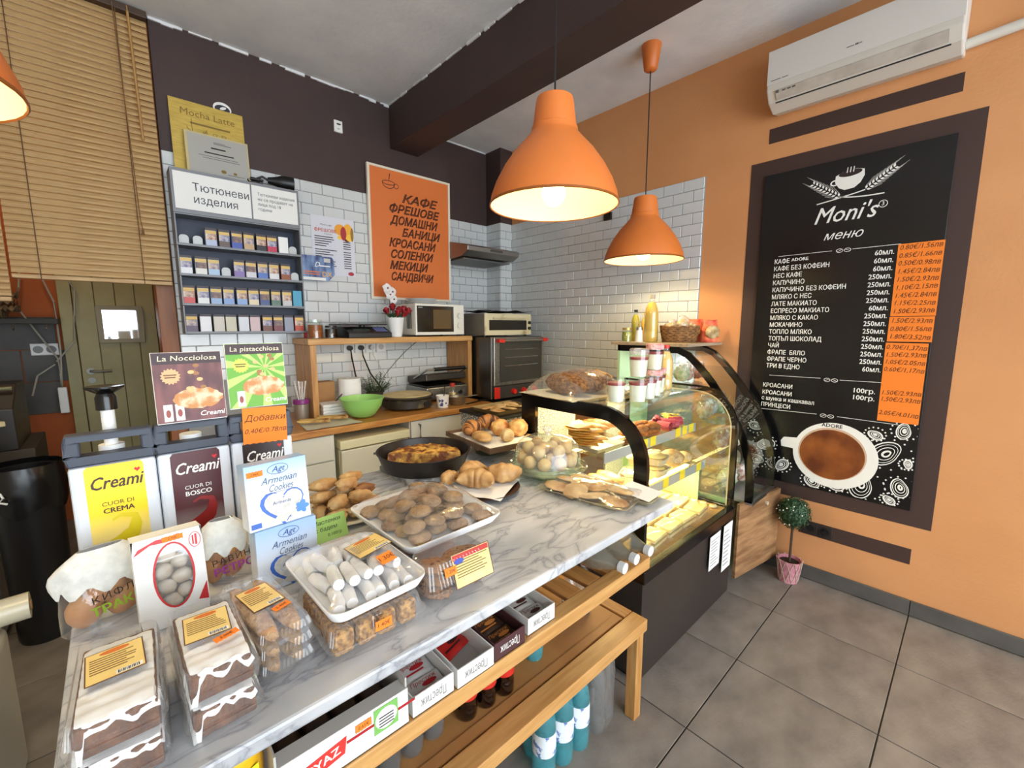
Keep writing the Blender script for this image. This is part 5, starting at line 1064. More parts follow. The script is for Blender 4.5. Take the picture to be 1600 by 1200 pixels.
# ------------------------------------------------------------------ Armenian cookie boxes
blue_g = gradient('blue box print', (228, 232, 238), (150, 186, 226), 0.075, 0.16)
bb_ = mat('box blue print', (60, 104, 190), 0.4)
def heart(s, n=28):
    p = []
    for i in range(n):
        t = 2 * pi * i / n; p.append((s * 0.0625 * 16 * sin(t) ** 3, s * 0.0625 * (13 * cos(t) - 5 * cos(2 * t) - 2 * cos(3 * t) - cos(4 * t))))
    return p
def cookie_box(label, loc, rot):
    t = thing('cookie_box', label, 'box', loc, rot=rot, group='blue cookie boxes'); w = 0.14; h = 0.156
    obj('carton', B().box(-w / 2, 0, 0, w / 2, 0.05, h), blue_g, t, bevel=0.0015); Fd = face(FRONT, 0, 0)
    ib = mat('box ink', (40, 70, 140), 0.5); iy = mat('box grey ink', (84, 96, 128), 0.5)
    ring('logo_ring', ib, t, Fd, 0.024, 0.0125, 0.0012, off=0.0008, x=0.003, y=0.137); txt('Agt', 0.02, ib, t, Fd, 0.003, 0.137, shear=0.35)
    txt('Armenian', 0.024, iy, t, Fd, 0.003, 0.112, shear=0.4, fit=0.082); txt('Cookies', 0.024, iy, t, Fd, 0.005, 0.092, shear=0.4, fit=0.055)
    stripes('small_print', iy, t, Fd, [(-0.03, 0.081, 0.068, 0.001), (-0.01, 0.012, 0.035, 0.001)])
    shape('heart_print', bb_, t, Fd, heart(0.05), x=0.006, y=0.046, off=0.0006, t=0.0002); shape('heart_print', mat('white cookie print', (226, 224, 216), 0.6, 0, (196, 192, 184), 60), t, Fd, heart(0.044), x=0.009, y=0.047, off=0.001, t=0.0002)
    ring('lace_ring', mat('lace', (200, 200, 206), 0.6), t, Fd, 0.026, 0.018, 0.003, off=0.0014, x=0.004, y=0.052); txt('Armenia', 0.012, ib, t, Fd, 0.004, 0.055, off=0.0016, shear=0.1)
    for k in range(5): a = 2 * pi * k / 5; shape('flower_print', mat('blue flower print', (84, 140, 220), 0.5), t, Fd, ell(0.009, 0.006, 10), x=0.05 + 0.008 * cos(a), y=0.03 + 0.008 * sin(a), off=0.0014 + 0.0001 * k, t=0.0001, rot=a)
    for (x, y) in ((-0.03, 0.02), (0.028, 0.022), (0.0, 0.014)): shape('cookie_print', mat('pale cookie print', (216, 208, 196), 0.6), t, Fd, ell(0.014, 0.008, 12), x=x, y=y, off=0.0015, t=0.0001, rot=-0.3)
    plate('badge_print', bb_, t, Fd, -0.055, 0.012, 0.022, 0.012, off=0.0008)
    return t
cookie_box('lower blue and white cookie box partly hidden by the tray of sugared rolls', (0.272, 1.105, T1), (0, 0, math.radians(4)))
cb_ = cookie_box('upper blue and white cookie box standing on another cookie box', (0.264, 1.112, T1 + 0.157), (math.radians(-5), 0, math.radians(5)))
def sticker(name, label, parent, Fm, x, y, w, h, s='1.60€', rot=0.0, off=0.001):
    n = 10; p = [(-w / 2 + w * i / n, -h / 2 + (0.0012 if i % 2 else 0)) for i in range(n + 1)] + [(w / 2 - w * i / n, h / 2 - (0.0012 if i % 2 else 0)) for i in range(n + 1)]
    k = shape(name, orange_note, parent, Fm, p, off=off, t=0.0006, x=x, y=y, rot=rot)
    if label: k['label'] = label
    txt(s, h * 0.55, brown_ink, k, Fm, x, y, off=off + 0.001, rot=rot); return k
sticker('price_sticker', 'orange price sticker', cb_, face(FRONT), -0.048, 0.135, 0.034, 0.014, '2.86€')
# ------------------------------------------------------------------ macaron carton with an oval window
mc = thing('macaron_carton', 'white carton of pale cookies with an oval red rimmed window', 'box', (0.05, 1.115, T1), rot=(math.radians(-9), 0, math.radians(3)))
mw_, mh_ = 0.12, 0.195
fr = B(); n = 36; v = []
for i in range(n):
    a = 2 * pi * i / n; ox = 0.004 + 0.033 * cos(a); oy = 0.105 + 0.068 * sin(a)
    ca, sa = cos(a), sin(a); k = min((mw_ / 2) / max(abs(ca), 1e-6), (mh_ / 2) / max(abs(sa), 1e-6)); v += [(ox, 0, oy), (ca * k, 0, mh_ / 2 + sa * k)]
fr.add(v, [(2 * i, 2 * i + 1, (2 * i + 3) % (2 * n), (2 * i + 2) % (2 * n)) for i in range(n)])
fr.add([(-mw_ / 2, 0, 0), (mw_ / 2, 0, 0), (mw_ / 2, 0, mh_), (-mw_ / 2, 0, mh_), (-mw_ / 2, 0.06, 0), (mw_ / 2, 0.06, 0), (mw_ / 2, 0.06, mh_), (-mw_ / 2, 0.06, mh_)], [(4, 5, 6, 7), (0, 4, 7, 3), (1, 2, 6, 5), (3, 7, 6, 2), (0, 1, 5, 4)])
obj('carton', fr, paper, mc); Fd = face(FRONT, 0, 0)
redp = mat('carton red print', (200, 44, 48), 0.45)
ring('window_rim', redp, mc, Fd, 0.036, 0.071, 0.004, off=0.0006, x=0.004, y=0.105)
obj('window_film', B().prism(ell(0.033, 0.068), 0, 0.0002, Fd @ Matrix.Translation((0.004, 0.105, -0.0006))), plastic, mc)
for pts in ([(-0.058, 0.165), (-0.03, 0.18), (0.0, 0.178), (0.02, 0.192), (0.005, 0.186), (-0.02, 0.188), (-0.05, 0.177)], [(0.04, 0.035), (0.058, 0.03), (0.058, 0.07), (0.05, 0.055)]): shape('ribbon_print', redp, mc, Fd, pts, off=0.0005)
ring('brand_oval', redp, mc, Fd, 0.011, 0.017, 0.0015, x=0.046, y=0.168, off=0.0006); stripes('brand_print', redp, mc, Fd, [(0.041, 0.158, 0.003, 0.02), (0.046, 0.156, 0.004, 0.024)])
txt('Сладкарски', 0.013, mat('carton grey ink', (110, 110, 112), 0.6), mc, face(Matrix.Rotation(-pi / 2, 4, 'Z') @ FRONT, -mw_ / 2), -0.03, 0.07, rot=pi / 2)
sticker('price_sticker', 'orange price sticker', mc, Fd, 0.008, 0.184, 0.036, 0.012, '2.30€')
icing = mat('iced cookie', (228, 220, 206), 0.6, 0, (196, 178, 152), 25)
ck = B().blob(0.0195, 0.017, 0.016, 14, 9, 0.1, 3, 2).mesh('cookie', icing, smooth=True)
for k, (x, z) in enumerate(((-0.006, 0.045), (0.02, 0.06), (-0.014, 0.078), (0.016, 0.093), (-0.016, 0.113), (0.014, 0.128), (-0.01, 0.147), (0.012, 0.165))):
    obj('cookie', ck, None, mc, (x + 0.004, 0.022, z), (0.3 * k, 0.2, k))
# ------------------------------------------------------------------ two bread bags
chk = mat('checked paper collar', (222, 220, 212), 0.8, 0, (204, 202, 194), 50, 0.3, 20)
bun = mat('bread crust', (206, 150, 86), 0.55, 0, (176, 112, 54), 9)
def bag(label, loc, rz, w, h, word1, word2, colr, tall):
    t = thing('bread_bag', label, 'bag', loc, rz, 'bags of buns')
    def fn(u, v):
        a = 2 * pi * u; rr = (1 - 0.75 * max(0, (v - 0.75) / 0.25) ** 1.5 * 0.8) * (0.9 + 0.12 * noise.noise((cos(a) * 2, sin(a) * 2, v * 4 + h * 40)))
        return (w / 2 * cos(a) * rr * 1.05, (0.052 if v > 0.02 else 0.05) * sin(a) * rr * (1 - 0.5 * v), h * v)
    obj('film', B().sheet(24, 14, fn), film, t, smooth=True)
    def fc(u, v):
        x, y, z = fn(u, 0.52 + 0.46 * v); return (x * 1.06, y * 1.08, z + (0.010 * sin(u * 2 * pi * 9) if v < 0.01 else 0))
    obj('paper_collar', B().sheet(54, 6, fc), chk, t, smooth=True, solid=0.0006)
    for k, (x, y, z) in enumerate(((-w * 0.22, 0.0, 0.04), (w * 0.18, 0.005, 0.038), (0.0, -0.008, 0.082))): obj('bun', B().blob(w * 0.2, 0.028, 0.036, 16, 10, 0.1, 2, k), bun, t, (x, y, z), (0, 0.5 * k, 0), smooth=True)
    Fd = face(FRONT, 0, -0.052)
    txt(word1, 0.021, ink, t, Fd, w * 0.1, h * 0.47, space=1.2, rot=0.12); txt(word2, 0.026, mat('bag ink ' + word2, colr, 0.5), t, Fd, w * 0.14, h * 0.32, bold=0.0008, rot=0.12)
bag('bag of buns with a green printed name at the left end of the counter', (-0.06, 1.235, T1), math.radians(8), 0.155, 0.172, 'КИФЛИ', 'ТРАКИЯ', (130, 160, 30), 0)
bag('bag of buns with a purple printed name between the cookie cartons', (0.158, 1.235, T1), math.radians(-4), 0.11, 0.165, 'РАВИН', 'РЕТРО', (150, 50, 140), 0)
# ------------------------------------------------------------------ clear clamshell boxes
def rr(w, l, r, n=5):
    p = []
    for cx, cy, a0 in ((w / 2 - r, l / 2 - r, 0), (-w / 2 + r, l / 2 - r, pi / 2), (-w / 2 + r, -l / 2 + r, pi), (w / 2 - r, -l / 2 + r, 1.5 * pi)):
        for i in range(n + 1): a = a0 + (pi / 2) * i / n; p.append((cx + r * cos(a), cy + r * sin(a)))
    return p
def loft(rings, cap_first=False, cap_last=True, ribs=0):
    b = B(); v = []; f = []; n = None
    for (w, l, r, z) in rings:
        p = rr(w, l, r)
        if ribs:   # pleated sides
            q = []
            for i in range(len(p)):
                a_, c_ = Vector(p[i]), Vector(p[(i + 1) % len(p)]); m_ = max(1, int((c_ - a_).length / ribs))
                for k in range(m_ * 2):
                    d = a_.lerp(c_, k / (m_ * 2)); sc_ = 1 - (0.0018 / max(w, l) * 2 if k % 2 else 0); q.append((d.x * sc_, d.y * sc_))
            if n is None: tpl = len(q)
            p = q
        if n is None: n = len(p)
        if len(p) != n:
            p = [p[int(i * len(p) / n)] for i in range(n)]
        v += [(x, y, z) for x, y in p]
    for k in range(len(rings) - 1):
        for i in range(n): j = (i + 1) % n; f.append((k * n + i, k * n + j, (k + 1) * n + j, (k + 1) * n + i))
    if cap_first: f.append(tuple(reversed(range(n))))
    if cap_last: f.append(tuple(range((len(rings) - 1) * n, len(rings) * n)))
    return b.add(v, f)
lab_y = mat('yellow product label', (226, 190, 110), 0.5, 0, (240, 216, 140), 8); lab_b = mat('label brown', (96, 56, 26), 0.5)
def prod_label(parent, Fm, x, y, w, h, rot=0, red=False):
    M_ = Fm @ Matrix.Translation((x, y, 0)) @ Matrix.Rotation(rot, 4, 'Z')
    k = plate('product_label', lab_b, parent, M_, 0, 0, w, h, off=0.0006, t=0.0003); plate('label_sheet', lab_y, k, M_, 0, 0, w * 0.95, h * 0.95, off=0.001, t=0.0002)
    if red: plate('label_band', mat('label red band', (180, 40, 30), 0.5), k, M_, 0, h * 0.38, w * 0.93, h * 0.16, off=0.0014, t=0.0001); shape('label_logo', mat('label blue', (50, 70, 160), 0.5), k, M_, ell(w * 0.13, h * 0.08, 14), x=-w * 0.32, y=h * 0.26, off=0.0016, t=0.0001)
    else: shape('label_logo', mat('label orange', (210, 110, 40), 0.5), k, M_, ell(w * 0.26, h * 0.07, 14), x=0, y=h * 0.38, off=0.0014, t=0.0001)
    stripes('label_print', mat('label ink', (110, 80, 40), 0.6), k, M_, [(-w * 0.42, h * (0.24 - 0.075 * i), w * random.uniform(0.55, 0.84), h * 0.028) for i in range(7)], 0.0014)
    if not red:
        plate('barcode_box', paper, k, M_, w * 0.22, -h * 0.40, w * 0.44, h * 0.12, off=0.0014, t=0.0001)
        stripes('barcode', ink, k, M_, [(w * (0.03 + 0.028 * i), -h * 0.45, w * (0.012 if i % 3 else 0.02), h * 0.09) for i in range(13)], 0.0018)
    return k
sponge = mat('chocolate sponge', (116, 76, 50), 0.85, 0, (78, 46, 28), 60, 0.8, 90)
creamm = mat('white icing', (246, 246, 244), 0.55, 0, (232, 232, 230), 20, 0.3, 30)
def slab(w, l, h, seed, amp=0.004):
    def fn(u, v):
        x = (u - 0.5) * w; y = (v - 0.5) * l; e = 1 if 0.02 < u < 0.98 and 0.02 < v < 0.98 else 0
        return (x + amp * noise.noise((u * 9, v * 9, seed)), y + amp * noise.noise((u * 9, v * 9, seed + 5)), h * (0.93 if e else 0.8) + amp * noise.noise((u * 14, v * 14, seed + 2)))
    b = B().sheet(14, 22, fn); nx, ny = 15, 23
    return b
def cake_pack(label, x, y, z, w, l, h, kind, rz=0, group='white iced cake packs', lid_label=True, seed=1, price='3.00€'):
    t = thing('cake_pack', label, 'cake', (x, y, z), rz, group)
    obj('tray', loft([(w * 0.9, l * 0.94, 0.012, 0.001), (w * 0.98, l * 0.985, 0.014, h * 0.42), (w, l, 0.016, h * 0.43), (w, l, 0.016, h * 0.46)], True, False), plastic, t, smooth=True)
    if kind == 'white':
        obj('sponge', B().box(-w * 0.4, -l * 0.43, 0.003, w * 0.4, l * 0.43, h * 0.78), sponge, t, bevel=0.003)
        ic = B(); ww, ll = w * 0.84, l * 0.89
        def fn(u, v):
            x_ = (u - 0.5) * ww; y_ = (v - 0.5) * ll; edge = max(abs(u - 0.5), abs(v - 0.5)) * 2; drop = max(0, (edge - 0.86) / 0.14)
            dr = drop ** 2 * h * (0.84 if u < 0.12 or v > 0.85 else (0.5 if v > 0.2 else 0.12 + 0.3 * (noise.noise((u * 5, v * 5, seed)) + 0.4)))
            return (x_ * (1 + 0.03 * noise.noise((u * 8, v * 8, seed))), y_ * (1 + 0.02 * noise.noise((u * 8, v * 8, seed + 3))), h * 0.86 - dr + 0.0018 * sin(v * 60) + 0.002 * noise.noise((u * 9, v * 9, seed)))
        ic.sheet(18, 28, fn); obj('icing', ic, creamm, t, smooth=True)
    else:
        for k in range(2):
            obj('cake_bar', B().blob(w * 0.215, l * 0.46, h * 0.44, 16, 14, 0.06, 4, seed + k), mat('honey crumb', (206, 168, 120), 0.85, 0, (160, 118, 74), 60, 0.8, 90), t, (w * (-0.22 + 0.44 * k), 0, h * 0.44), smooth=True)
    obj('lid', loft([(w, l, 0.016, h * 0.47), (w, l, 0.016, h * 0.5), (w * 0.95, l * 0.97, 0.014, h * 0.52), (w * 0.88, l * 0.93, 0.014, h * 0.97), (w * 0.85, l * 0.91, 0.012, h)], False, True, ribs=0.007), plastic, t, smooth=False)
    if lid_label:
        prod_label(t, face(TOP, 0, 0, h), -0.002, l * 0.06, w * 0.62, l * 0.36, rot=random.uniform(-0.08, 0.08))
        if price: sticker('price_sticker', 'orange price sticker', t, face(TOP, 0, 0, h), w * 0.16, -l * 0.19, w * 0.34, l * 0.07, price, rot=0.25)
    return t
for k in range(2):
    cake_pack(['lower white iced cake pack in the leftmost stack', 'upper white iced cake pack in the leftmost stack, label without price sticker'][k], -0.04, 0.848, T1 + 0.0605 * k, 0.112, 0.226, 0.06, 'white', math.radians(-2), seed=k + 1, lid_label=k == 1, price=None)
    cake_pack(['lower white iced cake pack in the second stack', 'upper white iced cake pack in the second stack with an orange price sticker'][k], 0.078, 0.852, T1 + 0.0605 * k, 0.106, 0.222, 0.06, 'white', math.radians(1), seed=k + 5, lid_label=k == 1, price='3.00€')
for k in range(3):
    cake_pack(['bottom pack of brown honey cake bars', 'middle pack of brown honey cake bars', 'top pack of brown honey cake bars with label and price sticker'][k], 0.176, 0.925, T1 + 0.0305 * k, 0.096, 0.25, 0.03, 'brown', math.radians(6), 'honey cake packs', k == 2, seed=k + 9, price='2.40€')
gran = mat('granola', (206, 156, 84), 0.8, 0, (116, 74, 36), 120, 1.0, 140); choc = mat('chocolate chip cookie', (150, 106, 66), 0.8, 0, (44, 26, 18), 110, 0.9, 90, lo=0.5, hi=0.62)
gx = thing('granola_pack', 'clear pack of granola bars under the tray of sugared rolls', 'granola', (0.345, 0.868, T1))
obj('tray', loft([(0.185, 0.205, 0.015, 0.001), (0.2, 0.22, 0.018, 0.03), (0.212, 0.232, 0.018, 0.031), (0.212, 0.232, 0.018, 0.034)], True, False), plastic, gx, smooth=True)
obj('lid', loft([(0.212, 0.232, 0.018, 0.035), (0.2, 0.22, 0.018, 0.037), (0.188, 0.208, 0.016, 0.064), (0.18, 0.2, 0.014, 0.067)], False, True, ribs=0.008), plastic, gx)
for i in range(4):
    for j in range(2): obj('granola_bar', B().box(-0.02, -0.045, -0.024, 0.02, 0.045, 0.024), gran, gx, (-0.067 + 0.0445 * i, -0.05 + 0.1 * j, 0.0285), (0, 0, random.uniform(-0.06, 0.06)), bevel=0.008, seg=3)
sticker('price_sticker', 'orange price sticker', gx, face(Matrix.Rotation(math.radians(0), 4, 'X') @ FRONT, 0, -0.118), 0.0, 0.05, 0.034, 0.022, '1.40€')
def choc_pack(label, x, y, lab, d=0.126, h=0.1):
    t = thing('cookie_pack', label, 'cookie pack', (x, y, T1), math.radians(-1), 'chocolate chip cookie packs')
    obj('tray', loft([(0.155, d * 0.84, 0.02, 0.001), (0.17, d * 0.92, 0.024, 0.04), (0.186, d, 0.026, 0.041), (0.186, d, 0.026, 0.044)], True, False), plastic, t, smooth=True)
    obj('lid', loft([(0.186, d, 0.026, 0.045), (0.174, d * 0.93, 0.024, 0.047), (0.162, d * 0.7, 0.022, h - 0.002), (0.156, d * 0.62, 0.02, h)], False, True, ribs=0.009), plastic, t)
    for i in range(2):
        for k in range(3 if h > 0.08 else 2): obj('cookie', B().blob(0.04, d * 0.41, 0.0145, 18, 8, 0.1, 4, i + 2 * k), choc, t, (-0.0405 + 0.081 * i, 0, 0.018 + 0.027 * k), (0.1 * (i - k), 0.06, i), smooth=True)
    if lab:
        Fm = Matrix.Translation((0.022, -d * 0.42, 0.068)) @ Matrix.Rotation(math.radians(70), 4, 'X'); prod_label(t, Fm, 0.012, 0.002, 0.112, 0.078, red=True); sticker('price_sticker', 'orange price sticker', t, Fm, -0.05, 0.008, 0.032, 0.02, '1.20€', off=0.002)
choc_pack('clear pack of chocolate chip cookies with a red and yellow label at the counter edge', 0.552, 0.825, True)
choc_pack('clear pack of chocolate chip cookies hidden under the brown cookie tray', 0.60, 1.065, False, 0.18, 0.067)
# ------------------------------------------------------------------ tray of sugared rolls
foam = mat('white foam tray', (232, 232, 232), 0.5)
def foam_tray(label, x, y, z, w, l, rz):
    t = thing('foam_tray', label, 'tray', (x, y, z), rz)
    obj('tray', loft([(w * 0.5, l * 0.5, 0.02, 0.0045), (w * 0.86, l * 0.88, 0.025, 0.0045), (w * 0.965, l * 0.975, 0.03, 0.026), (w, l, 0.032, 0.027), (w, l, 0.032, 0.022), (w * 0.9, l * 0.91, 0.025, 0.0), (w * 0.5, l * 0.5, 0.02, 0.0)], True, True), foam, t, smooth=True)
    return t
RZ = T1 + 0.069
ft1 = foam_tray('white foam tray of sugared rolls under cling film', 0.356, 0.912, RZ, 0.218, 0.285, math.radians(2))
sug = mat('powdered roll', (242, 242, 242), 0.7, 0, (220, 218, 216), 14, 0.3, 30)
def roll_mesh(seed, L=0.07, r=0.0135):
    b = B(); pts = []; rd = []
    for i in range(9):
        t = i / 8; pts.append((0.004 * sin(t * pi) + 0.002 * noise.noise((t * 3, seed, 1)), (t - 0.5) * L, 0)); rd.append(r * (0.86 + 0.16 * sin(pi * t)) * (1 + 0.08 * noise.noise((t * 6, seed, 4))))
    b.tube(pts, rd, 10); b.tube([(0, L / 2 - 0.002, 0), (0, L / 2 + 0.0005, 0)], r * 0.5, 8); return b.mesh('roll', sug, smooth=True)
rm = [roll_mesh(s) for s in range(4)]
spots = [(-0.0725 + 0.029 * i, -0.082 + 0.078 * j, 0.0195) for i in range(6) for j in range(3)] + [(-0.058 + 0.029 * i, -0.045 + 0.08 * j, 0.0445) for i in range(5) for j in range(2)]
for k, (x, y, z) in enumerate(spots):
    tag(obj('sugared_roll', rm[k % 4], None, None, (0.356 + x + random.uniform(-0.002, 0.002), 0.912 + y + random.uniform(-0.005, 0.005), RZ + z), (0, random.uniform(0, 6), random.uniform(-0.25, 0.25))), 'white sugared rolled pastry in the %s layer of the foam tray' % ('lower' if k < 18 else 'upper'), 'pastry', 'sugared rolls in the foam tray')
cf = tag(obj('cling_film', B().sheet(14, 16, lambda u, v: ((u - 0.5) * 0.205, (v - 0.5) * 0.27, 0.0275 + 0.036 * (sin(pi * u) * sin(pi * v)) ** 0.35 + 0.002 * noise.noise((u * 7, v * 7, 1)))), film, None, (0.356, 0.912, RZ), (0, 0, math.radians(2)), smooth=True), 'cling film stretched over the tray of sugared rolls', 'film')
prod_label(cf, Matrix.Translation((0.035, 0.0, 0.064)) @ Matrix.Rotation(-0.08, 4, 'Y'), 0, 0, 0.085, 0.07, rot=0.1)
sticker('price_sticker', 'orange price sticker', cf, Matrix.Translation((0.04, -0.075, 0.062)) @ Matrix.Rotation(0.3, 4, 'X'), 0, 0, 0.036, 0.03, '1.30€', rot=0.1)
# ------------------------------------------------------------------ tray of brown cookies
ft2 = foam_tray('white foam tray piled with brown cracked cookies', 0.636, 1.07, T1 + 0.069, 0.318, 0.352, math.radians(1.5))
gck = mat('brown cracked cookie', (172, 142, 106), 0.85, 0, (132, 103, 73), 25, 0.9, 70)
cm_ = [B().blob(0.031, 0.031, 0.015, 18, 8, 0.07, 5, s, flat=-0.5).mesh('cookie', gck, smooth=True) for s in range(4)]
random.seed(8); placed = []
for lay, zz, nn in ((0, 0.014, 22), (1, 0.0365, 17), (2, 0.059, 8)):
    tries = 0; mine = []
    while len(mine) < nn and tries < 3000:
        tries += 1; sp_w = 0.118 - 0.022 * lay; sp_l = 0.135 - 0.028 * lay
        x = random.uniform(-sp_w, sp_w); y = random.uniform(-sp_l, sp_l)
        if all((x - a) ** 2 + (y - b_) ** 2 > (0.058 if lay else 0.054) ** 2 for a, b_ in mine): mine.append((x, y))
    for (x, y) in mine:
        tl = (random.uniform(-0.08, 0.08), random.uniform(-0.08, 0.08)) if lay == 0 else (random.uniform(-0.16, 0.16), random.uniform(-0.16, 0.16))
        tag(obj('brown_cookie', cm_[random.randrange(4)], None, None, (0.636 + x, 1.07 + y, T1 + 0.069 + zz + 0.004), (tl[0], tl[1], random.uniform(0, 6))), 'round brown cracked cookie in the %s layer of the foam tray' % ('bottom', 'middle', 'top')[lay], 'cookie', 'brown cookies in the foam tray')
tag(obj('cling_film', B().sheet(14, 14, lambda u, v: ((u - 0.5) * 0.3, (v - 0.5) * 0.335, 0.028 + 0.056 * (sin(pi * u) * sin(pi * v)) ** 0.45 + 0.004 * noise.noise((u * 9, v * 9, 5)))), film, None, (0.636, 1.07, T1 + 0.069), (0, 0, math.radians(1.5)), smooth=True), 'cling film stretched over the tray of brown cookies', 'film')
# ------------------------------------------------------------------ baked goods
random.seed(41)
gold = mat('golden crust', (216, 178, 120), 0.55, 0, (172, 122, 68), 18, 0.4, 40)
pale = mat('pale golden crust', (224, 196, 146), 0.55, 0, (194, 154, 98), 16, 0.3, 40)
dark = mat('dark baked crust', (164, 112, 64), 0.55, 0, (120, 74, 38), 16, 0.4, 40)
flaky = mat('flaky croissant', (204, 162, 106), 0.5, 0, (160, 114, 64), 12, 0.35, 60)
def croissant(L, r, m, seed=0, curl=1.0):
    b = B(); n = 34; pts = []; rd = []
    for i in range(n + 1):
        t = i / n; a = (t - 0.5) * 2.2 * curl; R = L / (2.2 * curl)
        pts.append((R * sin(a), R * (cos(a) - 0.85), 0)); k = max(0.14, sin(pi * t) ** 0.75); rd.append(r * k * (0.90 + 0.13 * abs(sin(t * pi * 4.5)) + 0.03 * noise.noise((t * 8, seed, 0))))
    b.tube(pts, rd, 14); return b.mesh('croissant', m, smooth=True)
def put(name, me, label, cat, loc, rot, group): return tag(obj(name, me, None, None, loc, rot), label, cat, group)
# plate of small pastries
pc = (0.535, 1.425)
pt = thing('serving_plate', 'glass rimmed plate heaped with small filled pastries', 'plate', (pc[0], pc[1], T1))
obj('dish', B().lathe([(0, 0), (0.09, 0), (0.14, 0.012), (0.142, 0.015), (0.138, 0.016), (0.09, 0.005), (0, 0.004)], 40), mat('cream plate', (224, 218, 200), 0.3), pt, smooth=True)
obj('rim', B().lathe([(0.141, 0.014), (0.146, 0.018), (0.143, 0.02), (0.139, 0.017)], 40), glass, pt, smooth=True)
obj('rim_band', B().lathe([(0.122, 0.0105), (0.131, 0.0135)], 40), mat('brown plate band', (120, 90, 60), 0.4), pt, smooth=True)
def pastry(seed, a, b_, c, m): return B().blob(a, b_, c, 18, 12, 0.26, 2.2, seed).mesh('pastry', m, smooth=True)
pm_ = [pastry(1, 0.056, 0.024, 0.02, gold), pastry(2, 0.046, 0.03, 0.021, pale), pastry(3, 0.04, 0.027, 0.022, gold), pastry(4, 0.044, 0.024, 0.021, dark)]
for k, (x, y, z, rz, v) in enumerate(((-0.06, -0.075, 0.026, 0.3, 1), (0.02, -0.085, 0.026, -0.2, 1), (0.08, -0.045, 0.028, 0.9, 0), (-0.085, -0.01, 0.028, 1.2, 0), (0.0, -0.015, 0.026, 0.2, 2), (0.075, 0.035, 0.028, 0.6, 2), (-0.03, 0.06, 0.028, 0.1, 0), (0.045, 0.09, 0.03, -0.3, 3), (-0.04, -0.05, 0.062, 0.5, 2), (0.035, -0.05, 0.064, -0.5, 2), (0.07, 0.0, 0.066, 0.3, 3), (-0.06, 0.02, 0.066, 0.4, 0), (0.02, 0.04, 0.066, 0.1, 1), (-0.05, 0.045, 0.1, 0.3, 0), (0.01, 0.0, 0.1, 0.2, 2), (0.05, 0.06, 0.098, 0.5, 0))):
    put('filled_pastry', pm_[v], ['long golden filled pastry heaped on the glass rimmed plate', 'pale golden filled pastry heaped on the glass rimmed plate', 'short golden filled pastry heaped on the glass rimmed plate', 'dark baked filled pastry heaped on the glass rimmed plate'][v] + (', bottom layer' if k < 8 else (', middle layer' if k < 13 else ', on top')), 'pastry', (pc[0] + x, pc[1] + y, T1 + z), (random.uniform(-0.2, 0.2), random.uniform(-0.2, 0.2), rz), 'filled pastries on the plate')
gn = thing('green_note', 'light green handwritten note leaning beside the pastry plate', 'note', (0.43, 1.262, T1), rot=(math.radians(-22), 0, math.radians(3)))
obj('sheet', B().box(-0.053, 0, 0, 0.053, 0.001, 0.072), mat('green note paper', (168, 206, 110), 0.7), gn)
Fg = face(FRONT); mk = mat('marker ink', (20, 40, 26), 0.7); txt('Масленки', 0.017, mk, gn, Fg, -0.005, 0.056, off=0.0006, shear=0.15); txt('с бадем', 0.017, mk, gn, Fg, -0.01, 0.036, off=0.0006, shear=0.15); txt('0.100гр', 0.013, mk, gn, Fg, 0.012, 0.016, off=0.0006, shear=0.15)
# stone slab with the pie pan
tag(obj('stone_slab', B().box(-0.14, -0.15, 0, 0.14, 0.15, 0.024), mat('grey marbled slab', (186, 190, 196), 0.4, 0, (110, 116, 124), 30, lo=0.4, hi=0.6), None, (0.955, 1.595, T1), bevel=0.003), 'grey marbled stone slab under the black pie pan', 'slab')
PNZ = T1 + 0.025; px_, py_ = 0.965, 1.615
pan = thing('pie_pan', 'round black baking pan with half a cheese pie left in it', 'pan', (px_, py_, PNZ))
obj('pan', B().lathe([(0, 0), (0.175, 0), (0.2, 0.07), (0.204, 0.072), (0.204, 0.075), (0.196, 0.073), (0.171, 0.005), (0, 0.005)], 48), mat('seasoned black pan', (34, 29, 28), 0.35, 0.2), pan, smooth=True)
bz = B()
def fn(u, v):
    a = -0.9 + 3.35 * u; r = 0.166 * v; e = 1 if 0.03 < u < 0.97 and v < 0.96 else 0
    x, y = r * cos(a), r * sin(a); return (x, y, 0.006 + e * (0.046 + 0.006 * noise.noise((x * 26, y * 26, 2)) + 0.006 * noise.noise((x * 70, y * 70, 1))))
bz.sheet(44, 20, fn)
tag(obj('cheese_pie', bz, mat('blistered pie top', (218, 168, 78), 0.5, 0, (118, 64, 30), 26, 0.6, 60, lo=0.38, hi=0.56), None, (px_, py_, PNZ), (0, 0, 0.15), smooth=True), 'half of a blistered golden cheese pie in the black pan', 'pie')
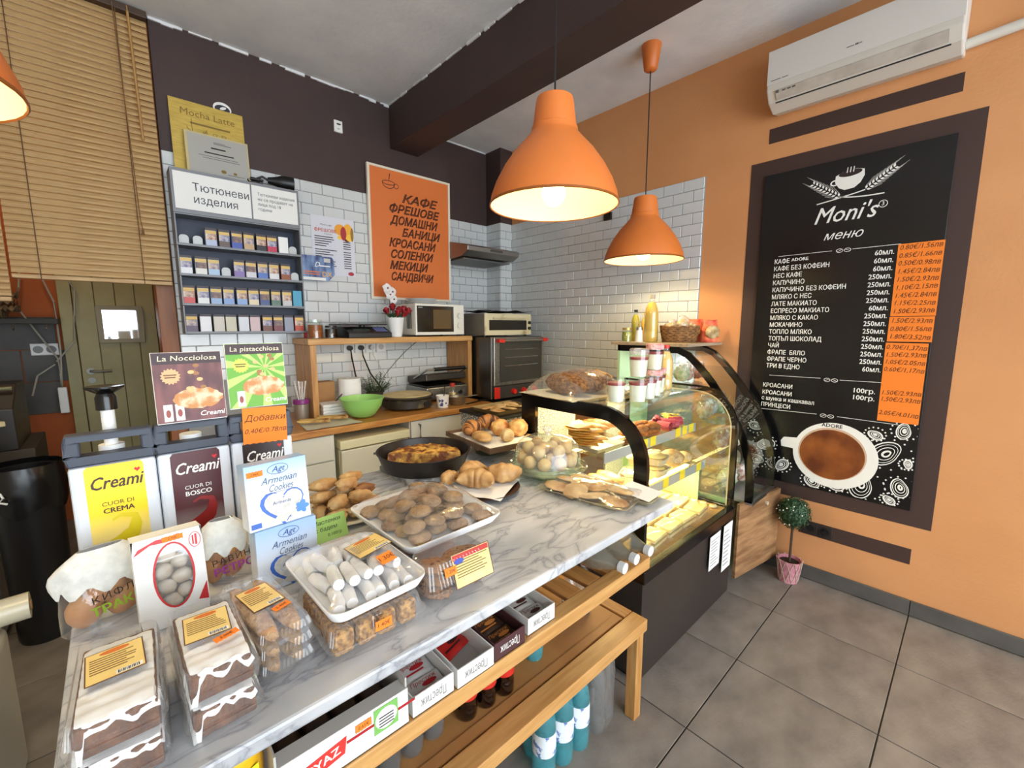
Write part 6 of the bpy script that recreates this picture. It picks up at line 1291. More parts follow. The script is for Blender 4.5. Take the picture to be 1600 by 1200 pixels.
# plate of croissants
qc = (1.012, 1.265)
cp = thing('croissant_plate', 'dark plate with white paper carrying four croissants', 'plate', (qc[0], qc[1], T1))
obj('dish', B().lathe([(0, 0), (0.1, 0), (0.145, 0.014), (0.147, 0.018), (0.14, 0.017), (0.098, 0.005), (0, 0.005)], 40), mat('dark wood plate', (58, 34, 26), 0.4), cp, smooth=True)
obj('paper_doily', B().sheet(12, 12, lambda u, v: ((u - 0.5) * 0.235, (v - 0.5) * 0.235, 0.02 + 0.004 * noise.noise((u * 4, v * 4, 7)) - 0.022 * max(0, abs(u - 0.5) + abs(v - 0.5) - 0.78))), paper, cp, rot=(0, 0, 0.5), smooth=True)
for k, (x, y, z, rx, rz, L_, r_) in enumerate(((0.0, 0.06, 0.052, 0.1, 0.5, 0.18, 0.042), (-0.045, -0.02, 0.055, 0.0, -0.9, 0.17, 0.04), (0.085, -0.03, 0.055, 0.0, 2.4, 0.17, 0.04), (-0.10, 0.075, 0.048, 0.0, 0.2, 0.10, 0.028))):
    put('croissant', croissant(L_, r_, flaky, k), ['croissant at the back of the dark plate', 'croissant at the front left of the dark plate', 'croissant on the right of the dark plate over the paper corner', 'small croissant at the far left of the dark plate'][k], 'croissant', (qc[0] + x, qc[1] + y, T1 + z + 0.005), (rx, 0, rz), 'croissants on the dark plate')
# cake dome with round biscuits
dcx, dcy = 1.338, 1.222
dm = thing('cake_dome', 'glass cake dome on a footed glass stand full of round buns', 'cake dome', (dcx, dcy, T1)); dm.scale = (1.15, 1.15, 1.15)
obj('stand', B().lathe([(0, 0), (0.085, 0), (0.09, 0.006), (0.05, 0.016), (0.06, 0.024), (0.145, 0.03), (0.15, 0.036), (0.145, 0.038), (0, 0.033)], 40), clear('greenish glass', (226, 238, 230), 1.0, 0.02, 0.12, (200, 210, 200)), dm, smooth=True)
obj('dome', B().lathe([(0.124, 0.039), (0.122, 0.09), (0.112, 0.118), (0.09, 0.137), (0.05, 0.148), (0.012, 0.151)], 40), domeglass, dm, smooth=True)
obj('knob', B().lathe([(0.012, 0.1505), (0.01, 0.158), (0.02, 0.168), (0.02, 0.178), (0.012, 0.184), (0, 0.185)], 20), clear('knob glass', (240, 244, 240), 1.0, 0.02, 0.2), dm, smooth=True)
obj('lip', B().lathe([(0.1215, 0.039), (0.131, 0.039), (0.131, 0.044), (0.1235, 0.046)], 40), MATS['greenish glass'], dm, smooth=True)
for k in range(21):
    lay = 0 if k < 13 else (1 if k < 21 else 2); kk = k if lay == 0 else (k - 13 if lay == 1 else k - 21)
    if lay == 0: a = kk * 2 * pi / 10; rad = 0.093 if kk < 10 else 0.035; a = a if kk < 10 else kk * 2.1
    elif lay == 1: a = kk * 2 * pi / 6 + 0.3; rad = 0.072 if kk < 6 else 0.018; a = a if kk < 6 else kk * 3.1
    else: a = kk * 2.1; rad = 0.035
    m_ = pale if k % 3 else mat('cream bun', (226, 196, 136), 0.55, 0, (206, 166, 100), 10)
    if 'bun%d' % (k % 3) not in MEC: MEC['bun%d' % (k % 3)] = B().blob(0.025, 0.025, 0.0225, 16, 10, 0.06, 2, k).mesh('bun', m_, smooth=True)
    put('round_bun', MEC['bun%d' % (k % 3)], 'small round golden bun under the glass dome', 'bun', (dcx + rad * 1.15 * cos(a), dcy + rad * 1.15 * sin(a), T1 + 0.071 + 0.0465 * lay), (k, k * 2, 0), 'round buns under the dome').scale = (1.15, 1.15, 1.15)
# wooden tray with mixed croissants on a glass stand
tz_ = T1 + 0.062; tcx, tcy, tr_ = 1.378, 1.635, math.radians(-6)
gs = thing('glass_riser', 'clear riser under the wooden croissant tray', 'stand', (tcx, tcy, T1), tr_)
obj('foot', B().lathe([(0, 0), (0.09, 0), (0.09, 0.004), (0.02, 0.01), (0.02, 0.05), (0.1, 0.06), (0, 0.06)], 28), MATS['greenish glass'], gs, smooth=True)
wt_ = thing('wooden_tray', 'rectangular wooden tray with paper and large pastries', 'tray', (tcx, tcy, tz_), tr_)
obj('base', B().box(-0.15, -0.2, 0, 0.15, 0.2, 0.01), mat('walnut tray', (112, 84, 60), 0.45, 0, (86, 62, 42), 5, stretch=(1, 8, 1)), wt_)
for bx in ((-0.158, -0.208, 0, 0.158, -0.2, 0.026), (-0.158, 0.2, 0, 0.158, 0.208, 0.026), (-0.158, -0.2, 0, -0.15, 0.2, 0.026), (0.15, -0.2, 0, 0.158, 0.2, 0.026)): obj('rim', B().box(*bx), MATS['walnut tray'], wt_, bevel=0.001, seg=1)
obj('liner', B().sheet(12, 14, lambda u, v: ((u - 0.5) * 0.29, (v - 0.5) * 0.39, 0.012 + 0.006 * abs(noise.noise((u * 4, v * 5, 3))))), paper, wt_, smooth=True)
stripy = mat('chocolate striped croissant', (190, 128, 66), 0.5, 0, (86, 44, 24), 12, 0.2, 40, stretch=(6, 1, 1), lo=0.48, hi=0.58)
chz = mat('cheese topped pastry', (230, 190, 116), 0.5, 0, (186, 104, 44), 20, 0.5, 40)
for k, (me, x, y, z, r3, lb) in enumerate(((croissant(0.18, 0.042, stripy, 4), -0.06, 0.09, 0.052, (0, 0, 0.4), 'chocolate striped croissant at the back of the wooden tray'), (croissant(0.17, 0.04, stripy, 5), 0.06, 0.13, 0.06, (0, 0, -0.2), 'dark striped croissant behind the cheese rolls on the wooden tray'), (B().blob(0.05, 0.045, 0.042, 18, 12, 0.15, 2, 3).mesh('pastry', chz, smooth=True), 0.05, 0.01, 0.056, (0, 0, 0), 'round cheese topped roll on the wooden tray'), (B().blob(0.052, 0.05, 0.045, 18, 12, 0.15, 2, 6).mesh('pastry', chz, smooth=True), 0.115, -0.06, 0.058, (0, 0, 0), 'larger cheese topped roll at the right of the wooden tray'), (B().blob(0.085, 0.045, 0.022, 20, 10, 0.12, 3, 7).mesh('pastry', gold, smooth=True), -0.085, -0.03, 0.036, (0, 0, 1.2), 'flat golden pastry at the left corner of the wooden tray'), (B().blob(0.05, 0.04, 0.034, 4, 10, 0.06, 3, 8).mesh('pastry', pale, smooth=False, bevel=0.008), 0.01, -0.11, 0.044, (0, 0, 0.5), 'sesame triangle pastry at the front of the wooden tray'))):
    v = Matrix.Rotation(tr_, 3, 'Z') @ Vector((x, y, z)); put('large_pastry', me, lb, 'pastry', (tcx + v.x, tcy + v.y, tz_ + v.z), r3, 'pastries on the wooden tray')
# film wrapped tray of flat pastries and a paper tray at the end
wp = thing('wrapped_tray', 'film wrapped foil tray of flat golden biscuits near the display case', 'tray', (1.28, 0.945, T1), math.radians(9))
obj('tray', loft([(0.16, 0.3, 0.02, 0.001), (0.2, 0.35, 0.024, 0.02), (0.215, 0.37, 0.026, 0.021), (0.215, 0.37, 0.026, 0.024)], True, False), clear('pale plastic tray', (230, 226, 210), 1.0, 0.1, 0.35, (200, 190, 160)), wp, smooth=True)
obj('film', B().sheet(14, 18, lambda u, v: ((u - 0.5) * 0.205, (v - 0.5) * 0.36, 0.025 + 0.026 * (sin(pi * u) * sin(pi * v)) ** 0.5 + 0.005 * noise.noise((u * 8, v * 8, 3)))), film, wp, smooth=True)
fb_ = [B().blob(0.056, 0.048, 0.009, 24, 8, 0.1, 3, s).mesh('biscuit', pale if s else gold, smooth=True) for s in range(3)]
Rw = Matrix.Rotation(math.radians(9), 3, 'Z')
for k, (x, y, z, t_) in enumerate(((-0.04, -0.115, 0.018, 0.12), (0.036, -0.105, 0.031, 0.15), (-0.042, -0.035, 0.02, 0.15), (0.038, -0.025, 0.032, 0.15), (-0.04, 0.045, 0.02, 0.15), (0.038, 0.055, 0.032, 0.15), (-0.04, 0.12, 0.02, 0.12), (0.035, 0.125, 0.031, 0.12))):
    v = Rw @ Vector((x, y, z)); put('flat_biscuit', fb_[k % 3], 'flat golden biscuit in the film wrapped tray, %s row from the front, %s side' % (ordinal(k // 2), ('left', 'right')[k % 2]), 'biscuit', (1.28 + v.x, 0.945 + v.y, T1 + v.z), (t_, 0.15, k), 'flat biscuits in the wrapped tray')
ppt = thing('paper_tray', 'white lined tray at the right end of the marble counter', 'tray', (1.382, 0.80, T1 + 0.0005), math.radians(4))
obj('tray', loft([(0.1, 0.11, 0.012, 0.0), (0.13, 0.14, 0.014, 0.022), (0.14, 0.15, 0.015, 0.022)], True, False), MATS['pale plastic tray'], ppt, smooth=True)
obj('sheet', B().sheet(6, 6, lambda u, v: ((u - 0.5) * 0.12, (v - 0.5) * 0.13, 0.024 + 0.012 * v)), paper, ppt)
# ------------------------------------------------------------------ inside the display case
S1 = 0.984; S2 = 0.774; S0 = 0.533
crepe_y = mat('folded pancake', (232, 190, 84), 0.55, 0, (184, 118, 44), 12, 0.3, 30)
tr1 = tag(obj('crepe_tray', loft([(0.2, 0.26, 0.01, 0.0), (0.22, 0.28, 0.012, 0.02), (0.226, 0.286, 0.012, 0.02)], True, False), mat('grey tray', (176, 172, 156), 0.4, 0.3), None, (1.70, 1.28, S1), smooth=True), 'grey tray of folded pancakes on the upper case shelf', 'tray')
fold = B().sheet(16, 10, lambda u, v: (0.105 * (0.15 + v) / 1.15 * cos(pi * u), 0.105 * (0.15 + v) / 1.15 * sin(pi * u), 0.006 * noise.noise((u * 5, v * 5, 2)) + 0.01 * sin(pi * v))).mesh('pancake', crepe_y, smooth=True, solid=0.004)
for k in range(8): put('folded_pancake', fold, 'folded yellow pancake, %s from the bottom of the pile in the case' % ordinal(k), 'pancake', (1.69 + 0.01 * (k % 3), 1.24 + 0.008 * k, S1 + 0.022 + 0.0105 * k), (0.0, 0.05, pi / 2 - 0.7 + 0.25 * (k % 3)), 'folded pancakes in the case')
lng = B(); 
lng_m = [croissant(0.2, 0.024, dark, s, 0.25) for s in range(2)]
for k in range(5): put('bread_stick', lng_m[k % 2], 'long brown filled roll, %s from the left behind the pancakes' % ordinal(k), 'roll', (1.86 + 0.05 * k, 1.42, S1 + 0.035 + 0.01 * (k % 2)), (0, 0, pi / 2 + 0.2), 'long rolls in the case')
brd = mat('breaded cutlet', (176, 110, 50), 0.85, 0, (140, 80, 32), 40, 0.9, 90)
cu2 = [B().blob(0.042, 0.03, 0.016, 16, 8, 0.2, 4, s).mesh('cutlet', brd, smooth=True) for s in range(3)]
for k in range(12): put('breaded_cutlet', cu2[k % 3], 'breaded brown cutlet heaped on the upper case shelf', 'cutlet', (1.96 + 0.062 * (k % 4) + random.uniform(-0.01, 0.01), 1.17 + 0.07 * ((k // 4) % 2), S1 + 0.02 + 0.026 * (k // 6)), (random.uniform(-0.3, 0.3), random.uniform(-0.3, 0.3), k), 'breaded cutlets in the case')
ham = mat('pink ham', (206, 84, 96), 0.5, 0, (186, 60, 78), 12)
hm = B().sheet(14, 6, lambda u, v: (0.028 * (1 - 0.35 * u) * cos(u * 8), (v - 0.5) * 0.075, 0.028 * (1 - 0.35 * u) * sin(u * 8))).mesh('ham_slice', ham, smooth=True, solid=0.0015)
for k in range(7): put('ham_roll', hm, 'rolled pink ham slice on the upper case shelf', 'ham', (2.22 + 0.042 * (k % 4), 1.15 + 0.075 * (k // 4), S1 + 0.03 + 0.012 * (k % 2)), (0, k, 0.4 * k), 'ham rolls in the case')
chs = mat('yellow cheese', (244, 206, 92), 0.5)
for k in range(6): put('cheese_slice', B().sheet(6, 6, lambda u, v: ((u - 0.5) * 0.08, (v - 0.5) * 0.08, 0.012 * noise.noise((u * 3, v * 3, k)))).mesh('cheese', chs, smooth=True, solid=0.003), 'yellow cheese slice, %s of the fan at the right of the upper shelf' % ordinal(k), 'cheese', (2.40 + 0.008 * k, 1.17 + 0.012 * k, S1 + 0.012 + 0.009 * k), (0.12, 0.1, 0.3 * k), 'cheese slices in the case')
# lower shelf: lidded tubs and a loaf
foil = mat('beige tub', (206, 190, 160), 0.45)
for k, (x, y, z) in enumerate(((2.09, 1.12, 0.0), (2.09, 1.12, 0.062), (1.90, 1.15, 0), (2.2, 1.3, 0.0))):
    t = thing('food_tub', ['bottom beige food tub with a clear lid on the lower case shelf', 'upper beige food tub with a clear lid stacked on another', 'beige food tub at the left of the lower case shelf', 'beige food tub behind the round loaf'][k], 'tub', (x, y, S2 + z), 0.2 * k, 'food tubs in the case')
    obj('tub', loft([(0.1, 0.085, 0.015, 0.0), (0.135, 0.115, 0.02, 0.04), (0.145, 0.125, 0.022, 0.041)], True, False, ribs=0.008), foil, t); obj('food', B().blob(0.06, 0.05, 0.014, 14, 6, 0.2, 4, k), mat('egg salad', (240, 226, 150), 0.6, 0, (236, 190, 70), 12), t, (0, 0, 0.042), smooth=True)
    obj('lid', loft([(0.145, 0.125, 0.022, 0.042), (0.12, 0.1, 0.02, 0.06)], False, True), plastic, t)
put('round_loaf', B().blob(0.075, 0.065, 0.05, 20, 12, 0.08, 2, 4).mesh('loaf', gold, smooth=True), 'round golden loaf on the lower case shelf', 'loaf', (2.27, 1.12, S2 + 0.052), (0, 0, 0), None)
put('round_loaf', B().blob(0.045, 0.05, 0.03, 18, 10, 0.1, 2, 9).mesh('loaf', pale, smooth=True), 'pale bun at the right end of the lower case shelf', 'bun', (2.41, 1.12, S2 + 0.032), (0, 0, 0), None)
for k in range(3): put('pale_slipper', B().blob(0.1, 0.04, 0.024, 18, 8, 0.12, 3, k + 20).mesh('pastry', chz, smooth=True), 'long pale pastry, %s from the left on the lower case shelf' % ordinal(k), 'pastry', (1.66 + 0.075 * k, 1.22, S2 + 0.026), (0, 0, 1.3), 'long pale pastries in the case')
# wrapped sandwiches and eggs on the floor of the case
sw = mat('sandwich bread', (240, 222, 160), 0.6, 0, (222, 186, 110), 14); fil_m = mat('sandwich filling', (190, 120, 70), 0.6, 0, (130, 150, 60), 60)
sw_b = B().prism([(-0.07, -0.045), (0.07, -0.045), (0.06, 0.045), (-0.06, 0.045)], 0, 0.018).mesh('bread', sw, bevel=0.003); sw_f = B().prism([(-0.071, -0.046), (0.071, -0.046), (0.061, 0.044), (-0.061, 0.044)], 0.018, 0.026).mesh('filling', fil_m); sw_t = B().prism([(-0.07, -0.045), (0.07, -0.045), (0.06, 0.045), (-0.06, 0.045)], 0.026, 0.044).mesh('bread', sw, bevel=0.003)
sw_w = B().sheet(12, 10, lambda u, v: ((u - 0.5) * 0.2, (v - 0.5) * 0.13, 0.002 + 0.048 * (sin(pi * u) * sin(pi * v)) ** 0.35 + 0.004 * noise.noise((u * 7, v * 7, 2)))).mesh('wrapper', film, smooth=True)
n_ = 0
for r_ in range(3):
    for c_ in range(5):
        t = thing('wrapped_sandwich', 'film wrapped sandwich, %s in the %s row on the case floor' % (ordinal(c_), ['front', 'second', 'back'][r_]), 'sandwich', (1.68 + 0.155 * c_, 0.985 + 0.11 * r_, S0 + 0.0005), random.uniform(-0.15, 0.15), 'wrapped sandwiches on the case floor')
        obj('bread', sw_b, None, t); obj('filling', sw_f, None, t); obj('bread', sw_t, None, t); obj('wrapper', sw_w, None, t)
eg = B().blob(0.026, 0.02, 0.01, 14, 8, 0.05, 2, 1).mesh('egg', mat('egg white', (240, 228, 190), 0.4), smooth=True); yk = B().blob(0.011, 0.011, 0.005, 10, 6).mesh('yolk', mat('egg yolk', (236, 150, 40), 0.4), smooth=True)
for k in range(5):
    t = tag(obj('half_egg', eg, None, None, (2.452, 0.95 + 0.055 * k, S0 + 0.011), (0, 0, 0.3 * k)), 'halved boiled egg at the right end of the case floor, %s from the glass' % ordinal(k), 'egg', 'halved eggs in the case'); obj('yolk', yk, None, t, (0, 0, 0.007))
# ------------------------------------------------------------------ on top of the display case
CT = ZT - 0.004
bp = PZ(895, 600, CT)
bd = thing('bread_board', 'paper lined tray with seeded bread loaves on top of the display case', 'tray', (1.735, 1.38, CT), math.radians(-4)); bd.scale = (1.2, 1.15, 1.1)
obj('board', B().box(-0.17, -0.14, 0, 0.17, 0.14, 0.008), mat('pale board', (190, 170, 130), 0.6), bd, bevel=0.002); obj('paper', B().sheet(14, 12, lambda u, v: ((u - 0.5) * 0.4, (v - 0.5) * 0.33, 0.0105 + 0.01 * abs(noise.noise((u * 5, v * 5, 3))) - 0.006 * max(0, abs(u - 0.5) + abs(v - 0.5) - 0.8))), MATS['greaseproof'], bd, smooth=True)
seed_m = mat('seeded crust', (150, 104, 56), 0.8, 0, (74, 44, 22), 70, 1.0, 80)
for k, (x, y, rz, r3) in enumerate(((-0.115, -0.02, 1.45, (0.145, 0.057, 0.052)), (0.003, -0.01, 1.5, (0.15, 0.058, 0.058)), (0.118, 0.0, 1.55, (0.135, 0.055, 0.055)))):
    put('seeded_loaf', B().blob(*r3, 20, 12, 0.1, 3, k).mesh('loaf', seed_m if k < 2 else mat('marbled loaf', (200, 150, 90), 0.7, 0, (96, 52, 28), 18, lo=0.48, hi=0.55), smooth=True), ['left seeded loaf on the display case top', 'middle seeded loaf on the display case top', 'right marbled loaf on the display case top'][k], 'bread', (1.735 + x, 1.38 + y, CT + 0.067), (0, 0, rz), 'loaves on the display case')
tag(obj('loaf_film', B().sheet(16, 12, lambda u, v: ((u - 0.5) * 0.43, (v - 0.5) * 0.36, 0.012 + 0.125 * (sin(pi * u) * sin(pi * v)) ** 0.4 + 0.008 * noise.noise((u * 6, v * 6, 8)))), film, None, (1.72, 1.38, CT), (0, 0, math.radians(-4)), smooth=True), 'clear film over the seeded loaves', 'film')
wax = mat('white yoghurt', (238, 234, 224), 0.5); redcap = mat('red checked cap', (186, 60, 60), 0.45, 0, (226, 200, 196), 40)
def pot(label, x, y, z, cap):
    t = thing('yoghurt_jar', label, 'jar', (x, y, z), 0, 'white dessert jars on the display case'); t.scale = (1.3, 1.3, 1.3)
    obj('contents', B().lathe([(0, 0.002), (0.026, 0.002), (0.031, 0.06), (0, 0.06)], 20), wax, t, smooth=True); obj('glass', B().lathe([(0, 0), (0.028, 0), (0.034, 0.078), (0.03, 0.088)], 20), glass, t, smooth=True)
    obj('topping', B().lathe([(0.0315, 0.0605), (0.0325, 0.07), (0, 0.073)], 20), mat('berry layer', (150, 60, 66), 0.5), t, smooth=True)
    if cap: obj('lid', B().lathe([(0.033, 0.078), (0.034, 0.096), (0.03, 0.1), (0, 0.1)], 20), cap, t, smooth=True)
jx = [(1.69, 1.12), (1.77, 1.055), (1.88, 1.07), (1.99, 1.10), (2.10, 1.14)]
clearcap = clear('clear cap', (245, 235, 235), 1.0, 0.05, 0.2)
for k, (x, y) in enumerate(jx): pot('lower white dessert jar, %s from the left on the display case' % ordinal(k), x, y, CT, None if k < 3 else redcap)
for k, (x, y, c_) in enumerate(((1.77, 1.055, clearcap), (1.99, 1.10, redcap))): pot(['upper dessert jar with a clear cap stacked on the display case', 'upper dessert jar with a red checked cap stacked on the display case'][k], x, y, CT + 0.1165 if k == 0 else CT + 0.1305, c_)
jb = thing('juice_bottle', 'plastic bottle of yellow drink with a red cap on the display case', 'bottle', (2.24, 1.17, CT))
def bottle(t, r, h, liquid, cap, shell=plastic, fill=0.9, lab=None):
    pr_ = [(0, 0), (r * 0.9, 0), (r, h * 0.03), (r, h * 0.2), (r * 0.96, h * 0.22), (r, h * 0.24), (r, h * 0.6), (r * 0.85, h * 0.72), (r * 0.5, h * 0.84), (r * 0.38, h * 0.9), (r * 0.38, h * 0.93)]
    obj('shell', B().lathe(pr_, 20), shell, t, smooth=True)
    if liquid: obj('liquid', B().lathe([(0, 0.003)] + [(max(a_ - 0.0015, 0), b_ + 0.002) for a_, b_ in pr_[1:] if b_ < h * fill] + [(0, min(h * fill, h * 0.84))], 20), liquid, t, smooth=True)
    obj('cap', B().lathe([(r * 0.42, h * 0.925), (r * 0.43, h), (0, h)], 16), cap, t, smooth=True)
    if lab: obj('label', B().lathe([(r * 1.012, h * 0.3), (r * 1.012, h * 0.55)], 20), lab, t, smooth=True)
bottle(jb, 0.04, 0.245, mat('yellow drink', (226, 190, 100), 0.35), mat('red cap', (200, 50, 40), 0.4))
# ------------------------------------------------------------------ on the second case
C2T = 1.461
pb = thing('lemonade_bottle', 'tall bottle of amber lemonade on the wooden board of the narrow case', 'bottle', (2.65, 1.50, C2T)); bottle(pb, 0.045, 0.31, mat('amber lemonade', (222, 178, 84), 0.3), mat('grey cap', (170, 160, 140), 0.4), shell=glass)
jar('pickle_jar', 'small jar with a gold lid at the left of the wooden board', (2.59, 1.645, C2T), 0.034, 0.095, mat('olives', (120, 120, 40), 0.4, 0, (190, 180, 90), 40), mat('gold lid', (190, 160, 90), 0.3, 0.6))
t = thing('salt_shaker', 'white shaker beside the small gold lidded jar', 'shaker', (2.605, 1.56, C2T)); obj('body', B().lathe([(0, 0), (0.026, 0), (0.022, 0.08), (0, 0.08)], 16), white, t, smooth=True); obj('cap', B().lathe([(0.023, 0.08), (0.02, 0.1), (0, 0.104)], 16), steel, t, smooth=True)
t = thing('oil_bottle', 'slim glass bottle with a dark stopper behind the jars on the wooden board', 'bottle', (2.72, 1.66, C2T)); bottle(t, 0.03, 0.22, mat('olive oil', (176, 160, 50), 0.3), ink, shell=glass)
t = thing('mustard_bottle', 'yellow topped squeeze bottle behind the lemonade', 'bottle', (2.78, 1.62, C2T)); bottle(t, 0.03, 0.2, mat('mustard', (230, 180, 50), 0.4), mat('yellow cap', (236, 196, 50), 0.4))
tag(obj('paper_flag', B().box(-0.025, -0.001, 0, 0.025, 0.001, 0.24), mat('red paper', (190, 60, 40), 0.6), None, (2.87, 1.64, C2T)), 'narrow red paper standing behind the basket', 'paper')
bk_ = thing('wicker_basket', 'oval wicker basket of wrapped snacks on the narrow case', 'basket', (2.80, 1.375, C2T), math.radians(-42)); bk_.scale = (0.9, 0.9, 1.15)
wick = mat('wicker', (150, 108, 62), 0.75, 0, (110, 74, 40), 40)
for k in range(9):
    z = 0.005 + 0.0105 * k; s = 1 + 0.022 * k
    obj('weave', B().tube([(0.12 * s * cos(a), 0.078 * s * sin(a), z + 0.003 * sin(a * 14 + k * pi)) for a in [2 * pi * i / 56 for i in range(57)]], 0.0062, 6, cap=False), wick, bk_, smooth=True)
for k in range(28): a = 2 * pi * k / 28; obj('stake', B().tube([(0.118 * cos(a), 0.076 * sin(a), 0.002), (0.142 * cos(a), 0.093 * sin(a), 0.094)], 0.003, 5), wick, bk_)
obj('base', B().disk(0.118, 0.004, 28, sy=0.65), wick, bk_)
snack = mat('snack mix', (214, 190, 140), 0.7, 0, (150, 116, 66), 26)
for k, (x, y, z, r3) in enumerate(((-0.06, 0, 0.075, 0.052), (0.03, 0.01, 0.09, 0.06), (0.08, -0.01, 0.07, 0.045))):
    t = thing('snack_bag', ['left clear bag of dried snacks in the wicker basket', 'tall clear bag of dried snacks in the wicker basket', 'right clear bag of dried snacks in the wicker basket'][k], 'bag', (2.80 + x * 0.7, 1.375 - x * 0.62 + y, C2T + z + 0.015), 0, 'snack bags in the basket')
    obj('snacks', B().blob(r3 * 0.8, r3 * 0.66, r3 * 0.85, 14, 10, 0.3, 3, k), snack, t, smooth=True); obj('film', B().blob(r3, r3 * 0.8, r3 * 1.25, 16, 12, 0.22, 3, k + 7), film, t, smooth=True)
rn = mat('red net print', (206, 50, 36), 0.5, 0, (226, 130, 80), 30)
for k, (x, y, sz) in enumerate(((2.97, 1.245, 0.95), (3.0, 1.36, 1.0))):
    t = thing('red_snack_bag', ['red printed snack bag standing beside the wicker basket', 'red printed snack bag behind the first red bag'][k], 'bag', (x, y, C2T), -0.75 if k == 0 else -1.4, 'red snack bags')
    obj('bag', B().sheet(14, 12, lambda u, v: (0.072 * sz * cos(2 * pi * u) * (1 - 0.35 * v), (0.05 - 0.045 * v) * sin(2 * pi * u), 0.155 * sz * v + 0.006 * noise.noise((u * 6, v * 6, k)))), rn, t, smooth=True); obj('window', B().blob(0.05 * sz, 0.018, 0.045 * sz, 14, 10, 0.2, 3, k), snack, t, (0, -0.04, 0.07 * sz), smooth=True)
tag(obj('price_card', B().box(-0.035, -0.001, 0, 0.035, 0.001, 0.05), mat('lilac card', (206, 200, 226), 0.6), None, (2.93, 1.52, C2T + 0.0), (0.0, 0, 0.3)), 'small lilac price card behind the red snack bags', 'card')
# bagged goods on the shelves of the second case
pk_cols = [((150, 176, 120), (220, 210, 190)), ((150, 80, 60), (220, 200, 180)), ((96, 60, 50), (200, 120, 90)), ((190, 150, 90), (230, 220, 200)), ((196, 200, 206), (150, 160, 170))]
GN = ('salad', 'nuts', 'dates', 'biscuits', 'wafers', 'crackers', 'candies', 'rolls', 'buns', 'bars', 'cakes', 'pretzels')
for r_, (z, y) in enumerate(((1.206, 1.22), (0.986, 1.06), (0.786, 0.955), (0.561, 0.91))):
    for c_ in range(3):
        k = r_ * 3 + c_; t = thing('bagged_goods', 'clear bag of %s on the %s shelf of the narrow case, %s' % (GN[k], ('top', 'second', 'third', 'bottom')[r_], ('left', 'middle', 'right')[c_]), 'bag', (2.675 + 0.115 * c_, y + 0.065 + 0.02 * (c_ % 2), z), 0.3 * k, 'bags in the narrow case')
        cc = pk_cols[k % 5]; obj('contents', B().blob(0.042, 0.05, 0.056, 16, 10, 0.3, 3, k), mat('bag goods %d' % k, cc[0], 0.6, 0, cc[1], 34), t, (0, 0, 0.066), smooth=True); obj('film', B().blob(0.047, 0.056, 0.072, 18, 12, 0.25, 5, k + 3), film, t, (0, 0, 0.092), smooth=True)
        if k in (2, 8): obj('price_tag', B().box(-0.03, -0.001, 0, 0.03, 0.001, 0.045), tag_m, t, (0.02, -0.082, 0.01))
# ------------------------------------------------------------------ cartons and bottles on the counter's middle shelf
random.seed(51)
MS = 0.684
wc = mat('white carton', (226, 224, 220), 0.6); bc = mat('brown carton', (74, 40, 42), 0.55); gc = mat('grey carton inside', (186, 182, 176), 0.7)
def carton(label, x, y, w, d, h, m, word, wm, packs, rz=0):
    t = thing('display_carton', label, 'carton', (x, y, MS), rz, 'open cartons under the counter')
    obj('base', B().box(0, 0, 0, w, d, 0.002), gc, t)
    obj('front_wall', B().box(0, 0, 0, w, 0.003, h), m, t); obj('back_wall', B().box(0, d - 0.003, 0, w, d, h), m, t)
    for xx in (0, w - 0.003): obj('side_wall', B().box(xx, 0.003, 0, xx + 0.003, d - 0.003, h), m, t)
    txt(word, h * 0.62, wm, t, face(FRONT), w / 2, h / 2, off=0.0008, rot=pi, fit=w * 0.62)
    return t
cg_ = mat('grey script', (130, 126, 120), 0.6)
pk = {}
def bar(label, x, y, z, w, l, m, m2, words, rot):
    t = thing('wafer_bar', label, 'snack bar', (x, y, z), rot=rot, group='wafer bars in the cartons')
    obj('wrapper', B().sheet(10, 14, lambda u, v: ((u - 0.5) * w, (v - 0.5) * l, 0.008 * sin(pi * u) * min(1, 8 * min(v, 1 - v)) + 0.001 * sin(v * 150) * (1 if v < 0.06 or v > 0.94 else 0))).add([(-w / 2, -l / 2, -0.001), (w / 2, -l / 2, -0.001), (w / 2, l / 2, -0.001), (-w / 2, l / 2, -0.001)], [(3, 2, 1, 0)]), m, t, smooth=True)
    shape('wrapper_print', m2, t, TOP, ell(w * 0.2, l * 0.12, 14), x=w * 0.12, y=0, off=0.009, t=0.0002); txt('Престиж', w * 0.16, m2, t, TOP, 0, l * 0.2, off=0.009, shear=0.2, rot=0.0)
    plate('wrapper_band', m2, t, TOP, -w * 0.05, -l * 0.22, w * 0.6, l * 0.08, off=0.0085, t=0.0002)
    return t
sil = mat('silver white wrapper', (206, 204, 200), 0.3, 0.1); rw = mat('red wrapper print', (170, 30, 36), 0.45); rdw = mat('red wrapper', (190, 36, 30), 0.35); bw_ = mat('brown wrapper', (70, 48, 36), 0.35); ow = mat('orange wrapper print', (206, 130, 60), 0.45)
c_x = [(0.424, 0.790, 0.112), (0.545, 0.786, 0.116), (0.667, 0.790, 0.112), (0.802, 0.800, 0.114)]
c_d = [('white display carton of white and red wafer bars next to the big carton', wc, cg_), ('white display carton almost empty with one red bar', wc, cg_), ('dark brown display carton of cookie bars', bc, wink), ('white display carton of brown and white bars at the right end of the row', wc, cg_)]
for (x, y, w), (lb, m, wm) in zip(c_x, c_d): carton(lb, x, y, w, 0.21, 0.052, m, 'Престиж', wm, 1)
for k in range(3): bar('white and red wafer bar, %s from the front in its carton' % ordinal(k), 0.424 + 0.056, 0.83 + 0.062 * k, MS + 0.02, 0.1, 0.058, sil, rw, '', (0.12, 0, 0))
